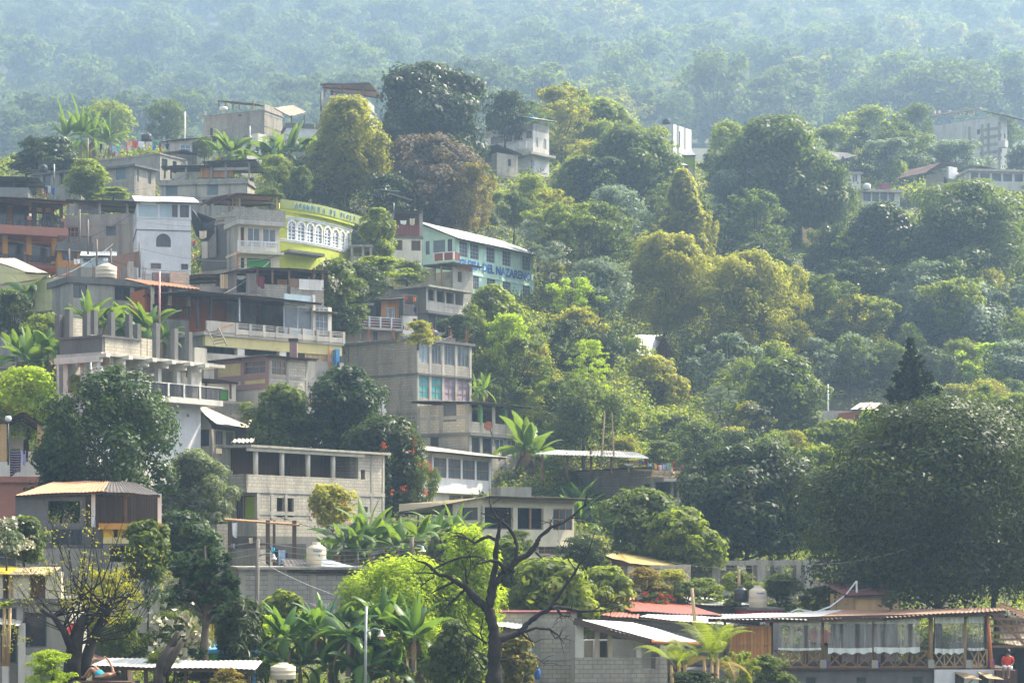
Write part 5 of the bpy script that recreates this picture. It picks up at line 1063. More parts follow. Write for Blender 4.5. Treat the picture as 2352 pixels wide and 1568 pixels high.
b=MB(); b.slab([h.pt(365,1095,0),h.pt(550,1118,0),h.pt(550,1185,-.8),h.pt(365,1210,-.8)],.03); b.build('canopy','brightred',h.r); h.cols('R',[370,545],1120,1300,.08,'wood_dark',.1,'post')
h=Bd('tin_canopy','long low canopy with rusty tin edge along the bottom left','shelter',680,1620,86,2,xr=1900,LL=4,ytop=1425)
h.mono(672,1436,1905,1462,'tin_white',-.3,3.6,.12); h.cols('R',[770,1090,1390,1690,1860],1450,1700,.14,'wood_dark',.1,'post'); h.cols('R',[1250,1620],1450,1700,.12,'wood_dark',3,'post'); h.wbox('R',850,1550,1045,1700,'conc_dark',.3,.5,'parapet')
h.mono(1395,1515,1640,1532,'tin_grey',.6,3,.1); h.wbox('R',1480,1490,1590,1520,'blue',2.4,2.8,'box')
h=Bd('rust_roof_shed','small shed with a sagging rusty triangular tin roof above the bottom canopy','shed',690,1560,91,5,xr=930,LL=4,ytop=1350)
h.shell(1435,1700,'wood_dark'); h.foot(); h.roofp([h.pt(665,1425,-.3),h.pt(950,1432,-.3),h.pt(705,1352,3.5),h.pt(690,1350,3.5)],'tin_rust')
# ================= right of centre =================
zz('K')
h=Bd('block_house','grey block house with messy flat laundry roof left of the dark valley trees','house',1240,720,150,36,xr=1660,xl=555,ytop=250)
h.shell(405,760,'block',L=[(1165,535,1238,668,'o')],R=[(1275,535,1410,660,'o'),(1428,535,1458,660,'o'),(1475,535,1500,660,'o'),(1505,535,1640,660,'o')]); h.foot(); h.bands('L',[985],[520],405,760,.4,'conc')
h.wbox('L',1050,605,1084,627,'terracotta',-.03,.01,'brick_patch'); h.slab(402,.1,(.2,.3,.2,.2),'wood_dark','roof')
h.slab(500,.22,(-.1,1.2,.4,-4),'conc'); b=MB(); r=random.Random(4)
for i in range(26):
    u=r.uniform(.2,h.LR); z=h.z(497)+r.uniform(.02,.5); k=r.uniform(-1.1,.3); b.bar((u,k,z),(u+r.uniform(-3,3),k+r.uniform(-.5,1.2),z+r.uniform(-.1,.3)),.08)
b.build('scrap_wood','wood_light',h.r); h.cols('R',[1505],380,470,.12,'wood',0,'post'); h.rail('R',1250,1660,432,470,'wood_light',-1,1,4,.03,hb=1)
a,b_,c,d=W(245,285,148)-h.o,W(1215,332,148)-h.o,W(770,262,155)-h.o,W(640,255,155)-h.o
o=thing('tin_canopy','large free standing rusty tin canopy on posts behind the block house with laundry','shelter',W(730,440,150)); P=o.location
b=MB(); b.corr([W(245,290,146)-P,W(1220,330,147)-P,W(1100,272,158)-P,W(430,262,158)-P],pitch=.25,amp=.02,seed=3); b.build('roof','tin_grey',o)
for x,y0,y1 in ((322,300,480),(530,285,470),(730,265,440),(903,310,430),(1045,345,420)): b=MB(); a=W(x,y0,149)-P; c=W(x,y1+30,149)-P; b.tube([c,a],.09,6); b.build('post','wood',o)
laundry([(1010,372,1090,388,'white'),(1095,362,1130,385,'pink'),(1130,360,1160,382,'teal'),(1160,352,1180,382,'purple'),(1180,340,1212,380,'maroon'),(1215,372,1238,395,'light blue'),(1245,375,1262,400,'blue'),(1266,378,1282,425,'yellow'),(1290,385,1304,428,'orange'),(1306,384,1330,430,'white'),(1335,380,1362,420,'lilac'),(1366,368,1408,425,'sage green'),(1410,362,1432,395,'red'),(1402,395,1418,440,'cream')],147.5,'the rooftop laundry left of the dark valley','laundry above the messy flat roof')
o=thing('ladder','pale wooden step ladder on the roof under the big tin canopy','ladder',W(860,390,148)); b=MB()
for s in (0,1):
    for t_ in (0,1): b.bar((-.35+s*.9,-.3+.8*t_,-.2),(-.1+s*.5,.1,3.6),.07)
for i in range(5): b.bar((-.3+i*.04,-.2,.2+i*.6),(.5-i*.04,-.2,.2+i*.6),.05)
b.build('ladder_frame','wood_light',o)
h=Bd('garden_wall','low mossy garden wall with posts below the green trimmed house','wall',-30,690,146,20,xr=230,LL=2,ytop=560); h.shell(570,700,'conc',back=False); h.foot()
# yellow roof house
h=Bd('yellow_roof_house','low house with a broad yellow tin roof and pale block wall','house',1068,1420,120,24,xr=1572,xl=900,ytop=1115)
h.shell(1228,1420,'beige',R=[(1090,1262,1305,1400,'o')],L=[(930,1250,1000,1290,'k')]); h.window('R',h.hole('R',(1150,1260,1305,1310),1.2),'B',1.2); h.wbox('R',1310,1240,1570,1420,'block_pale',-.04,-.005,'wall_panel'); h.foot(); h.cols('R',[1075],1230,1400,.26,'white',-.1)
P=h.r.location; inv=lambda w:Vector(((w-h.o).dot(h.d),(w-h.o).dot(h.e),w.z-h.o.z))
h.roofp([inv(W(1080,1216,118.5)),inv(W(1615,1250,125)),inv(W(1150,1127,129)),inv(W(960,1116,127))],'tin_yellow',seed=2); h.roofp([inv(W(850,1150,122)),inv(W(1079,1216,118.6)),inv(W(958,1116,127)),inv(W(940,1114,127))],'tin_yellow',seed=2)
b=MB(); b.poly([inv(W(905,1190,121.5)),inv(W(1072,1222,119.3)),inv(W(1072,1235,119.3)),inv(W(905,1235,121.5))]); b.build('gable_wall','wood_brown',h.r)
# unfinished frame
zz('P')
h=Bd('unfinished_building','unfinished grey concrete frame of beams and columns left of the giant dark tree','building',8,480,126,30,xr=1010,LL=7,ytop=215)
for yy,kk in ((0,0),(1,5.5)):
    b=MB(); b.box(0,h.LR,kk,kk+.35,h.z(285),h.z(247)); b.build('beam','conc',h.r)
    for x in ((20,362,722,1000) if kk==0 else (150,310,485,655,840)): u=h.ray(x,300,'R',kk)[0]; b=MB(); b.box(u-.28,u+.28,kk,kk+.4,-.5,h.z(285)); b.build('column','conc',h.r)
for x in (20,362,722,1000): u=h.ray(x,300)[0]; b=MB(); b.box(u-.15,u+.15,.35,5.5,h.z(280),h.z(250)); b.build('beam','conc',h.r)
b=MB(); b.box(h.ray(580,400)[0],h.LR,1.,1.2,-.5,h.z(410)); b.box(0,h.LR,7.,7.2,-.5,h.z(330)); b.build('wall','block',h.r); h.foot()
for x in (850,880,910): pole(x,380,480,116,.04,'rustiron','one of the thin rebar stakes by the unfinished frame','rebar_stake','stake',group='rebar stakes')
tank(155,445,262,560,112,'plastic_black','black water tank with light blue label beside the cream tank')
tank(268,436,402,606,111,'plastic_cream','cream water tank standing right of the black tank on the red walled roof',None,'Rotoplas')
h=Bd('red_house','small house with bright red wall under the two water tanks','house',270,720,110,4,xr=520,LL=5,ytop=605); h.shell(615,720,'brightred'); h.foot(); h.slab(608,.12,(.1,.1,.1,.1),'conc_dark','roof')
h=Bd('tan_house','small tan house with dark red tile edge behind the bamboo pavilion','house',1075,640,108,6,xr=1402,LL=5,ytop=490); h.shell(512,700,'tanwall'); h.foot(); h.mono(1000,508,1410,505,'tile_dark',-.4,4,.5)
pole(1085,400,500,108.5,.05,'paint_white','white square pipe on the tan house roof','pipe','pipe'); pole(192,318,450,112.5,.07,'wood_light','pale post behind the black tank','pole')
wire([(1080,405,108),(1000,510,108),(880,600,107),(770,640,107),(640,615,108),(585,640,108)],'white hose curving down onto the pavilion roof',None,.05,0,'metal_white')
zz('O')
# white/red roofs
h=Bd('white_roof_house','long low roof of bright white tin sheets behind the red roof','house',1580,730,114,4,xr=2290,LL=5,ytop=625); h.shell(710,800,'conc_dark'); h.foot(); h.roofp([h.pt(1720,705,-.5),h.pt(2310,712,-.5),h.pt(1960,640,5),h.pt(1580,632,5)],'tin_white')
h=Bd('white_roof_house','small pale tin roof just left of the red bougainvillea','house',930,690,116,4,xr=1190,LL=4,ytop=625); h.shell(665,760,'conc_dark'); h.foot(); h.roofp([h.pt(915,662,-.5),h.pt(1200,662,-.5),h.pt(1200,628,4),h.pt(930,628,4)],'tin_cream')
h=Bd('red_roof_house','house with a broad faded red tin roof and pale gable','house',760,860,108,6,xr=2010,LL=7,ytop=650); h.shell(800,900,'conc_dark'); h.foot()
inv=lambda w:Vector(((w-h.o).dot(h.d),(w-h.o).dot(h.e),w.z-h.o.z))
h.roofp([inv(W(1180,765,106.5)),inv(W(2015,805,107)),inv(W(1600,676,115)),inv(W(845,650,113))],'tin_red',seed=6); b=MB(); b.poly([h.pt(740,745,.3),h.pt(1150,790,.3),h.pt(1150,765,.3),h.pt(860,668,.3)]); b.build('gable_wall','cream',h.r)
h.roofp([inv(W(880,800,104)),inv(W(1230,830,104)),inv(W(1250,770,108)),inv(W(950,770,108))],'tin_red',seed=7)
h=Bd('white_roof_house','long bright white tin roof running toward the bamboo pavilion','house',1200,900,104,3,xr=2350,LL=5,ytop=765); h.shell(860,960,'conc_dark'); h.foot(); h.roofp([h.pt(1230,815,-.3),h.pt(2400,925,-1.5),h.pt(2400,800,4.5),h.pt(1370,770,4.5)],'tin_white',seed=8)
h=Bd('block_house','grey block house with open rooms under a slanting bright white tin roof at the bottom','house',650,1500,98,4,xr=1500,LL=6,ytop=835)
h.foot('conc'); b=MB(); op=h.hole('R',(730,925,1210,1192)); op2=h.hole('R',(1265,1040,1392,1296))
h.panel(b,'R',0,h.LR,0,h.z(1190),[(op2[0],op2[1],op2[2],h.z(1190)-.001)],0,.18); b.build('wall','block',h.r)
def slope(x): return 862+(x-650)*(1040-845)/(1370-650)
for x0,x1 in ((655,730),(1213,1262),(1440,1495)):
    b=MB(); u0=h.ray(x0,1000)[0];u1=h.ray(x1,1000)[0]; b.poly([(u0,0,h.z(1190)),(u1,0,h.z(1190)),(u1,0,h.ray(x1,slope(x1))[1]),(u0,0,h.ray(x0,slope(x0))[1])]); b.poly([(u0,.2,h.ray(x0,slope(x0))[1]),(u1,.2,h.ray(x1,slope(x1))[1]),(u1,.2,h.z(1190)),(u0,.2,h.z(1190))]); b.quad((u1,0,h.z(1190)),(u1,.2,h.z(1190)),(u1,.2,h.ray(x1,slope(x1))[1]),(u1,0,h.ray(x1,slope(x1))[1])); b.build('wall','offwhite',h.r)
h.cols('R',[857,975],930,1192,.2,'beige',.05,'post'); b=MB(); b.box(.2,h.LR-.2,4,4.2,0,h.z(1060)); b.build('wall','offwhite',h.r); h.window('R',h.hole('R',(872,1036,943,1190),3.9),'D',3.8,'door'); h.wbox('R',735,1030,815,1192,'beige',2.5,2.6,'partition'); b=MB(); b.box(h.ray(1400,1100,'R',2)[0],h.LR,1,1.2,0,h.z(1060)); b.build('wall','beige',h.r)
h.roofp([h.pt(640,838,-.6),h.pt(1380,1040,-.6),h.pt(1850,1046,5.2),h.pt(1170,862,5.2)],'tin_white',seed=12)
b=MB(); b.bar(h.pt(640,856,-.55),h.pt(1375,1056,-.55),.1,.3); b.build('fascia','wood_dark',h.r); h.add('gutter','orange_pipe',lambda b:b.tube([h.pt(1355,1046,-.65),h.pt(1800,1068,-.65)],.07,8))
h=Bd('block_wall_house','windowless pale grey block wall house at the foot of the dead tree','house',-110,1500,101,3,xr=652,LL=6,ytop=765); h.shell(772,1600,'block'); h.foot(); h.bands('R',[640,300,225],[885,1190],775,1600,.26,'conc'); h.slab(768,.1,(.1,.1,.1,.1),'tile_dark','roof')
h.mono(-60,905,180,925,'tin_white',-1.8,0,.2)
zz('O')
o=thing('notice','small white paper notice on the grey block wall by the dead tree','notice',W(170,1118,100.7)); b=MB(); b.box(-.42,.42,-.03,0,-.45,.45); b.build('paper','paint_white',o); 
o=thing('notice','small turquoise paper beside the white notice','notice',W(228,1112,100.7)); b=MB(); b.poly([(-.2,0,-.4),(.25,0,0),(-.2,0,.4)]); b.poly([(-.2,.03,.4),(.25,.03,0),(-.2,.03,-.4)]); b.build('paper','cloth turquoise',o)
o=thing('gas_cylinder','blue gas cylinder against the grey block wall at the bottom','gas cylinder',W(305,1390,99)); b=MB(); b.lathe((0,0,0),[(0,0),(.12,.0),(.14,.03),(.14,.40),(.11,.47),(.04,.49),(.04,.52)],18); b.build('cylinder_body','paint_navy',o,True); b=MB(); b.lathe((0,0,0),[(.08,.46),(.08,.55),(.07,.55),(.07,.46)],14); b.build('collar','paint_navy',o)
# ---- bamboo pavilion ----
zz('P')
h=Bd('bamboo_pavilion','long open restaurant deck with bamboo posts, cross braced railing and rolled clear curtains','pavilion',120,1300,100,1,xr=2225,LL=6,ytop=605)
zf=h.pt(1000,1068).z; h.foot('conc_dark'); b=MB(); ux=lambda x,k=0:h.ray(x,1000,'R',k)[0]; zy=lambda y,k=0:h.ray(1000,y,'R',k)[1]
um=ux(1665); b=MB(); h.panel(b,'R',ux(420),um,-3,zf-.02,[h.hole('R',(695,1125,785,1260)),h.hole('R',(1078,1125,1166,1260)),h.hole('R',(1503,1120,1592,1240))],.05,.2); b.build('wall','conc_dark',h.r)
for x in ((695,1125,785,1260),(1078,1125,1166,1260),(1503,1120,1592,1240)): h.window('R',h.hole('R',x),'n',.05)
b=MB(); wr=[(1830,1105,1900,1240),(2010,1115,2085,1240)]; h.panel(b,'R',um+.01,ux(2230),-3,zf-.02,[h.hole('R',x,-.25) for x in wr],-.25,.2); b.build('wall','white',h.r)
for x in wr: h.window('R',h.hole('R',x,-.25),'k',-.25)
for x0,x1 in ((1825,1995),(2000,2165)):
    b=MB(); a=h.pt(x0,1090,-.3); c=h.pt(x1-70,1100,-.3); b.slab([a,c,c+Vector((.5,-.7,-.25)),a+Vector((.3,-.7,-.25))],.03); b.bar(c+Vector((.2,-.5,-.2)),c+Vector((-.1,0,-.6)),.04); b.build('awning','wood_light',h.r)
b=MB(); b.box(0,ux(2235),-.2,6,zf-.02,zf+.05); b.build('floor_slab','wood_dark',h.r)
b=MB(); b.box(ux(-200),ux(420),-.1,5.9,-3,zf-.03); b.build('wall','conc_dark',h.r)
# posts
for x,m_,w in ((88,'wood_dark',.13),(440,'wood_dark',.17),(828,'wood',.15),(1222,'wood',.16),(1650,'bamboo',.2),(1905,'bamboo',.2),(2068,'wood_dark',.22)):
    b=MB(); u=ux(x); b.tube([(u,.1,zf),(u,.1,zy(690 if x<1600 else 655))],w/2,8); b.build('post',m_,h.r,True)
for x in (905,965,1090,1285,1490,700): b=MB(); u=ux(x,4.5); b.tube([(u,4.5,zf),(u,4.5,zy(670,4.5))],.11,8); b.build('post','wood',h.r,True)
b=MB(); b.tube([h.pt(2078,640,-.3),h.pt(2110,1062,-.3)],.07,8); b.build('drain_pipe','orange_pipe',h.r,True)
for x,m_ in ((437,'conc'),(828,'conc'),(1220,'conc'),(1648,'conc'),(1932,'conc')): b=MB(); u=ux(x,-.1); b.box(u-.14,u+.14,-.2,.14,zf+.05,zf+.42); b.build('pier',m_,h.r)
for x in (853,1245,2108): b=MB(); u=ux(x,-.1); w=.05 if x<2000 else .12; b.box(u-w,u+w,-.19,.13,zf-.0,zf+.42); b.build('pier','purple',h.r)
# railing of crossed poles
def xr(x0,x1,ytop,n,mat):
    b=MB(); u0,u1=ux(x0),ux(x1); z1=zy(ytop); z0=zf+.1
    b.bar((u0,0,z1),(u1,0,z1),.07); b.bar((u0,0,z0),(u1,0,z0),.07)
    for i in range(n):
        a=u0+(u1-u0)*i/n; c=u0+(u1-u0)*(i+1)/n; m_=(a+c)/2
        b.bar((a,0,z0),(c,.0,z1),.06); b.bar((a,.05,z1),(c,.05,z0),.06); b.bar((c,.02,z0),(c,.02,z1),.06)
    b.build('railing',mat,h.r)
xr(462,812,925,3,'wood'); xr(865,1205,935,3,'wood'); xr(1258,1625,932,3,'wood'); xr(1672,1905,940,3,'wood_light'); xr(1945,2072,922,2,'wood_light')
# wooden doors
b=MB(); b.box(ux(128),ux(430),.0,.08,zf,zy(745)); b.build('door','wood_orange',h.r); b=MB()
for x in (128,205,290,362,425): b.box(ux(x)-.06,ux(x)+.06,-.05,0,zf,zy(745))
for y in (755,875,1045): b.box(ux(128),ux(430),-.07,-.05,zy(y)-.08,zy(y)+.08)
b.build('door_frame','wood_brown' if False else 'wood_orange',h.r)
# clear curtains with white hems
def curt(x0,x1,yt,yb_,y0,y1,nm=8):
    n=14; k=-.22
    for (ya,yb2,ym,mat,nm_) in ((y0,yt,0,'paint_white','curtain_hem'),(yt,yb_,1,'clear_plastic','curtain'),(yb_,y1,0,'paint_white','curtain_hem')):
        b=MB(); rr=random.Random(int(x0)); G=[]
        for i in range(n+1):
            u=ux(x0,k)+(ux(x1,k)-ux(x0,k))*i/n; kk=k+.07*math.sin(i*1.9+x0)-(.015 if ym==0 else 0); sg=.03*math.sin(math.pi*i/n) if yb2>900 or ya>880 else 0
            top=zy(ya)-(sg if ya>880 else 0)+.04*math.sin(i*2.3)*(ya<720); bot=zy(yb2)-(sg if yb2>880 else 0)+.05*math.sin(i*1.7+x0)*(yb2>930)
            G.append((u,kk,top,bot))
        for i in range(n): b.quad((G[i][0],G[i][1],G[i][3]),(G[i+1][0],G[i+1][1],G[i+1][3]),(G[i+1][0],G[i+1][1],G[i+1][2]),(G[i][0],G[i][1],G[i][2]))
        b.build(nm_,mat,h.r,True)
curt(488,815,735,905,690,922); curt(865,1200,725,905,690,945); curt(1215,1562,725,900,688,942); curt(1675,1895,722,910,665,948); curt(1925,2050,720,905,655,925)
# roof of mixed sheets
h.roofp([h.pt(-40,688,-.8),h.pt(700,692,-.9),h.pt(1000,622,5.5),h.pt(210,655,5.5)],'tin_white',seed=14,jag=.2)
h.roofp([h.pt(700,690,-.9),h.pt(1300,680,-.9),h.pt(1500,620,5.5),h.pt(1000,620,5.5)],'tin_rust',seed=15,jag=.25,amp=.025)
h.roofp([h.pt(1290,676,-.95),h.pt(2215,622,-.9),h.pt(2180,600,5.5),h.pt(1490,618,5.5)],'tin_rust',seed=16,jag=.25,amp=.025)
b=MB(); b.bar(h.pt(-40,700,-.6),h.pt(2060,690 if False else 655,-.6),.1,.16); b.build('beam','wood_dark',h.r)
b=MB()
for i in range(16): a=h.pt(700+95*i,732-3.2*i*1.1,0); b.bar(a,a+Vector((.6,5.2,.35)),.09)
b.build('rafter','wood',h.r)
# stuff seen through the pavilion
h=Bd('cream_house','cream house with patched tin roof seen through the bamboo pavilion','house',765,1300,112,3,xr=1110,LL=4,ytop=850); h.shell(885,1300,'yellowcream'); h.foot(); h.mono(750,862,1120,890,'tile',-.4,4,.6)
# lattice roof shed on the right
h=Bd('rafter_shed','shed with bare wooden rafters and pale patched sheets right of the pavilion','shed',2100,1300,104,8,xr=2460,LL=6,ytop=575)
h.shell(905,1300,'conc_dark',R=[(2160,950,2300,1130,'D')],k=2); h.foot(); h.roofp([h.pt(2215,895,-.4),h.pt(2480,905,-.4),h.pt(2400,650,6),h.pt(2110,610,6)],'tin_cream',seed=20,jag=.4); b=MB()
for i in range(5): a=h.pt(2085,690+i*52,-.5+i*.01); b.bar(a,a+Vector((3.2+i*.3,0,0)),.07,.1)
b.bar(h.pt(2100,640,-.45),h.pt(2380,900,-.45),.12); b.build('rafter','wood',h.r); h.cols('R',[2235],905,1200,.16,'wood',-.4,'post')
b=MB(); b.slab([h.pt(2150,575,1),h.pt(2420,690,1),h.pt(2420,660,5),h.pt(2170,565,5)],.05); b.build('roof','tile',h.r)
# ================= far houses =================
zz('I')
h=Bd('balcony_house','pale grey hillside house with white balustrade and turquoise sheet on its roof','house',585,705,262,48,xr=725,xl=160,ytop=175)
h.shell(325,520,'offwhite',R=[(610,378,632,468,'W'),(678,395,702,488,'W')],L=[(218,330,328,410,'n'),(350,328,402,415,'n'),(425,330,475,420,'n'),(525,345,580,440,'B')]); h.shell(520,705,'white',L=[(428,530,510,575,'o'),(560,580,592,640,'bl')]); h.shell(258,325,'conc'); h.foot()
h.slab(522,.3,(1.2,.8,.3,.1),'conc_light'); h.rail('L',355,585,445,510,'metal_white',-1.1,24,4,.1)
h.cols('L',[340,472],180,315,.2,'conc',.1); a=h.pt(312,178,-.4,'L');b_=h.pt(600,218,-.4,'L'); h.roofp([b_,a,a+Vector((4,0,.2)),b_+Vector((4,0,.2))],'tin_white'); 
u0=h.hole('L',(382,228,590,268),.3); b=MB(); b.box(.3,.34,u0[0],u0[1],u0[2],u0[3]); b.build('plastic_sheet','cloth turquoise',h.r)
h.wbox('L',245,225,330,252,'cloth white',.2,.25,'laundry_sheet')
h=Bd('small_house','small pale block house with one dark window below the balustrade house','house',272,705,252,42,xr=455,xl=40,ytop=480)
h.shell(515,705,'block_pale',R=[(368,570,396,632,'n')],L=[(165,535,228,610,'n')]); h.foot(); a=h.z(500); h.roofp([Vector((-.3,-.4,a+.7)),Vector((h.LR+.4,-.4,a)),Vector((h.LR+.4,h.LL,a)),Vector((-.3,h.LL,a+.7))],'tin_grey')
h=Bd('white_house','hazy white house with arched windows on the slope at upper centre right','house',1800,600,300,56,xr=1958,xl=1615,ytop=265)
h.shell(268,600,'white',L=[(1640,305,1690,370,'k'),(1705,300,1757,368,'k')],R=[(1850,330,1860,470,'n')]); h.foot(); h.bands('R',[1840,1900],[],268,600,.5,'conc'); 
for x in (1640,1705):
    hh=h.hole('L',(x,303,x+51,369)); b=MB(); h.archfill(b,'L',hh[0],hh[1],hh[2],hh[3],-.01,.1,6); b.build('wall','white',h.r)
tank(1705,222,1775,268,298,'plastic_black','small dark tank on the hazy white house with arched windows')
h=Bd('low_house','small pale green and white house below the hazy arched house','house',1895,640,288,14,xr=1988,LL=5,ytop=490); h.shell(535,640,'limegreen'); h.foot(); h.roofp([h.pt(1875,535,-.4),h.pt(1995,538,-.4),h.pt(1960,492,4),h.pt(1870,490,4)],'tin_grey')
for i,(x0,y0,x1,y1) in enumerate(((1780,640,1860,665),(1880,600,1930,625))):
    h=Bd('tin_shed',['low shed with white tin roof among the trees below the arched house','tiny shed with bright tin roof beside the pale green house'][i],'shed',x0,y1+25,285,10,xr=x1,LL=4,ytop=y0); h.shell(y1,y1+30,'wood_grey'); h.foot(); h.mono(x0,y1,x1,y1,'tin_white',-.3,4,1.2)
zz('J')
h=Bd('apartment_block','tall hazy pale block building with grey ring beams at the upper right','building',2160,620,345,48,xr=2215,xl=1605,ytop=130)
h.shell(235,620,'offwhite',L=[(1965,300,1990,340,'k')],R=[(2190,330,2200,370,'k')]); h.shell(188,235,'offwhite',L=[(1700,195,1835,245,'o'),(1890,190,1985,235,'o')]); h.foot(); h.bands('L',[1905,2010,2062,2150],[285,348,412,475,530],235,620,.5,'conc',x0=2170,x1=1990); h.slab(186,.4,(.5,.5,.5,.3),'conc_light','roof') if False else None
h.wbox('L',1575,178,1990,192,'conc_light',-.3,.5,'beam'); a=h.pt(2030,150,-.4,'L'); b_=h.pt(2235,190,-.4,'L'); h.lmono(2000,140,2230,185,'tin_dark',-.5,8,.2)
h.cols('L',[1613,1650,1735,1818,1885,1930],140,180,.35,'beige',.1,'column_stub')
h.wbox('R',2196,385,2222,440,'offwhite',-1.2,0,'balcony')
h=Bd('white_house','white house with dark doorway and rusty canopy at the right edge','house',1735,830,290,40,xr=1905,xl=1550,ytop=570)
h.shell(640,830,'white',L=[(1690,690,1730,800,'k')]); h.foot(); h.wbox('R',1735,600,1805,700,'white',-.4,0,'wall'); h.mono(1545,650,1670,570,'tin_rust',0,5,-.2); h.mono(1671,571,1900,570,'tin_dark',0,5,-.2); h.lmono(1900,600,2010,595,'tin_dark',0,3,0)
h=Bd('arcade_house','low house with a row of white columns and open bays at the right edge','house',1905,800,286,8,xr=2400,LL=6,ytop=620)
h.shell(625,800,'offwhite',R=[(1915,655,1978,715,'n'),(1993,655,2072,720,'n'),(2090,658,2165,722,'n'),(2180,660,2255,724,'n'),(2275,662,2345,724,'n')]); h.foot(); h.slab(622,.3,(.2,.4,.2,.2),'conc_light','roof')
h=Bd('small_house','small cream house with two white windows and dark roof in the trees at right','house',880,800,296,8,xr=1015,LL=5,ytop=480)
h.shell(650,800,'offwhite',R=[(888,668,930,728,'W'),(945,668,990,728,'W')]); h.foot(); h.slab(645,.3,(.3,.3,.3,.2),'conc','roof'); h.roofp([h.pt(790,555,1),h.pt(985,515,1),h.pt(900,488,5),h.pt(745,482,5)],'tin_dark'); h.cols('R',[870,950],520,645,.25,'iron',1,'post')
h=Bd('porch_house','low flat house with four dark bays and pale roof tank among trees at right','house',1022,925,282,8,xr=1335,LL=6,ytop=780)
h.shell(795,925,'offwhite',R=[(1035,812,1095,888,'n'),(1108,812,1162,888,'n'),(1175,812,1232,888,'n'),(1245,812,1290,888,'n')]); h.foot(); h.slab(790,.35,(.3,.5,.3,.2),'conc_light','roof')
tank(1032,740,1096,790,281,'plastic_white','pale round water tank on the low four bay house at the right'); h.wbox('R',1190,742,1258,778,'cloth maroon',1,3,'box')
h=Bd('earth_wall','broken orange earth wall showing through the trees at the right','wall',535,1300,244,20,xr=690,LL=2,ytop=965); b=MB(); r=random.Random(3)
pts=[(540,1290),(640,1300),(690,1250),(688,1120),(640,1130),(600,1100),(560,1120),(535,1090)]; b.poly([h.pt(x,y) for x,y in pts]); b.poly([h.pt(x,y,.5) for x,y in pts][::-1]); 
for i in range(len(pts)): p,q=pts[i],pts[(i+1)%len(pts)]; b.quad(h.pt(*p),h.pt(*q),h.pt(*q,.5),h.pt(*p,.5))
b.build('wall','tanwall',h.r)
zz('V')
h=Bd('silver_roof_house','steep silver tin roof of a dark brown A frame among the trees','house',1483,850,214,20,xr=1560,LL=5,ytop=765)
h.roofp([h.pt(1456,815,-.4),h.pt(1497,817,-.4),h.pt(1525,768,2.6),h.pt(1456,770,2.6)],'tin_silver'); h.roofp([h.pt(1497,815,-.25),h.pt(1500,813,-.25),h.pt(1525,768,-.2),h.pt(1524,768,-.2)],'tin_silver') if False else None
b=MB(); b.poly([h.pt(1500,815,.1),h.pt(1555,840,.1),h.pt(1524,770,.1)]); b.build('gable_wall','wood_brown',h.r); b=MB(); b.slab([h.pt(1525,768,.12),h.pt(1560,842,.12),h.pt(1560,842,.12)+Vector((0,4,0)),h.pt(1525,768,.12)+Vector((0,4,0))],.06); b.build('roof','wood_brown',h.r); h.foot('wood_dark')
h=Bd('brown_hut','two level brown plank hut half hidden in the trees right of centre','house',1520,955,196,26,xr=1590,LL=4,ytop=880)
h.shell(885,955,'wood_brown',R=[(1527,892,1545,915,'o'),(1552,890,1580,918,'D')]); h.foot('wood_grey'); h.mono(1512,884,1595,886,'tin_dark',-.4,4,.2); h.rail('R',1548,1590,918,932,'wood_red',-.2,8,2,.05)
zz('Q')
h=Bd('orange_cabin','small orange cabin with pale gabled roof and white column beside the tall conifer','house',938,1240,196,20,xr=1225,LL=5,ytop=1055)
h.shell(1130,1240,'terracotta',R=[(955,1155,985,1215,'k'),(1015,1158,1045,1215,'k')]); h.foot(); h.cols('R',[1058],1130,1215,.9,'white',-.4)
h.roofp([h.pt(915,1112,-.5),h.pt(1070,1112,-.5),h.pt(1165,1058,2.2),h.pt(1000,1058,2.2)],'tin_cream'); h.roofp([h.pt(1072,1114,-.5),h.pt(1240,1132,-.5),h.pt(1240,1128,4),h.pt(1165,1057,2.2)],'tin_cream'); b=MB(); b.poly([h.pt(1075,1130,.02),h.pt(1225,1132,.02),h.pt(1165,1066,.02)]); b.build('gable_wall','tanwall',h.r)
h=Bd('arch_wall','grey wall with a wide arched gateway left of the orange cabin','wall',630,1240,198,14,xr=935,LL=1,ytop=1118)
hh=h.hole('R',(805,1145,915,1240)); b=MB(); h.panel(b,'R',0,h.LR,0,h.z(1122),[hh],0,.3); h.archfill(b,'R',hh[0],hh[1],hh[2],hh[3],0,.3); b.build('wall','conc_light',h.r); h.foot()
pole(736,910,1120,199,.08,'paint_white','plain pale pole left of the orange cabin')
# roadside poles and wires
zz('V')
pole(1272,868,965,186,.10,'metal_grey','slanting grey pole with orange top on the slope right of the block building','pole',x2=1279)
pole(1334,925,1035,172,.11,'wood_grey','wooden utility pole in the bushes below the yellow trees','utility_pole',lamp=(1337,915,171))
pole(1806,1095,1150,175,.12,'wood_grey','weathered utility pole in front of the dark valley trees','utility_pole')
t=pole(592,1238,1500,108,.10,'wood_grey','leaning wooden utility pole carrying the street lamp and four wires in the foreground','utility_pole',lamp=(629,1280,107.5),cross=True,x2=588)
pole(946,1232,1272,102,.1,'bark_light','utility pole with lamp in front of the banana leaves','utility_pole',lamp=(971,1262,101.5),cross=True)
t=pole(841,1392,1590,84,.05,'metal_grey','slim blue grey street lamp pole in front of the big banana plants','street_lamp','street lamp',lamp=(876,1456,83.6),x2=838)
for i,(y0,y1,y2) in enumerate(((1243,1250,1258),(1258,1266,1268),(1272,1280,1276),(1284,1288,1282))):
    wire([(592,y0,108),(950,y2-10,102)],['top','second','third','lowest'][i]+' wire of the four between the two foreground utility poles',None,.014,.35,'wire_light')
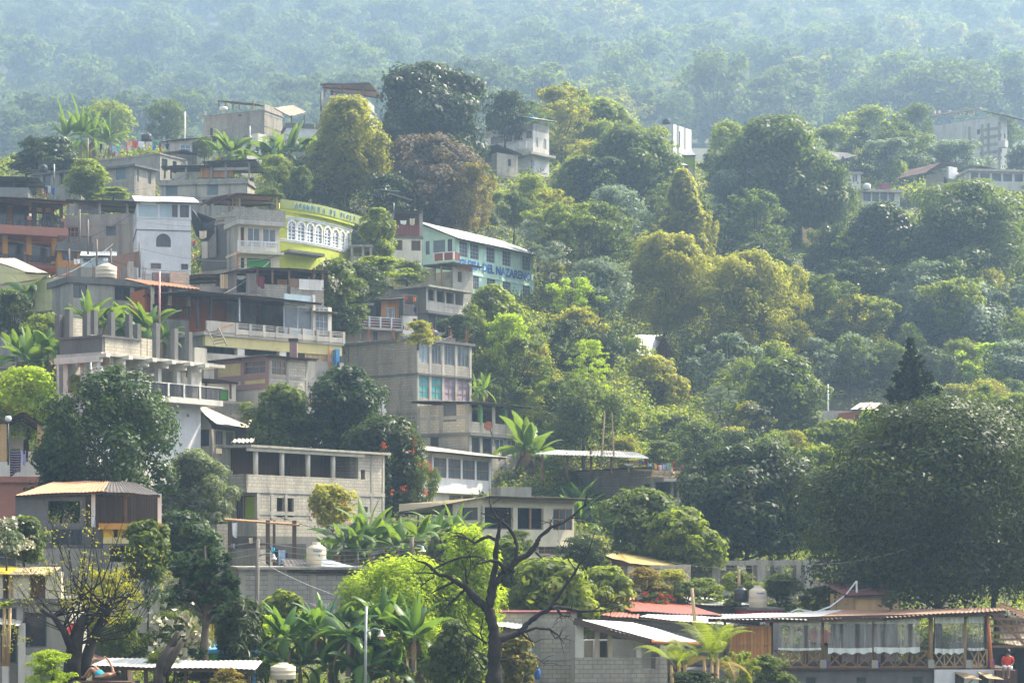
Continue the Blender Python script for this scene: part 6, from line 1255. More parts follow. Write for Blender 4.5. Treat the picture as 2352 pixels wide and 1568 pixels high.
for i,(y0,y1) in enumerate(((1262,1243),(1282,1258),(1301,1272))):
    wire([(-10,y0-5,104),(590,y1,108)],['top','middle','bottom'][i]+' wire running left from the foreground utility pole',None,.016,.5,'wire_light')
wire([(592,1285,108),(870,1395,95)],'pale thick cable slanting down right from the foreground utility pole',None,.02,.25,'wire_light')
wire([(420,995,150),(610,1175,128),(950,1265,103)],'long sagging cable crossing the block building facade',None,.016,.2,'wire')
wire([(520,1200,140),(640,1250,120),(900,1262,103)],'upper cable crossing the lower block wall',None,.014,.2,'wire_light')
wire([(1160,760,180),(1340,930,173),(1560,985,172),(1860,1045,178)],'power line crossing the green slope on the right',None,.03,1.0,'wire')
wire([(1160,775,180),(1340,938,173),(1560,998,172),(1860,1058,178)],'lower power line crossing the green slope on the right',None,.03,1.0,'wire')
wire([(300,490,176),(555,495,180),(880,560,186)],'thin cable passing in front of the lime green church',None,.022,.4,'wire')
wire([(0,545,165),(320,570,165),(640,590,165)],'thin cable crossing the orange terrace house',None,.018,.6,'wire_light')
for i,(x0,y0,D0,x1,y1,D1,s_) in enumerate(((150,560,172,330,470,178,.5),(190,470,176,440,520,172,.4),(330,640,160,470,590,165,.4),(440,700,154,620,600,164,.5),(270,440,205,430,400,215,.4),(120,640,160,260,560,170,.3),(520,640,162,700,700,158,.3),(760,610,178,900,640,182,.4),(700,560,186,830,610,190,.3),(880,800,162,1040,770,168,.4),(470,850,148,640,800,152,.4),(90,700,160,220,640,166,.3))):
    wire([(x0,y0,D0),(x1,y1,D1)],'one of the thin loose cables strung between the stacked houses on the left',None,.016,s_,'wire_light' if i%2 else 'wire',group='loose cables between the houses')
wire([(260,600,165),(450,622,164),(640,585,165)],'thin cable crossing the foot of the white tower house',None,.018,.3,'wire')
wire([(770,480,190),(1010,700,186),(1130,690,186)],'thin cable above the wooden house balcony',None,.02,.5,'wire_light')
wire([(1540,1290,112),(1830,1292,112),(2080,1260,108)],'thin cable in front of the unfinished frame',None,.014,.3,'wire_light')
wire([(1640,1300,112),(1870,1330,112),(2000,1350,108)],'second thin cable in front of the unfinished frame',None,.014,.3,'wire_light')
pole(1690,1318,1350,112,.05,'wood_light','short stake behind the two water tanks','pole') if False else None
pole(1589,1350,1410,104,.08,'wood_light','leaning pale stake on the red tin roof','pole',x2=1598)
# ================= vegetation =================
leaf_mat('lf_dark',(.014,.028,.007),(.065,.090,.014),.28,.32); leaf_mat('lf_mid',(.032,.056,.010),(.13,.165,.024),.38,.40); leaf_mat('lf_light',(.065,.10,.014),(.25,.28,.04),.45,.42)
leaf_mat('lf_yellow',(.10,.115,.016),(.34,.31,.045),.45,.5); leaf_mat('lf_lime',(.15,.21,.012),(.36,.43,.035),.5,.5); leaf_mat('lf_olive',(.06,.080,.045),(.20,.23,.13),.3,.4); leaf_mat('lf_mauve',(.06,.05,.035),(.17,.125,.085),.3,.6)
leaf_mat('lf_glossy',(.010,.026,.007),(.055,.095,.014),.26,.36,spec=.45); leaf_mat('lf_giant',(.007,.017,.004),(.062,.085,.011),.24,.38,spec=.4,nscale=.6); leaf_mat('lf_pine',(.016,.040,.016),(.06,.11,.04),.2,.5); leaf_mat('lf_conifer',(.005,.016,.007),(.022,.045,.016),.12,.5); leaf_mat('lf_autumn',(.09,.11,.02),(.27,.19,.045),.4,.5); leaf_mat('lf_grey',(.07,.10,.075),(.24,.29,.22),.25,.45)
leaf_mat('lf_banana',(.030,.075,.012),(.10,.19,.022),.38,.40,(.30,.43,.04),.6,.15); leaf_mat('lf_banana_dark',(.015,.050,.012),(.07,.15,.022),.35,.28,(.30,.48,.05),.6,.15)
leaf_mat('lf_far_green',(.035,.058,.018),(.14,.175,.04),.4,.55); leaf_mat('lf_far_dark',(.022,.040,.014),(.085,.115,.028),.4,.55); leaf_mat('lf_far_yellow',(.06,.075,.018),(.24,.23,.05),.4,.55)
plain('fl_red',(.50,.05,.025),.7,0,.2,.1); plain('fl_orange',(.60,.12,.03),.7,0,.2,.1); plain('fl_cream',(.55,.52,.36),.8,0,.2,.1); plain('fl_purple',(.35,.25,.45),.7,0,.2,.1)
PROF={'round':lambda h:np.clip(1-((h-.42)/.585)**2,0.01,1)**.6,'tall':lambda h:np.clip(np.sin(np.pi*(h*.86+.10))**.7,0.05,1),'spire':lambda h:np.clip((1-h)**.62*1.0,0.03,1)*np.clip(h*4+.5,0,1),'cone':lambda h:np.clip((1-h)**.75*1.05+.04,0,1)*np.clip(h*6+.45,0,1),
'flat':lambda h:np.clip(.35+h*1.1,0,1)*np.sqrt(np.clip(1-(h-.55)**2/.25,0.02,1)),'dome':lambda h:np.sqrt(np.clip(1-h**2,0.02,1)),'column':lambda h:np.clip(np.sin(np.pi*(h*.9+.06))**.45,.1,1)}
def leaves(P,Nn,s,R,asp=.55):
    "diamond leaves at P facing Nn, size s"
    n=len(P); t=R.normal(size=(n,3)); t-=Nn*np.sum(t*Nn,1)[:,None]; t/=np.linalg.norm(t,axis=1)[:,None]+1e-9; b=np.cross(Nn,t)
    s=s[:,None]; fold=Nn*s*.12
    V=np.stack([P-t*s*.5,P+b*s*asp*.5+fold,P+t*s*.5,P-b*s*asp*.5+fold],1).reshape(-1,3); return V
def crown_arr(seed,shape='round',nc=40,nl=7000,leaf=.05,cr=(.11,.2),sq=.75,droop=0,cb=.2,asp=.55,tight=.5,inner=.12):
    "leaf cloud of a crown of unit height and unit width, base at z=cb"
    R=np.random.RandomState(seed); prof=PROF[shape]; H=1-cb
    nc=int(nc*1.9); h=R.rand(nc)**.85*.94+.03; a=R.rand(nc)*2*np.pi+np.arange(nc)*2.4; ph=R.uniform(0,6.28,4); rr=prof(h)*.5*(1+.22*np.sin(2*a+ph[0]+h*4)+.17*np.sin(5*a+ph[1]+h*9)-.10)
    r=rr*np.clip(R.rand(nc)**.42,.0,1); rc=(cr[0]*.5+(cr[1]*.9-cr[0]*.5)*R.rand(nc)**1.7)
    r=np.maximum(0,np.minimum(r,rr-rc*(.3+.7*R.rand(nc)))); c=np.stack([r*np.cos(a),r*np.sin(a),cb+h*H],1); c[:,2]=np.minimum(c[:,2],1-rc*(.9+.9*R.rand(nc)**2))
    w=rc**2; idx=R.choice(nc,nl,p=w/w.sum()); d=R.normal(size=(nl,3)); d[:,2]=np.where(R.rand(nl)<.62,np.abs(d[:,2]),d[:,2]); d/=np.linalg.norm(d,axis=1)[:,None]
    rad=rc[idx]*(1-tight*R.rand(nl)**1.6); lump=1+.34*np.sin(d[:,0]*7+idx)*np.cos(d[:,1]*6+idx*2.)+.25*(R.rand(nl)<.06)
    P=c[idx]+d*(rad*lump)[:,None]*np.array([1,1,sq]); 
    if droop: P[:,2]-=droop*rc[idx]*R.rand(nl)
    Nn=d*.75+np.array([0,0,.45])+R.normal(size=(nl,3))*.5; Nn/=np.linalg.norm(Nn,axis=1)[:,None]
    s=leaf*R.uniform(.5,1.5,nl); cv=R.uniform(-.32,.32,nc); v=np.clip(.45+cv[idx]+R.uniform(-.22,.22,nl),0,1)
    return leaves(P,Nn,s,R,asp),np.repeat(v,4),c,rc
def quads(n): return np.arange(n*4).reshape(-1,4)
def trunk_mb(c,rc,seed,r0=.022,cb=.2,n=6,bend=.03,down=.25,k=8):
    r=random.Random(seed); b=MB(); top=Vector((r.uniform(-bend,bend),r.uniform(-bend,bend),cb+.25)); mid=Vector((r.uniform(-bend,bend),r.uniform(-bend,bend),cb*.6))
    b.tube([(0,0,-down),(0,0,0),mid,top,Vector((top.x*1.5,top.y*1.5,min(.8,cb+.55)))],[r0*1.35,r0*1.1,r0*.9,r0*.65,r0*.25],n)
    order=list(range(len(c))); r.shuffle(order)
    for i in order[:k]:
        p=Vector(c[i]); s=mid.lerp(top,r.random()); m=(s+p)/2+Vector((0,0,-.03)); b.tube([s,m,p],[r0*.5,r0*.32,r0*.1],5)
    return b
PROTO={}
def proto(kind,i):
    key=(kind,i)
    if key in PROTO: return PROTO[key]
    K=dict(round=dict(shape='round',nc=46,nl=9000,leaf=.042,cb=.16),tall=dict(shape='tall',nc=48,nl=8500,leaf=.036,cr=(.07,.15),cb=.12),cone=dict(shape='cone',nc=60,nl=9000,leaf=.034,cr=(.06,.12),cb=.06),
      flat=dict(shape='flat',nc=34,nl=7500,leaf=.040,cr=(.10,.17),sq=.42,cb=.45),loose=dict(shape='round',nc=34,nl=5200,leaf=.044,cr=(.07,.15),cb=.2,tight=.8),bush=dict(shape='dome',nc=30,nl=6000,leaf=.055,cr=(.12,.22),cb=.0),
      column=dict(shape='column',nc=50,nl=7000,leaf=.034,cr=(.14,.26),cb=.03),feather=dict(shape='tall',nc=70,nl=9500,leaf=.030,cr=(.05,.11),sq=.5,cb=.12,asp=.35,tight=.7),
      far=dict(shape='round',nc=34,nl=3600,leaf=.055,cb=.12),farflat=dict(shape='flat',nc=26,nl=3200,leaf=.055,sq=.5,cb=.35),fartall=dict(shape='tall',nc=34,nl=3400,leaf=.05,cb=.08))[kind]
    V,v,c,rc=crown_arr(100+i*17+len(kind),**K)
    m=npmesh('crown',V,quads(len(V)//4),[M['lf_mid']],attr=v); tb=trunk_mb(c,rc,i,cb=K.get('cb',.2)+.02); t=bpy.data.meshes.new('trunk'); t.from_pydata(tb.v,[],tb.f); t.materials.append(M['bark']); t.polygons.foreach_set('use_smooth',np.ones(len(t.polygons),dtype=bool))
    PROTO[key]=(m,t,(V,v)); return PROTO[key]
def setmat(o,m):
    o.material_slots[0].link='OBJECT'; o.material_slots[0].material=M[m]
def tree_at(P,w,H,kind,mat,label,group=None,name='tree',cat='tree',i=None,rz=None,bark='bark'):
    i=rng.randrange(3) if i is None else i; m,t,_=proto(kind,i); r=empty(name,P,rng.uniform(0,6.28) if rz is None else rz); r.scale=(w,w,H); tag(r,label,cat,group)
    o=bpy.data.objects.new('crown',m); C.objects.link(o); o.parent=r; setmat(o,mat); o2=bpy.data.objects.new('trunk',t); C.objects.link(o2); o2.parent=r; setmat(o2,bark); return r
def T(x,yt,yb,w,D,kind,mat,label,name='tree',cat='tree',group=None,i=None,bark='bark',hero=None,flowers=None,**k):
    "tree seen at x with crown top yt, foot yb, crown width w (photo units) at depth D"
    P=WV(x,yb,D); Hh=(yb-yt)/F*D; ww=w/F*D
    if not hero: r=tree_at(P,ww,Hh,kind,mat,label,group,name,cat,i,bark=bark)
    else:
        K=dict(shape='round',nc=80,nl=30000,leaf=.018,cr=(.08,.15),cb=.2); K.update(hero); sd=int(x)+7; sc=np.array([ww,ww,Hh])
        lf=K.pop('leaf'); tr0=K.pop('tr0',.022); tn=K.pop('tn',12); V,v,c,rc=crown_arr(sd,leaf=1.0,**K)
        # leaf size in metres: rebuild quads about their centres
        Q=V.reshape(-1,4,3); ctr=Q.mean(1,keepdims=True); off=Q-ctr; Q=ctr*sc+off*lf; V=Q.reshape(-1,3)
        r=empty(name,P); tag(r,label,cat,group); me=npmesh('crown',V,quads(len(V)//4),[M[mat]],attr=v); o=bpy.data.objects.new('crown',me); C.objects.link(o); o.parent=r
        tb=trunk_mb(c,rc,sd,r0=tr0,cb=K['cb']+.02,k=tn,n=8); tb.v=[(a*ww,b*ww,c_*Hh) for a,b,c_ in tb.v]; o=tb.build('trunk',bark,r,True)
    if flowers:
        fm,n,fs=flowers; R=np.random.RandomState(int(x)); hh=R.rand(n)*.75+.2; a=R.uniform(np.pi,2*np.pi,n); rr=PROF['round'](hh)*.53; Pn=np.stack([rr*np.cos(a)*ww,rr*np.sin(a)*ww,hh*Hh],1)
        for q in Pn:
            P3=q+R.normal(size=(20,3))*fs*.42; Nn=R.normal(size=P3.shape); Nn/=np.linalg.norm(Nn,axis=1)[:,None]; c_=P3.mean(0)
            V=leaves(P3,Nn,np.full(20,fs*.55),R,.7); me=npmesh('flower_cluster',V,quads(20),[M[fm]]); o=bpy.data.objects.new('flower_cluster',me); C.objects.link(o); o.parent=r
            if not hero: o.scale=(1/r.scale[0],1/r.scale[1],1/r.scale[2]); o.rotation_euler=(0,0,-r.rotation_euler[2])
    return r
# ---- banana plants ----
def banana_mesh(seed,nleaf=13,L=2.7,stem=1.1,wid=.92,up=1.0):
    r=random.Random(seed); R=np.random.RandomState(seed); V=[];Fq=[];A=[]
    for i in range(nleaf):
        az=i*2.4+r.uniform(-.7,.7); el=math.radians(r.uniform(30,86)*up if i<nleaf*.7 else r.uniform(-10,35)); l=L*r.uniform(.75,1.15); w=wid*r.uniform(.8,1.15); dr=r.uniform(.5,2.4)*(1.25-el/1.9); n=16; p=Vector((0,0,stem*r.uniform(.85,1.0))); e=el; val=r.uniform(.15,.95)
        d=Vector((math.cos(az),math.sin(az),0)); side=Vector((-math.sin(az),math.cos(az),0)); tw=r.uniform(-.5,.5); p0=len(V)
        for k in range(n+1):
            u=k/n; step=l*1.25/n; dirv=d*math.cos(e)+Vector((0,0,math.sin(e))); nr=(-d*math.sin(e)+Vector((0,0,math.cos(e))))
            sd=side*math.cos(tw)+nr*math.sin(tw)
            ww=0.03 if u<.16 else w*.5*math.sin(math.pi*min(1,(u-.14)/.86)**.62)**.75+.015
            tear=1-(.35*r.random() if (k%3==0 and r.random()<.7) else 0); tear2=1-(.35*r.random() if (k%3==1 and r.random()<.7) else 0)
            fold=.30
            V+= [p+sd*ww*tear-nr*ww*fold, p+sd*ww*.5*tear-nr*ww*.10, p, p-sd*ww*.5*tear2-nr*ww*.10, p-sd*ww*tear2-nr*ww*fold]; A+=[min(1,max(0,val+r.uniform(-.08,.08)))]*5
            p=p+dirv*step; e-=dr*step/l*(.5+u)
        for k in range(n):
            for j in range(4): a=p0+k*5+j; Fq.append((a,a+1,a+6,a+5))
    me=npmesh('leaves',np.array([tuple(v) for v in V]),np.array(Fq),[M['lf_banana']],attr=np.array(A),smooth=True)
    b=MB(); b.tube([(0,0,-1.2),(0,0,.3),(0.03,0,stem*.6),(0,0,stem*1.02)],[.17,.16,.12,.07],9); t=bpy.data.meshes.new('stem'); t.from_pydata(b.v,[],b.f); t.materials.append(M['bark_light']); return me,t
DRY=banana_mesh(33,4,1.7,1.0,.35,-.6)[0]; DRY.materials.clear(); plain('dry_leaf',(.22,.14,.06),.8,0,.3); DRY.materials.append(M['dry_leaf'])
BAN=[banana_mesh(s) for s in (1,2,3,4)]+[banana_mesh(9,16,2.7,1.2,.5,1.1)]
def banana(x,yb,D,h,label,group,mat='lf_banana',i=None,P=None):
    "h: overall height in photo units"
    P=P or WV(x,yb,D); i=rng.randrange(4) if i is None else i; s=h/F*D/3.5; r=empty('banana_plant',P,rng.uniform(0,6.28)); r.scale=(s,s,s*rng.uniform(.95,1.08)); tag(r,label,'banana plant',group)
    for nm,me in (('leaves',BAN[i][0]),('stem',BAN[i][1]),('dry_leaves',DRY)):
        o=bpy.data.objects.new(nm,me); C.objects.link(o); o.parent=r
        if nm=='leaves': setmat(o,mat)
def bananas(spots,D,label,group,mat='lf_banana',i=None):
    for k,(x,yb,h) in enumerate(spots): banana(x,yb,D+k%3*1.3,h,label,group,mat,i)
bananas([(62,705,92),(108,770,70),(20,730,70)],163,'banana plant with broad drooping leaves before the pale yellow wall at left','banana plants by the pale yellow wall')
bananas([(70,860,95),(110,850,100),(40,850,85),(145,850,70),(95,880,75)],150,'banana plant of the left clump below the yellow wall','banana plants below the yellow wall')
bananas([(205,765,80),(245,770,95),(285,775,85),(340,790,95),(370,805,80),(320,790,70)],150,'banana plant rising behind the unfinished top storey of the arcade house','banana plants behind the arcade house',i=None)
bananas([(150,345,80),(185,350,95),(215,348,88),(250,350,70)],240,'spiky banana plant on the ridge at the upper left','banana plants on the upper left ridge',i=4)
bananas([(530,375,72),(560,378,58),(505,372,55)],233,'banana plant right of the cream roofed ridge house','banana plants by the ridge house')
bananas([(635,385,90),(665,385,95),(705,380,88),(610,385,60)],231,'banana plant of the bright clump left of the tall olive tree','banana plants by the tall olive tree')
bananas([(1112,915,55),(1095,915,42)],162,'narrow bright upright banana plant right of the tall grey block building','banana plants by the tall block building',i=4)
bananas([(1210,1065,110),(1225,1075,90)],156,'banana plant right of the green trimmed porch house','banana plants by the green trimmed house')
bananas([(790,1285,110),(840,1285,120),(880,1290,105),(820,1300,85),(915,1290,95),(760,1290,80)],117,'broad leaved banana plant of the clump beside the tall cream tank','banana plants beside the tall cream tank')
bananas([(960,1260,85),(1000,1255,90),(1045,1262,90),(1080,1265,75),(1020,1285,60),(935,1275,75)],122,'banana plant of the clump in front of the cream terrace house','banana plants in front of the cream house')
bananas([(1320,1250,115),(1355,1262,105),(1385,1262,115),(1410,1262,95),(1340,1180,75),(1305,1175,70)],145,'dark banana plant of the clump behind the tip of the dead tree','banana plants behind the dead tree','lf_banana_dark')
bananas([(655,1500,110),(700,1490,110),(745,1500,125),(800,1505,135),(850,1520,125),(905,1500,120),(950,1500,125),(690,1560,100),(760,1570,120),(830,1580,130),(900,1580,120),(970,1560,100),(640,1550,85),(880,1480,110),(800,1470,90),(725,1470,75)],93,'large dark banana plant of the dense clump at the bottom centre','banana plants at the bottom centre','lf_banana_dark')
# ---- hero trees, front ----
T(265,868,1340,300,119,'','lf_glossy','large dark glossy tree in front of the arcade house at the left',hero=dict(nc=62,nl=18000,leaf=.25,cr=(.05,.115),cb=.26,tr0=.012,tn=16))
T(140,955,1190,140,121,'','lf_glossy','dark glossy bush tree filling the gap left of the large dark tree',hero=dict(nc=50,nl=14000,leaf=.24,cb=.05))
T(60,850,1010,240,136,'','lf_lime','yellow green hedge tree at the left edge under the banana leaves',hero=dict(shape='dome',nc=60,nl=20000,leaf=.22,cb=.0,cr=(.08,.15)))
T(185,868,1010,150,134,'','lf_yellow','yellow tipped tree touching the top left of the large dark tree',hero=dict(shape='dome',nc=40,nl=12000,leaf=.22,cb=.0))
T(30,665,800,110,158,'round','lf_dark','dark round tree at the left edge above the banana clump')
T(110,715,830,110,155,'round','lf_light','sunlit yellow green tree among the banana plants at the left')
T(445,1045,1290,175,122,'','lf_olive','grey green feathery tree below the arcade house',hero=dict(shape='tall',nc=90,nl=26000,leaf=.26,asp=.3,cr=(.06,.12),cb=.1))
T(415,1180,1330,180,113,'','lf_glossy','dark leafy tree behind the pine',hero=dict(nc=60,nl=15000,leaf=.2,cb=.05))
T(55,1190,1290,110,100,'','lf_mid','loose green undertree behind the bare shrub branches',hero=dict(nc=60,nl=11000,leaf=.2,cb=.0,tight=.9))
T(335,1200,1330,120,98,'','lf_mid','loose green tree growing through the rusty roof yard',hero=dict(nc=60,nl=11000,leaf=.2,cb=.0,tight=.9))
T(15,1185,1290,90,97,'loose','lf_grey','pale flowering shrub at the left edge','shrub','shrub',flowers=('fl_cream',14,.35))
T(245,1300,1480,150,94,'loose','lf_yellow','yellow leaved thin tree behind the bare shrub trunks')
T(340,1300,1420,90,98,'loose','lf_grey','pale grey green bush right of the bare shrub trunks')
T(400,1400,1560,130,93,'round','lf_mid','flowering tree with cream plumes below the pine',flowers=('fl_cream',16,.6))
T(290,1400,1560,120,92,'round','lf_mid','green bush behind the leaning stump')
T(120,1490,1580,130,84,'bush','lf_lime','bright fern like bush at the foot of the bare shrub','bush','bush'); T(370,1490,1580,110,88,'bush','lf_light','light green bush behind the leaning stump base','bush','bush')
T(545,1375,1600,110,92,'','lf_dark','dark spiky column plant by the utility pole','spiky_plant','plant',hero=dict(shape='column',nc=60,nl=14000,leaf=.42,asp=.16,cr=(.14,.25),cb=.02))
T(650,1365,1520,120,99,'','lf_light','bright green big leaved bush in front of the block wall',hero=dict(shape='dome',nc=40,nl=7000,leaf=.34,cb=0.))
T(610,1420,1560,110,96,'','lf_lime','small leaved bright bush left of the big banana plants',hero=dict(shape='dome',nc=40,nl=9000,leaf=.2,cb=0.))
T(525,1530,1590,90,82,'bush','lf_autumn','orange tipped bush at the bottom edge','bush','bush')
T(925,1290,1620,270,97,'','lf_lime','yellow green willow like tree behind the dead tree',hero=dict(nc=120,nl=46000,leaf=.20,asp=.28,cr=(.06,.13),cb=.25,droop=.9,sq=.8))
T(1075,1215,1600,150,98.5,'','lf_lime','taller yellow green willow like tree right behind the dead trunk',hero=dict(shape='tall',nc=90,nl=30000,leaf=.20,asp=.28,cr=(.08,.16),cb=.12,droop=.9))
T(1045,1430,1600,130,90,'','lf_mid','dark green shrub at the foot of the dead tree',hero=dict(shape='dome',nc=40,nl=9000,leaf=.2,cb=0.)); T(1190,1460,1600,110,92,'','lf_autumn','brownish shrub right of the dead trunk',hero=dict(shape='dome',nc=30,nl=5000,leaf=.2,cb=0.,tight=.9))
T(1265,1290,1470,230,106,'','lf_light','broad green leafy tree behind the dead branches',hero=dict(nc=80,nl=18000,leaf=.32,cr=(.08,.15),cb=.05)); T(1165,1250,1470,130,108,'','lf_mid','leafy tree between the willow and the dead limb',hero=dict(nc=50,nl=10000,leaf=.3,cb=.05))
T(1390,1305,1410,150,109,'','lf_light','sunlit bush left of the red bougainvillea','bush','bush',hero=dict(shape='dome',nc=40,nl=9000,leaf=.28,cb=0.))
T(1340,1225,1330,130,121,'round','lf_dark','dark round bush below the cream terrace house','bush','bush'); T(1190,1215,1290,80,120,'round','lf_mid','bush in front of the cream terrace')
T(765,1118,1265,108,124,'','lf_yellow','small yellow orange tree with bare stem in front of the block building',flowers=('fl_orange',7,.14),hero=dict(nc=45,nl=6500,leaf=.19,cb=.38,cr=(.1,.17),tr0=.012))
T(640,888,1060,150,141,'','lf_mid','bright green tree in front of the mauve and yellow house',hero=dict(nc=70,nl=17000,leaf=.26,cb=.08))
T(800,852,1060,180,141.5,'','lf_glossy','dark glossy tree between the mauve house and the tall grey block',hero=dict(shape='tall',nc=90,nl=24000,leaf=.26,cb=.04,cr=(.09,.17)))
T(725,960,1060,130,140,'round','lf_dark','dark tree below the white walled storey')
T(885,965,1210,200,137,'','lf_dark','dark tree dotted with orange flowers in the centre',hero=dict(nc=90,nl=26000,leaf=.3,asp=.4,cb=.12,cr=(.08,.16)),flowers=('fl_orange',18,.24))
T(960,1040,1200,90,136,'round','lf_mid','green flowering tree edge by the four window white house',flowers=('fl_orange',4,.2))
T(1290,1085,1190,160,156,'','lf_light','light leafy bush above the dark banana plants',hero=dict(shape='dome',nc=50,nl=10000,leaf=.34,cb=0.))
T(1480,1130,1300,190,128,'','lf_mid','grey green bush tree left of the dark valley tree',hero=dict(nc=70,nl=16000,leaf=.28,cb=.0)); T(1560,1170,1310,180,126,'','lf_light','sunlit leafy bush below the dark valley tree',hero=dict(nc=60,nl=12000,leaf=.3,cb=.0,tight=.8))
T(1720,1030,1300,290,132,'','lf_dark','broad dark tree in the valley left of the giant tree',hero=dict(nc=110,nl=36000,leaf=.30,cb=.08,cr=(.07,.14)))
T(1630,1080,1300,160,131,'round','lf_dark','dark valley tree beside the block house'); T(1650,1235,1290,110,130,'bush','lf_mid','bush behind the unfinished concrete frame','bush','bush')
T(2155,943,1450,640,112,'','lf_giant','giant dark spreading tree with reddish tips at the right',hero=dict(shape='round',nc=150,nl=120000,leaf=.21,cr=(.055,.115),cb=.12,tr0=.014,tn=26))
T(2290,950,1430,300,116,'','lf_giant','second dark crown at the right edge behind the giant tree',hero=dict(nc=80,nl=30000,leaf=.23,cr=(.06,.12),cb=.1))
T(1885,1100,1270,110,131,'','lf_mid','yellowish dark tree on the left flank of the giant tree',hero=dict(nc=70,nl=20000,leaf=.25,cr=(.07,.13),cb=.05))
# low bushes before the frame and tanks
for i,(x,yt,yb,w,mt,lb) in enumerate(((1480,1300,1370,120,'lf_autumn','olive bush with yellowish leaves left of the bougainvillea'),(1545,1305,1380,110,'lf_yellow','pale yellow green bush above the red bougainvillea'),(1620,1325,1390,110,'lf_light','light bush behind the white roof'),(1700,1310,1400,120,'lf_light','bush left of the black water tank'),(1790,1315,1405,140,'lf_mid','bush right of the cream water tank'),(1880,1345,1410,120,'lf_mid','low dark bush behind the pavilion roof'),(1580,1335,1385,90,'lf_mid','small bush right of the red bougainvillea'))):
    T(x,yt,yb,w,114+i%3,'bush',mt,lb,'bush','bush')
T(1500,1358,1392,90,113,'bush','lf_mid','bougainvillea bush covered in red flowers above the red roof','bougainvillea','bush',flowers=('fl_red',24,.12))
T(1765,1500,1580,120,92,'bush','lf_mid','feathery bush below the wooden pavilion doors','bush','bush'); T(1700,1490,1590,90,90,'loose','lf_light','light shrub right of the palm'); T(1600,1540,1600,170,88,'bush','lf_dark','dark undergrowth bush at the foot of the palm','bush','bush'); T(1805,1545,1590,60,91,'bush','lf_mid','small shrub in front of the grey pavilion wall','bush','bush')
T(2045,1355,1410,60,104,'loose','lf_dark','small dark palm like plant before the tan house','plant','plant')
for x,yt,yb,w,D,k,mt,lb in ((1400,905,1010,110,176,'round','lf_mid','rounded bush tree on the slope right of the slanting pole'),(1470,930,1040,120,172,'loose','lf_light','loose light tree on the slope below the brown hut'),(1545,950,1050,110,174,'round','lf_dark','dark rounded tree at the foot of the brown hut'),(1430,1000,1085,110,162,'bush','lf_yellow','yellowish bush above the big tin canopy'),(1520,1010,1090,110,160,'round','lf_mid','green tree above the laundry roof'),(1600,960,1070,120,165,'round','lf_mid','green tree right of the laundry roof'),(1340,960,1060,110,168,'loose','lf_light','light leafy tree by the wooden utility pole'),(1250,980,1060,90,166,'round','lf_mid','green tree beside the bananas of the green trimmed house'),(1180,830,930,110,178,'round','lf_light','light bushy tree right of the tall grey block building'),(1260,800,910,120,186,'loose','lf_yellow','yellowish flowering tree on the upper open slope'),(1230,870,960,110,176,'bush','lf_mid','green bush on the open slope above the bananas'),(1320,850,950,110,182,'round','lf_light','light rounded tree in the middle of the open slope')):
    T(x,yt,yb,w,D,k,mt,lb,flowers=('fl_cream',7,.35) if 'flowering' in lb else None)
# ---- upper trees ----
T(990,165,420,275,246,'','lf_dark','huge dark domed tree on the crest in the upper centre',hero=dict(shape='round',nc=130,nl=45000,leaf=.5,cr=(.06,.12),cb=.08,tr0=.02)); T(1160,205,330,110,262,'round','lf_dark','smaller dark tree right behind the huge domed tree')
T(905,270,380,110,240,'round','lf_dark','dark understory tree left below the huge domed tree')
T(800,235,480,175,224,'','lf_yellow','tall yellowish olive tree in front of the highest terrace house',hero=dict(shape='tall',nc=120,nl=34000,leaf=.4,cr=(.05,.11),cb=.1,asp=.4)); T(860,300,500,110,226,'tall','lf_yellow','yellowish tree right of the tall olive tree'); T(740,330,500,110,225,'tall','lf_mid','green tree left below the tall olive tree')
T(1000,322,560,240,222,'','lf_mauve','brownish mauve tree above the turquoise church',hero=dict(nc=110,nl=30000,leaf=.38,cr=(.06,.12),cb=.08)); T(1090,370,560,110,218,'tall','lf_autumn','orange tinted tree right of the mauve tree'); T(905,390,560,150,217,'round','lf_dark','dark tree left of the mauve tree')
T(872,484,610,86,192,'','lf_light','sunlit green tree between the lime church and the plank tower',hero=dict(nc=50,nl=11000,leaf=.34,cb=.05)); T(740,470,560,90,196,'loose','lf_light','sunlit tree top behind the lime church parapet')
T(640,350,470,90,218,'round','lf_light','light tree right of the rooftop terrace house'); T(620,430,480,80,212,'round','lf_mid','rounded bush at the right foot of the terrace house'); T(690,370,500,100,220,'round','lf_dark','dark tree beneath the bright banana clump')
T(690,385,470,50,214,'','lf_mid','spiky yucca like plant below the bright banana clump','spiky_plant','plant',hero=dict(shape='round',nc=14,nl=2500,leaf=.9,asp=.12,cb=.3))
T(115,320,395,150,234,'','lf_dark','dark bush tree on the ridge at the upper left',hero=dict(nc=60,nl=13000,leaf=.36,cb=.0)); T(60,345,400,90,233,'bush','lf_dark','low dark bush at the left end of the ridge')
T(200,370,455,105,212,'','lf_light','sunny light green feathery tree before the grey houses at upper left',hero=dict(shape='tall',nc=70,nl=13000,leaf=.34,asp=.35,cb=.02)); T(470,312,372,55,237,'round','lf_mid','small tree in front of the cream roofed ridge house'); T(260,430,455,90,209,'bush','lf_light','row of light bushes above the plain grey house','bush','bush')
for x,yt,yb,w,D,k,mt,lb in ((1215,400,500,90,228,'round','lf_light','light round tree just below the balustrade house'),(1270,430,530,100,224,'loose','lf_yellow','yellowish loose tree above the long white church roof'),(1180,440,540,80,222,'round','lf_mid','green tree behind the high end of the church roof'),(1235,500,600,90,216,'round','lf_grey','glittering grey tree above the church roof end'),(1290,520,620,100,214,'round','lf_mid','green tree right of the church roof end'),(1275,600,700,90,208,'bush','lf_yellow','yellowish bush beside the right wall of the turquoise church')):
    T(x,yt,yb,w,D,k,mt,lb)
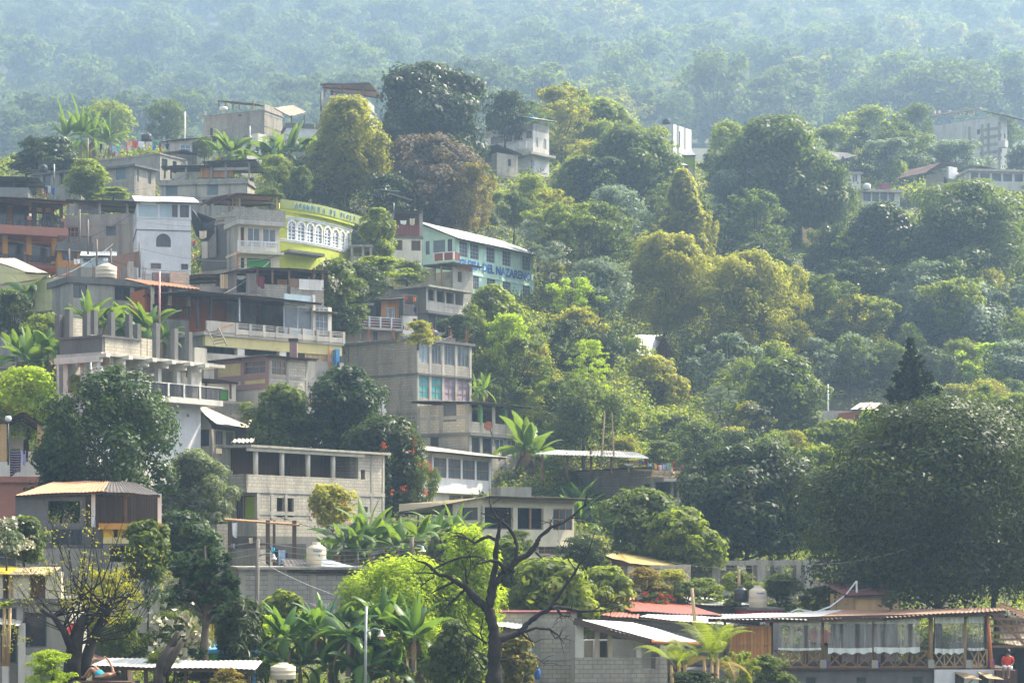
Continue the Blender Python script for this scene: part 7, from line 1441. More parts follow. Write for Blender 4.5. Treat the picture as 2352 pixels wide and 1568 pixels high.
# below lime church
T(770,600,740,130,166,'','lf_mid','tree with cream blossom plumes below the lime green church',hero=dict(nc=60,nl=13000,leaf=.3,cb=.02),flowers=('fl_cream',9,.5)); T(880,588,640,150,180,'bush','lf_light','climbing bush along the wall under the plank tower','bush','bush'); T(820,600,720,120,172,'round','lf_dark','dark bush below the lime green church corner','bush','bush')
T(790,700,790,90,165,'round','lf_dark','dark tree beside the dark terrace house'); T(960,735,790,90,164,'bush','lf_yellow','yellow green bush on the roof edge by the black tank','bush','bush'); T(1050,720,790,100,174,'round','lf_dark','dark bush under the porch house','bush','bush')
T(935,598,650,110,190,'bush','lf_mid','vine covering the half finished block house','vine','vine')
T(1130,662,800,120,182,'','lf_light','light green tree below the turquoise church',hero=dict(nc=70,nl=16000,leaf=.34,cb=.03),flowers=('fl_cream',10,.4)); T(1090,695,830,90,180,'round','lf_light','leafy tree left below the turquoise church'); T(1180,720,830,110,181,'round','lf_mid','tree at the right foot of the turquoise church')
# conical and yellow trees
T(1570,400,660,135,236,'','lf_yellow','tall conical yellow green tree above the slope',hero=dict(shape='spire',nc=110,nl=30000,leaf=.42,cr=(.06,.11),cb=.03)); T(1620,480,660,80,237,'tall','lf_yellow','slim yellow green tree right of the conical tree')
T(1310,597,700,42,206,'column','lf_dark','dark narrow ivy covered column tree','tree','tree',i=0)
T(1530,545,800,190,212,'','lf_yellow','feathery yellow tree above the silver roof',hero=dict(shape='tall',nc=130,nl=30000,leaf=.36,cr=(.045,.1),sq=.5,asp=.35,cb=.12,tr0=.012))
T(1715,590,890,230,210,'','lf_yellow','large feathery yellow tree right of the silver roof',hero=dict(shape='tall',nc=150,nl=36000,leaf=.36,cr=(.045,.095),sq=.5,asp=.35,cb=.12,tr0=.012)); T(1820,600,850,130,214,'feather','lf_yellow','feathery yellow tree at the right of the yellow group'); T(1640,580,820,120,214,'feather','lf_yellow','feathery yellow tree in the middle of the yellow group')
T(1790,830,1060,200,186,'','lf_mid','rounded sunlit tree below the yellow trees',hero=dict(nc=100,nl=24000,leaf=.36,cb=.05))
T(1500,820,960,130,190,'','lf_yellow','yellow green tree in front of the brown hut',hero=dict(nc=60,nl=12000,leaf=.34,cb=.15)); T(1380,740,900,130,200,'round','lf_dark','dark round tree left of the silver roof'); T(1440,770,870,110,202,'round','lf_light','light tree at the left foot of the silver roof')
# big right middle trees
T(1780,285,640,290,262,'','lf_mid','big hazy green tree with several crowns at centre right',hero=dict(nc=150,nl=44000,leaf=.55,cr=(.05,.1),cb=.12)); T(1900,370,620,130,258,'round','lf_mid','hazy tree right of the big hazy tree'); T(1680,340,560,130,266,'round','lf_mid','hazy tree left of the big hazy tree')
T(1440,300,520,210,256,'','lf_mid','wide green tree in front of the hazy arched house',hero=dict(nc=110,nl=26000,leaf=.5,cr=(.06,.12),cb=.04)); T(1340,370,540,170,250,'','lf_light','light green spreading tree below the balustrade house',hero=dict(nc=90,nl=20000,leaf=.5,cb=.04)); T(1385,238,420,150,284,'','lf_light','pale rounded tree behind the spreading tree',hero=dict(nc=80,nl=16000,leaf=.55,cb=.04))
T(1500,285,420,110,280,'round','lf_light','pale tree touching the hazy arched house')
T(2220,428,760,330,234,'','lf_mid','layered dark green tree below the white house at the right edge',hero=dict(shape='round',nc=130,nl=40000,leaf=.45,cr=(.06,.12),sq=.4,cb=.1)); T(2300,430,620,170,240,'flat','lf_light','flat topped green tree at the right edge')
T(1868,520,680,60,240,'loose','lf_mid','loose tree half covering the broken orange wall'); T(2020,480,760,210,238,'','lf_dark','dark green tree below the four bay house',hero=dict(nc=100,nl=26000,leaf=.45,cr=(.06,.12),cb=.06)); T(1930,500,760,140,240,'round','lf_dark','dark tree left of the four bay house tree')
T(2230,660,900,200,222,'','lf_grey','grey leaved tree in the right middle distance',hero=dict(nc=90,nl=20000,leaf=.42,cb=.05)); T(2330,690,900,150,224,'round','lf_grey','grey leaved tree at the right edge'); T(2090,740,880,90,214,'tall','lf_light','light slim tree behind the tall conifer'); T(1960,760,930,130,210,'round','lf_grey','glittering grey green tree above the orange cabin')
T(2260,880,1000,90,170,'tall','lf_light','light green young tree above the giant tree crown'); T(2335,900,1000,110,172,'tall','lf_light','pale young tree at the right edge above the giant tree'); T(2190,940,1000,90,168,'bush','lf_light','pale bushes between the conifer and the young trees')
T(1930,970,1090,140,160,'','lf_light','light green bush tree below the orange cabin',hero=dict(nc=60,nl=11000,leaf=.34,cb=0.)); T(1995,940,1010,70,172,'bush','lf_lime','bright bush hiding the foot of the orange cabin','bush','bush')
# right mass near the far houses
for i,(x,yt,yb,w,D,mt) in enumerate(((2080,300,440,170,322,'lf_mid'),(2190,320,460,170,316,'lf_grey'),(1990,240,400,160,350,'lf_light'),(2100,235,380,120,356,'lf_mid'),(2060,365,420,60,300,'lf_light'),(2290,260,400,110,400,'lf_mid'),(2345,330,440,90,330,'lf_dark'),(1860,300,450,120,320,'lf_mid'))):
    T(x,yt,yb,w,D,'round',mt,['hazy tree before the tall pale block building','glittering hazy tree left of the white house at right','pale hazy tree on the upper right slope','hazy green tree left of the tall pale block building','small bright tree by the rusty canopy house','hazy tree right of the tall pale block building','dark hazy tree at the right edge by the white columns','hazy tree left of the small cream house'][i])
T(250,228,350,135,330,'round','lf_light','pale hazy rounded tree beyond the ridge banana plants',i=1); T(385,225,340,110,350,'round','lf_mid','dim hazy rounded tree beyond the ridge clothes line')
# ---- tall tiered conifer ----
def conifer():
    D=123.; P=WV(2105,1020,D); H=(1020-775)/F*D; Wd=150/F*D/2; r=thing('conifer','tall dark tiered conifer with upturned branches behind the giant tree','tree',P); b=MB(); b.tube([(0,0,-4),(0,0,H*.5),(-.35,0,H)],[.22,.14,.02],8); b.build('trunk','bark',r)
    R=np.random.RandomState(5); Pn=[];Nn=[];S=[]; nt=15
    for k in range(nt):
        u=k/(nt-1); z=H*(.04+.93*u**.92); l=Wd*(1-u)**1.05*(1.25 if k%3 else .9)+.10; cx=-.35*u
        for j in range(9 if k<10 else 6):
            a=j*2*np.pi/(9 if k<10 else 6)+k*.7; n=max(10,int(l*34))
            for q in range(n):
                t=q/n; rr=l*t; zz_=z+l*(.02*t+.48*t*t)-.02; th=.11*(1-t*.5)+.02
                for _ in range(4): Pn.append((cx+rr*np.cos(a)+R.normal()*th*.6,rr*np.sin(a)+R.normal()*th*.6,zz_+R.normal()*th*.5)); Nn.append((R.normal(),R.normal(),R.normal()*.6+.6)); S.append(.3)
    Pn=np.array(Pn);Nn=np.array(Nn);Nn/=np.linalg.norm(Nn,axis=1)[:,None]; V=leaves(Pn,Nn,np.array(S),R,.35); me=npmesh('crown',V,quads(len(Pn)),[M['lf_conifer']],attr=np.repeat(R.rand(len(Pn)),4)); o=bpy.data.objects.new('crown',me); C.objects.link(o); o.parent=r
conifer()
# ---- long needled pine ----
def pine():
    zz('M'); D=90.; P=W(75,1620,D); r=thing('pine_tree','soft dark long needled pine at the lower left','tree',P); sc=.3069/F*D
    def L(x,y,k=0): q=W(x,y,D)-P; return Vector((q.x,k,q.z))
    b=MB(); b.tube([L(75,1700),L(75,1300),L(95,1000),L(85,700),L(80,540)],[.2,.17,.12,.08,.03],9)
    puffs=[(90,520,75),(110,610,80),(60,600,70),(20,640,60),(140,680,70),(-60,560,40),(-100,620,60),(-60,680,75),(-20,740,80),(50,720,80),(110,760,80),(-110,740,65),(-60,820,80),(10,850,80),(90,850,85),(170,700,60),(230,720,60),(275,620,48),(300,790,60),(240,800,80),(190,800,75),(300,860,65),(250,900,80),(180,900,80),(320,900,50),(130,940,70),(200,990,65),(60,930,60),(-130,860,45),(-150,940,50),(-60,930,50),(230,1030,50),(150,1050,50),(-90,960,40),(60,1350,50),(-20,1340,60),(110,1100,45),(-180,880,30),(330,820,35)]
    R=np.random.RandomState(8); Pn=[];Nn=[];S=[];Vv=[];A=[]
    for (x,y,rr) in puffs:
        k=R.uniform(-1.2,1.2); c=L(x,y+R.uniform(-5,5),k); rad=rr*sc*.85; b.tube([L(88,min(1250,y+130)),(L(88,y+60)+c)/2,c],[.07,.05,.02],5)
        for sub in range(7):
            cc=c+Vector(R.normal(size=3))*rad*.42; val=R.uniform(.0,.8)
            for _ in range(150):
                d=R.normal(size=3); d[2]=abs(d[2])*.9-.25; d/=np.linalg.norm(d); l=rad*R.uniform(.45,.75); e=np.array(cc)+d*l+np.array([0,0,-.25*l]); w=np.cross(d,R.normal(size=3)); w/=np.linalg.norm(w); w*=.012; m=np.array(cc)+d*l*.55
                Vv+= [np.array(cc)-w,np.array(cc)+w,m+w*1.2,m-w*1.2, m-w*1.2,m+w*1.2,e+w*.4,e-w*.4]; A+=[val]*8
    Vv=np.array(Vv); me=npmesh('crown',Vv,quads(len(Vv)//4),[M['lf_pine']],attr=np.array(A)); o=bpy.data.objects.new('crown',me); C.objects.link(o); o.parent=r; b.build('trunk','bark',r,True)
pine()
# ---- dead tree ----
def dead():
    zz('N'); D=85.; P=W(1080,1620,D); r=thing('dead_tree','leafless dead tree with twisted black limbs in the foreground','tree',P); s=.3069/F*D; rr=random.Random(11)
    lim=[[(1070,1700,62),(1078,1568,58),(1085,1400,52),(1092,1260,52),(1085,1180,44),(1060,1080,42),(1045,1000,36)],[(1050,1010,32),(1070,880,33),(1085,760,26),(1095,640,21),(1110,500,18),(1125,400,14),(1140,335,9),(1190,300,11)],
    [(1095,830,22),(1130,775,25),(1170,730,25),(1250,650,23),(1360,590,21),(1400,530,19),(1420,480,15),(1510,405,13),(1600,370,11),(1695,300,9),(1763,235,6),(1793,117,3)],[(1510,405,9),(1505,340,5)],[(1400,590,9),(1450,640,4)],
    [(1165,735,17),(1145,690,16),(1110,655,13),(1060,650,11),(1000,665,8),(950,672,3)],[(1250,650,15),(1258,560,15),(1245,480,13),(1190,400,12),(1140,350,11),(1090,340,8),(1040,315,6),(985,295,3)],[(1115,345,9),(1070,270,8),(1045,205,3)],[(1140,360,8),(1165,320,8),(1190,298,8)],
    [(1110,510,14),(1050,470,13),(1000,485,12),(940,520,11),(890,490,8),(820,465,6),(755,475,2)],[(890,490,6),(840,450,5),(755,438,2)],[(820,466,4),(822,510,2)],
    [(1042,1030,33),(980,960,32),(920,910,32),(885,860,28),(820,820,19),(740,770,16),(660,750,15),(610,700,12),(560,665,9),(510,655,6),(455,615,3)],[(640,745,6),(540,742,4),(445,745,2)],[(640,710,7),(740,660,8),(850,625,8),(950,620,6),(1040,640,3)],[(720,665,5),(640,630,3),(550,630,2)],
    [(885,850,15),(800,800,13),(760,820,11),(690,850,9),(610,900,3)],[(640,770,7),(590,800,5),(515,862,2)],[(865,870,10),(820,910,9),(760,970,7),(710,1020,2)],[(820,925,6),(760,945,4),(650,960,3),(565,955,2)],[(885,850,9),(875,760,8),(870,700,3)],[(880,790,5),(912,715,4),(905,600,2)],
    [(1110,1240,34),(1200,1210,28),(1280,1190,24),(1330,1130,21),(1400,1070,19),(1500,1010,17),(1560,1000,15),(1640,1012,13),(1742,1030,11),(1894,1026,6),(2063,984,2)],[(1500,1010,12),(1560,930,12),(1610,850,11),(1682,756,10),(1731,665,8),(1786,600,6),(1851,404,2)],[(1700,730,5),(1640,640,4),(1560,500,2)],
    [(1280,1190,13),(1400,1155,10),(1500,1165,8),(1560,1205,6),(1610,1272,2)],[(1300,1205,11),(1360,1250,8),(1405,1262,3)],[(1560,1010,8),(1590,1062,7),(1668,1070,3)],[(1585,1060,4),(1595,1110,2)],[(1500,1165,5),(1540,1230,4),(1585,1215,2)],[(1820,1030,7),(1930,960,4),(1960,950,2)],
    [(1030,1270,9),(940,1210,6),(890,1160,5),(840,1030,2)],[(1015,1470,6),(930,1360,5),(830,1260,5),(770,1195,2)],[(1010,1280,5),(985,1200,5),(1000,1080,3)],[(1000,1568,8),(900,1520,6),(855,1430,5),(880,1330,2)],[(860,1230,5),(940,1320,4),(1035,1370,5)],[(1110,1400,5),(1250,1380,4),(1400,1375,3),(1475,1435,2)]]
    b=MB(); z0=[0.]
    def toL(x,y,k): q=W(x,y,D+k)-P; return Vector((q.x,k,q.z))
    for li,pts in enumerate(lim):
        dep=0 if li<2 else rr.uniform(-1,1)*1.2; out=[];rad=[]
        for i in range(len(pts)-1):
            for q in range(4):
                u=q/4; x=pts[i][0]*(1-u)+pts[i+1][0]*u; y=pts[i][1]*(1-u)+pts[i+1][1]*u; w=pts[i][2]*(1-u)+pts[i+1][2]*u; t=(i+u)/(len(pts)-1); j=0 if li==0 else w*.28
                out.append(toL(x+rr.uniform(-j,j),y+rr.uniform(-j,j),dep*t)); rad.append(w*s*rr.uniform(.85,1.15))
        x,y,w=pts[-1]; out.append(toL(x,y,dep)); rad.append(w*s*.7); b.tube(out,rad,9)
        # twigs
        if li not in (0,1):
            for _ in range(4):
                i=rr.randrange(len(out)//2,len(out)); p=out[i]; a=rr.uniform(0,6.28); l=rr.uniform(.25,.8); q=p+Vector((math.cos(a)*l,rr.uniform(-.3,.3),math.sin(a)*l)); b.tube([p,(p+q)/2+Vector((0,0,.06)),q],[min(.03,rad[i]*.6),.015,.006],4)
    b.build('trunk','bark_black',r,True)
dead()
# ---- bare many stemmed shrub tree at the left ----
def bare():
    zz('L'); D=86.; P=W(560,1640,D); r=thing('bare_tree','bare multi stemmed tree with a spray of thin branches at the lower left','tree',P); rr=random.Random(21); s=.3069/F*D
    def toL(x,y,k=0): q=W(x,y,D+k)-P; return Vector((q.x,k,q.z))
    b=MB()
    b.tube([toL(540,1700),toL(540,1450),toL(560,1280),toL(590,1150),toL(640,1060)],[75*s,64*s,58*s,44*s,30*s],10); b.tube([toL(590,1560,.3),toL(640,1400,.4),toL(700,1230,.5),toL(790,1060,.6),toL(850,930,.5)],[48*s,45*s,40*s,36*s,18*s],9); b.tube([toL(545,1330,-.2),toL(480,1180,-.3),toL(400,1070,-.3),(toL(300,1020,-.3))],[34*s,26*s,20*s,8*s],7)
    starts=[(640,1060),(850,930),(790,1060),(700,1230),(590,1150),(400,1070),(480,1180),(560,1280),(800,1000)]; Lp=[]
    for i in range(64):
        x0,y0=rr.choice(starts); x1=rr.uniform(60,1230); y1=rr.uniform(180,760) if 300<x1<1000 else rr.uniform(520,1000); 
        if y1>y0-60: y1=y0-120
        k=rr.uniform(-1.5,1.5); a=toL(x0+rr.uniform(-20,20),y0); c=toL(x1,y1,k); m=a.lerp(c,.45)+Vector(((c.x-a.x)*.22,0,-abs(c.x-a.x)*.12)); w=rr.uniform(3.5,8)*s
        pts=[a,a.lerp(m,.5)+Vector((rr.uniform(-.08,.08),0,0)),m,m.lerp(c,.5)+Vector((rr.uniform(-.1,.1),0,rr.uniform(-.05,.1))),c]; b.tube(pts,[w,w*.85,w*.65,w*.4,w*.15],5)
        for j in range(4):
            t=rr.uniform(.35,.95); p=pts[int(t*4)].lerp(pts[min(4,int(t*4)+1)],t*4%1); q=p+Vector((rr.uniform(-.7,.7),rr.uniform(-.3,.3),rr.uniform(.2,1.1))); b.tube([p,q],[w*.3,w*.08],4); Lp+=[q,p.lerp(q,.5)]
    b.build('trunk','bark_black',r,True); R=np.random.RandomState(3); Q=[tuple(p) for p in Lp if R.rand()<.16]; Q+= [tuple(toL(x+R.normal()*70,y+R.normal()*55,R.normal()*.5)) for x,y in ((700,850),(520,900),(100,1200),(850,1130),(520,990)) for _ in range(9)]
    Pn=(np.array(Q)[:,None,:]+R.normal(size=(len(Q),9,3))*.14).reshape(-1,3); Nn=R.normal(size=Pn.shape); Nn/=np.linalg.norm(Nn,axis=1)[:,None]; V=leaves(Pn,Nn,np.full(len(Pn),.13),R,.5); o=bpy.data.objects.new('crown',npmesh('crown',V,quads(len(Pn)),[M['lf_yellow']],attr=np.repeat(R.rand(len(Pn)),4))); C.objects.link(o); o.parent=r
bare()
zz('L'); o=thing('dead_stump','leaning grey broken stump in front of the bottom canopy','stump',W(1190,1640,84)); P=o.location; b=MB(); b.tube([W(1180,1700,84)-P,W(1195,1500,84)-P,W(1225,1370,84)-P,W(1280,1290,84)-P],[.25,.24,.22,.15],9); b.tube([W(1210,1500,84)-P,W(1290,1370,84)-P,W(1370,1250,84)-P],[.2,.17,.11],8); b.tube([W(1225,1370,84)-P,W(1310,1230,84)-P,W(1335,1180,84)-P],[.15,.12,.1],8); b.tube([W(1370,1250,84)-P,W(1400,1235,84)-P],[.1,.02],6); b.build('trunk','bark',o,True)
# ---- palm ----
def palm(x,yb,D,h,label,n=13,seed=1,mat='lf_light',dry=3):
    P=WV(x,yb,D); r=thing('palm','%s'%label,'palm',P); H=h/F*D; rr=random.Random(seed); b=MB()
    for sx in (-.2,.15,.0): b.tube([(sx,0,-2),(sx*1.6,.1*sx,H*.42)],[.09,.07],7)
    b.build('trunk','bamboo',r,True)
    for tg,mt in (('frond',mat),('dry_frond','lf_autumn')):
        Pn=[];A=[];
        for i in range(n if tg=='frond' else dry):
            az=i*2.4+rr.uniform(-.3,.3); e=rr.uniform(.95,1.52) if tg=='frond' else rr.uniform(-.1,.5); l=H*rr.uniform(.5,.72); p=Vector((rr.uniform(-.2,.2),0,H*.38)); d=Vector((math.cos(az),math.sin(az),0)); sd=Vector((-math.sin(az),math.cos(az),0)); m=34; v=rr.random()
            for k in range(m):
                u=k/m; dv=d*math.cos(e)+Vector((0,0,math.sin(e))); 
                if u>.18:
                    ll=l*.20*math.sin(math.pi*min(1,u*.9+.12))
                    for s_ in (-1,1):
                        tip=p+sd*s_*ll*.85+dv*ll*.5+Vector((0,0,-ll*.35)); w_=dv*.022
                        Pn+=[p-w_,p+w_,tip+w_*.4,tip-w_*.4]; A+=[v]*4
                w_=sd*.02; q=p+dv*(l/m); Pn+=[p-w_,p+w_,q+w_,q-w_]; A+=[.9]*4
                p=q; e-=.046*(.4+1.6*u)
        V=np.array([tuple(q) for q in Pn]); o=bpy.data.objects.new('fronds',npmesh('fronds',V,quads(len(V)//4),[M[mt]],attr=np.array(A))); C.objects.link(o); o.parent=r
palm(1635,1610,89,235,'areca palm with some orange dry fronds before the bamboo pavilion',12,2); palm(1560,1610,90,200,'upright young palm at the left of the areca palm',8,5,dry=0)
palm(10,1420,92,60,'small bright palm at the lower left corner',9,7,dry=0)
# ---- people ----
def person(label,P,rz,joints,radii,edges,mat,extra):
    r=thing('person',label,'person',P,rz); m=bpy.data.meshes.new('body'); m.from_pydata(joints,edges,[]); o=bpy.data.objects.new('body',m); C.objects.link(o); o.parent=r; sk=o.modifiers.new('Skin','SKIN'); sk.use_smooth_shade=True
    if not m.skin_vertices: return r
    for i,q in enumerate(m.skin_vertices[0].data): q.radius=(radii[i],radii[i]); q.use_root=(i==0)
    ss=o.modifiers.new('Sub','SUBSURF'); ss.levels=1; ss.render_levels=1; m.materials.append(M[mat])
    for nm,mt,fn in extra: b=MB(); fn(b); b.build(nm,mt,r,True)
    return r
zz('P')
# seated figure in red: pelvis, chest, neck, head, arms, legs hanging
J=[(0,0,.12),(0,.0,.38),(0,.02,.56),(0,.0,.66),(0,-.02,.80),(.19,0,.54),(.25,-.05,.30),(.16,-.28,.16),(.12,-.36,.14),(-.19,0,.54),(-.25,-.05,.30),(-.16,-.28,.16),(-.12,-.36,.14),(.10,-.08,.10),(.12,-.42,.10),(.12,-.44,-.30),(.12,-.56,-.38),(-.10,-.08,.10),(-.12,-.42,.10),(-.12,-.44,-.30),(-.12,-.56,-.38)]
RR=[.15,.14,.12,.055,.095,.065,.05,.04,.045,.065,.05,.04,.045,.10,.075,.05,.045,.10,.075,.05,.045]
E=[(0,1),(1,2),(2,3),(3,4),(2,5),(5,6),(6,7),(7,8),(2,9),(9,10),(10,11),(11,12),(0,13),(13,14),(14,15),(15,16),(0,17),(17,18),(18,19),(19,20)]
def shirt(b): b.tube([(0,0,.10),(0,0,.30),(0,.01,.48),(0,.01,.60)],[.185,.18,.19,.08],14); b.tube([(.14,0,.56),(.24,-.02,.36)],[.095,.085],8); b.tube([(-.14,0,.56),(-.24,-.02,.36)],[.095,.085],8)
def shorts(b): b.tube([(.08,.06,.10),(.12,-.36,.10)],[.125,.11],9); b.tube([(-.08,.06,.10),(-.12,-.36,.10)],[.125,.11],9)
def hair(b): b.lathe((0,.02,.78),[(.0,.14),(.07,.13),(.11,.08),(.118,.0),(.10,-.05)],12)
def face(b):
    for s in (-1,1): b.lathe((s*.035,-.105,.80),[(0,.012),(.012,0),(0,-.012)],6)
wl=W(2232,1073,99.)
person('person in a red shirt and light shorts sitting on the ledge right of the pavilion',wl,math.radians(-25),J,RR,E,'skin_dark',[('shirt','cloth red',shirt),('shorts','cloth white',shorts),('hair','hair',hair),('eyes','hair',face)])
h=Bd('ledge_wall','low concrete ledge under the seated person right of the pavilion','wall',2140,1230,99.6,0,xr=2300,LL=1.5,ytop=1075); h.shell(1078,1300,'wood_dark',back=True); h.foot('wood_dark')
zz('L')
# reclining figure with raised arm and bent knees
J=[(0,0,.12),(-.22,0,.16),(-.40,0,.20),(-.50,0,.22),(-.66,0,.26),(-.38,-.16,.22),(-.30,-.2,.46),(-.12,-.2,.78),(-.02,-.2,.84),(-.38,.18,.2),(-.1,.26,.12),(.15,.26,.12),(.22,.26,.12),(.08,-.1,.14),(.42,-.12,.50),(.72,-.12,.08),(.84,-.12,.08),(.08,.1,.14),(.46,.12,.46),(.78,.12,.08),(.9,.12,.08)]
RR=[.15,.14,.15,.055,.10,.065,.05,.042,.045,.065,.05,.04,.045,.10,.075,.05,.045,.10,.075,.05,.045]
def pants(b): b.tube([(0,-.06,.13),(.22,-.11,.30)],[.13,.11],9); b.tube([(0,.06,.13),(.24,.11,.28)],[.13,.11],9)
def hair2(b): b.lathe((-.70,0,.26),[(0,.11),(.08,.09),(.11,.02),(.09,-.07),(0,-.1)],10)
def fing(b):
    for i in range(4): b.tube([(-.02+i*.012,-.23+i*.02,.86),(.04+i*.012,-.23+i*.02,.90-i*.006),(.05,-.22+i*.02,.85)],[.013,.012,.010],5)
    b.tube([(-.04,-.19,.84),(.0,-.17,.90)],[.014,.011],5)
pp=W(770,1540,85.2); s_=person('person lying back with bent knees and one raised arm under the bottom canopy',pp,math.radians(160),J,RR,E,'skin',[('shorts','cloth teal',pants),('hair','hair',hair2),('fingers','skin',fing)])
o=thing('lounger','dark low bench under the reclining person','bench',W(770,1552,85.2)); b=MB(); b.box(-1.2,1.2,-.4,.4,-.12,0); b.build('seat','wood_dark',o)
for sx in (-1.05,1.05): b=MB(); b.box(sx-.06,sx+.06,-.35,.35,-1.5,-.12); b.build('leg','wood_dark',o)
# ---- trees over the slopes ----
def yground(x,D):
    Xw=(x-CX)/F*D; return YH-float(zg(Xw,D,False))/D*F
RES=[(1500,395,1645,640,236),(1452,755,1560,850,214),(1935,915,2065,985,196),(1440,540,1620,700,212),(1600,590,1850,760,210),(1780,285,1900,400,262)]
def clear(x,yt,yb,w,D):
    for (a,b,c,d,Dh) in RES:
        if D<Dh-2 and x+w*.4>a and x-w*.4<c and yb>b and yt<d-12: return False
    for (a,b,c,d,Dh) in RECTS:
        if Dh>D-1 and x+w*.42>a and x-w*.42<c and yb>b+4 and yt<d-4 and (Dh-D)<140: return False
        if abs(Dh-D)<9 and x+w*.3>a and x-w*.3<c: return False
    return True
R=random.Random(99); NT=0
ZN_=[('on the slope below the turquoise church',1080,1400,150,215),('on the slope under the feathery yellow trees',1400,1700,150,215),('in the hazy valley left of the orange cabin',1700,2000,150,225),('in the hazy valley right of the tall conifer',2000,2400,150,225),('on the slope behind the turquoise church',1180,1560,215,300),('on the slope around the conical yellow green tree',1560,1800,215,300),('among the hazy houses at the right',1800,2400,225,330)]
MN={'lf_far_dark':'dark','lf_far_green':'green','lf_far_yellow':'yellowish','lf_dark':'dark','lf_mid':'mid green','lf_light':'light green','lf_yellow':'yellowish','lf_grey':'grey green','lf_olive':'olive','lf_lime':'bright lime','lf_autumn':'rust tinted'}
KN={'round':'rounded','tall':'upright','loose':'loose','bush':'low bushy','flat':'flat topped','feather':'feathery','far':'rounded','farflat':'flat topped','fartall':'upright'}
placed=[]
for zn,xa,xb,Da,Db in ZN_:
    D=Da
    while D<Db:
        near=D<215; step=(62 if near else 80)*R.uniform(.9,1.1); x=xa+R.uniform(0,40)
        while x<xb:
            d=D+R.uniform(-4,4); xx=x+R.uniform(-14,14); yb=yground(xx,d); Hm=R.uniform(3.2,6.5) if near else R.uniform(6.5,11); wm=Hm*R.uniform(.75,1.15); h_=Hm/d*F; w=wm/d*F
            kind=R.choice(['round','round','tall','loose','bush','feather'] if near else ['round','round','tall','flat','feather']); mt=R.choice(['lf_light','lf_light','lf_mid','lf_mid','lf_yellow','lf_grey','lf_dark','lf_lime'] if near else ['lf_mid','lf_mid','lf_light','lf_grey','lf_dark','lf_yellow'])
            if kind=='bush': h_*=.6;Hm*=.6
            if 1290<yb or yb<350: x+=step; continue
            if clear(xx,yb-h_,yb,w,d):
                fl=('fl_cream',8,.4) if near and R.random()<.12 and kind!='bush' else None
                T(xx,yb-h_,yb+6,w,d,kind,mt,'%s %s tree %s'%(MN[mt],KN[kind],zn) if kind!='bush' else '%s bush %s'%(MN[mt],zn),'tree' if kind!='bush' else 'bush','tree' if kind!='bush' else 'bush',group='trees '+zn,flowers=fl); NT+=1
            x+=step
        D+= 10 if near else 15
# small bushes in the gaps of the village
VB=[]
for k in range(900):
    x=R.uniform(0,1560); D=R.uniform(98,245); yb=yground(x,D); Hm=R.uniform(1.,2.2); w=Hm*1.6/D*F; h_=Hm/D*F
    if yb>1540 or yb<300: continue
    if any(abs(x-a)<(w+c)*.45 and abs(D-b)<5 for a,b,c in VB): continue
    if clear(x,yb-h_,yb,w,D): VB.append((x,D,w)); mt=R.choice(['lf_light','lf_mid','lf_dark','lf_yellow']); T(x,yb-h_,yb+5,w,D,'bush',mt,'%s garden bush in a gap between the hillside houses'%MN[mt],'bush','bush',group='garden bushes between the houses')
    if len(VB)>60: break
# ---- far mountainside ----
far=[]; D=600.
while D<1420:
    step=21*(D/700)**.35; hw=D*.27; x=-hw
    while x<hw: far.append((x+R.uniform(-.35,.35)*step,D+R.uniform(-.4,.4)*step)); x+=step*R.uniform(.75,1.1)
    D+=step*.95
far=[(x,y) for x,y in far if -60<CX+x/y*F<2420]
ind=[];rest=[]; HERO=sum(1 for o in C.objects if o.parent is None and o.get('category')=='tree'); maxind=max(0,298-HERO); print('hero+fill trees',HERO,'far candidates',len(far))
for k,(x,y) in enumerate(far): (ind if k<maxind*1.0 else rest).append((x,y))
def fspec(x,y):
    zf=float(zg(x,y,False)); px=CX+x/y*F
    H=R.choice([R.uniform(13,20),R.uniform(17,30)]); w=H*R.uniform(.8,1.25); kind=R.choice(['far','far','far','farflat','fartall'])
    warm=min(1,max(0,(px-700)/900)); mt=R.choice(['lf_far_dark','lf_far_dark','lf_far_green','lf_far_green','lf_far_green'] if R.random()>warm*.5 else ['lf_far_green','lf_far_green','lf_far_yellow'])
    return zf,H,w,kind,mt,px
for x,y in ind:
    zf,H,w,kind,mt,px=fspec(x,y); side='left' if px<800 else ('middle' if px<1600 else 'right')
    tree_at((x,y,zf-1),w,H,kind,mt,'hazy %s %s tree on the %s part of the far mountainside'%(MN[mt],KN[kind],side),'far mountainside trees, '+side)
VV={}; 
for x,y in rest:
    zf,H,w,kind,mt,px=fspec(x,y); V,v=proto(kind,R.randrange(3))[2]; sel=slice(None); a=R.uniform(0,6.28); c,s=math.cos(a),math.sin(a)
    q=V.reshape(-1,4,3)[::2].reshape(-1,3)*np.array([w,w,H]); ctr=q.reshape(-1,4,3).mean(1,keepdims=True); q=(ctr+(q.reshape(-1,4,3)-ctr)*1.25).reshape(-1,3)
    q=np.column_stack([q[:,0]*c-q[:,1]*s+x,q[:,0]*s+q[:,1]*c+y,q[:,2]+zf-1]); VV.setdefault(mt,[]).append((q,np.repeat(v.reshape(-1,4)[::2,0],4)))
mats=list(VV); V=np.concatenate([np.concatenate([q for q,_ in VV[m]]) for m in mats]); v=np.concatenate([np.concatenate([a for _,a in VV[m]]) for m in mats]); mi=np.concatenate([np.full(sum(len(q) for q,_ in VV[m])//4,i) for i,m in enumerate(mats)])
me=npmesh('forest',V,quads(len(V)//4),[M[m] for m in mats],attr=v,mi=mi); o=bpy.data.objects.new('forest',me); C.objects.link(o); tag(o,'dense hazy forest high on the far mountainside','forest',kind='stuff')
print('trees',NT,'far',len(ind),'rest',len(rest),'bushes',len(VB))
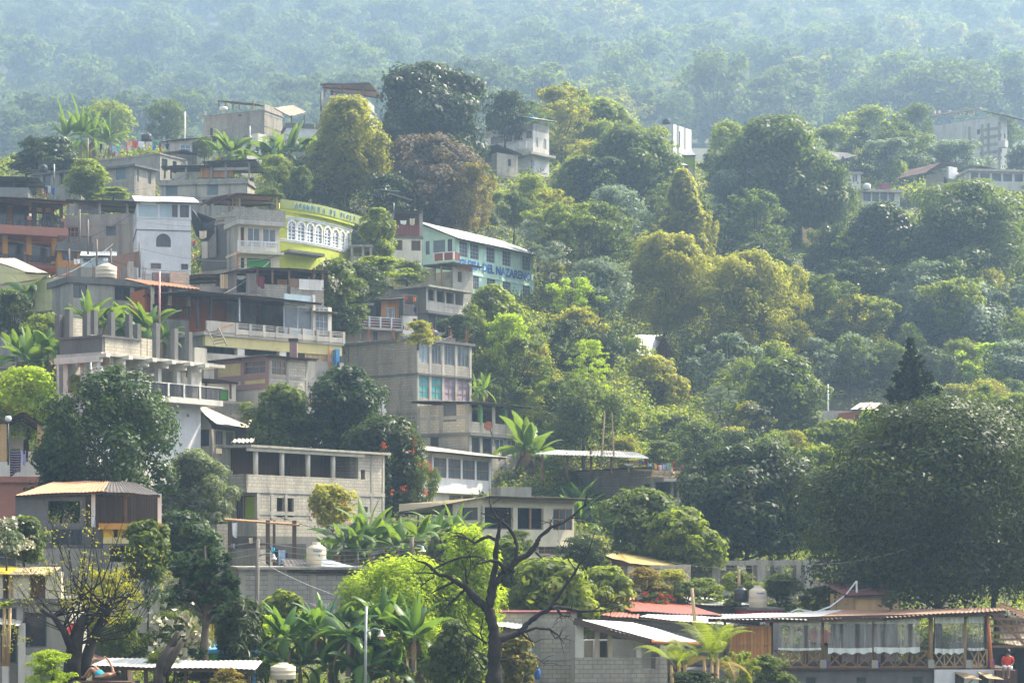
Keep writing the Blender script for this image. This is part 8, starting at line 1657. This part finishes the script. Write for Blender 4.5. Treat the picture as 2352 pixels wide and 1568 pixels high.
# ---- undergrowth on all open ground ----
def under():
    Rn=np.random.RandomState(12); n=22000; u=Rn.rand(n); D=92*(340/92.)**(u**.8); x=(Rn.uniform(-120,2480,n)-CX)/F*D; m_=7000; D2=Rn.uniform(148,232,m_); x2=(Rn.uniform(1060,1620,m_)-CX)/F*D2; x=np.concatenate([x,x2]); D=np.concatenate([D,D2]); n+=m_; ex=np.arange(n)>=n-m_
    keep=np.ones(n,bool)
    for (ox,oy,c,s,LR,LL,zb) in PADS:
        dx=x-ox;dy=D-oy; a=dx*c+dy*s; b=-dx*s+dy*c; keep&=~((a>-1.2)&(a<LR+.8)&(b>-1.2)&(b<LL+.5))
    x=x[keep];D=D[keep];ex=ex[keep]; z=zg(x,D)
    for (x0,yt,x1,yb,Dh) in RECTS:
        a=x/D*F+CX; m=(a>x0-4)&(a<x1+4)&(D<Dh)&(D>Dh-35); zl=(YH-yb)/F*D-.1; z=np.where(m,np.minimum(z,zl-.25),z)
    n=len(x); k=26; rad=Rn.uniform(.4,1.25,n)*(D/160)**.8*np.where(ex,1.35,1); c=np.stack([x,D,z],1); d=Rn.normal(size=(n,k,3)); d[:,:,2]=np.abs(d[:,:,2]); d/=np.linalg.norm(d,axis=2)[:,:,None]
    P=(c[:,None,:]+d*rad[:,None,None]*np.array([1,1,.8])*Rn.uniform(.6,1.1,(n,k,1))).reshape(-1,3); Nn=d.reshape(-1,3)*.7+Rn.normal(size=(n*k,3))*.6+np.array([0,0,.4]); Nn/=np.linalg.norm(Nn,axis=1)[:,None]
    s=np.repeat(.17*(D/120)**.9,k)*Rn.uniform(.7,1.5,n*k); V=leaves(P,Nn,s,Rn,.6); pv=np.repeat(np.clip(.5+.35*_n2(x*1.7,D*1.7)/1.5+Rn.uniform(-.2,.2,n),0,1),k*4)
    mi=np.repeat(Rn.choice(4,n,p=[.4,.3,.18,.12]),k); me=npmesh('undergrowth',V,quads(len(V)//4),[M['lf_mid'],M['lf_light'],M['lf_yellow'],M['lf_dark']],attr=pv,mi=mi); o=bpy.data.objects.new('undergrowth',me); C.objects.link(o); tag(o,'green undergrowth and weeds covering the slope','undergrowth',kind='stuff')
under()
# ---- ground ----
def ground():
    xs=[]; 
    ys=np.concatenate([np.arange(60,330,2.0),np.arange(330,700,8),np.arange(700,1901,25)]); n=150
    # sheet in world coordinates: rows of constant y, columns evenly spread over the visible width and beyond
    V=[];
    for y in ys:
        hw=max(60,y*.42); V.append(np.stack([np.linspace(-hw,hw,n),np.full(n,y)],1))
    V=np.concatenate(V); z=zg(V[:,0],V[:,1])
    for (x0,yt,x1,yb,D) in RECTS:   # the ground steps down in front of the houses so it never buries their walls
        a=V[:,0]/V[:,1]*F+CX; m=(a>x0-4)&(a<x1+4)&(V[:,1]<D)&(V[:,1]>D-35); zl=(YH-yb)/F*V[:,1]-.1; z=np.where(m,np.minimum(z,zl),z)
    Z=z
    Vv=np.column_stack([V,Z]); r=len(ys); i=np.arange(r-1)[:,None]*n+np.arange(n-1)[None,:]; i=i.ravel(); Fc=np.stack([i,i+1,i+n+1,i+n],1)
    m,nt,o=_mat('soil'); gp=N(nt,'ShaderNodeNewGeometry'); a=noise(nt,gp.outputs['Position'],.25,5); b=noise(nt,gp.outputs['Position'],1.5,5)
    c=mixc(nt,ramp(nt,a,.4,.62),(.075,.06,.035),(.035,.055,.018)); c=mixc(nt,ramp(nt,b,.4,.7,0,.6),c,(.05,.07,.022)); p=N(nt,'ShaderNodeBsdfPrincipled',Roughness=.95); lk(nt,c,p.inputs[0]); lk(nt,p.outputs[0],o.inputs[0])
    me=npmesh('ground',Vv,Fc,[m],smooth=True); g=bpy.data.objects.new('ground',me); C.objects.link(g); tag(g,'steep hillside ground under the village and forest','hillside',kind='structure')
ground()
# ---- air ----
def haze():
    b=MB(); b.box(-950,950,-6,2030,-40,600); o=b.build('haze',None); m,nt,out=_mat('haze_air'); v=nt.nodes.new('ShaderNodeVolumePrincipled'); v.inputs['Color'].default_value=HAZE_COL; v.inputs['Density'].default_value=HAZE_D; v.inputs['Anisotropy'].default_value=HAZE_G
    lk(nt,v.outputs[0],out.inputs['Volume']); o.data.materials.append(m); tag(o,'pale blue haze filling the valley air','haze',kind='stuff'); o.display_type='WIRE'
HAZE_D=.00084; HAZE_COL=(.325,.485,.70,1); HAZE_G=.35
haze()
# ---- camera ----
cd=bpy.data.cameras.new('camera'); cam=bpy.data.objects.new('camera',cd); C.objects.link(cam); cam.location=(0,0,0); cam.rotation_euler=(math.radians(90),0,0)
cd.sensor_fit='HORIZONTAL'; cd.sensor_width=36; cd.lens=36*F/2352; cd.shift_x=0; cd.shift_y=(YH-784)/2352; cd.clip_start=1; cd.clip_end=6000; SC.camera=cam
# ---- light ----
SUN_EL=50; SUN_AZ=33   # azimuth measured from +X (right) toward +Y (away)
el,az=math.radians(SUN_EL),math.radians(SUN_AZ); sd=Vector((math.cos(el)*math.cos(az),math.cos(el)*math.sin(az),math.sin(el)))
sl=bpy.data.lights.new('sun','SUN'); sl.energy=5.0; sl.angle=math.radians(.5); sl.color=(1,.89,.68); so=bpy.data.objects.new('sun',sl); C.objects.link(so); so.rotation_euler=sd.to_track_quat('Z','Y').to_euler()
w=bpy.data.worlds.new('World'); SC.world=w; w.use_nodes=True; nt=w.node_tree; nt.nodes.clear(); sk=nt.nodes.new('ShaderNodeTexSky'); sk.sky_type='NISHITA'; sk.sun_disc=False; sk.sun_elevation=el; sk.dust_density=5; sk.ozone_density=.5; sk.air_density=.8; sk.sun_rotation=math.radians(90)-az
bg=nt.nodes.new('ShaderNodeBackground'); bg.inputs[1].default_value=.15; ow=nt.nodes.new('ShaderNodeOutputWorld'); hs=nt.nodes.new('ShaderNodeHueSaturation'); hs.inputs['Saturation'].default_value=.35; lk(nt,sk.outputs[0],hs.inputs['Color']); lk(nt,hs.outputs[0],bg.inputs[0]); lk(nt,bg.outputs[0],ow.inputs[0])
SC.view_settings.view_transform='Standard'; SC.view_settings.look='None'; SC.view_settings.exposure=1.80; SC.view_settings.gamma=1
cy=SC.cycles; SC.render.engine='CYCLES'; cy.max_bounces=6; cy.diffuse_bounces=3; cy.glossy_bounces=2; cy.transmission_bounces=3; cy.transparent_max_bounces=12; cy.volume_bounces=0; cy.use_denoising=True; cy.sample_clamp_indirect=4; cy.caustics_reflective=False; cy.caustics_refractive=False
try: cy.use_adaptive_sampling=True; cy.adaptive_threshold=.03
except Exception: pass
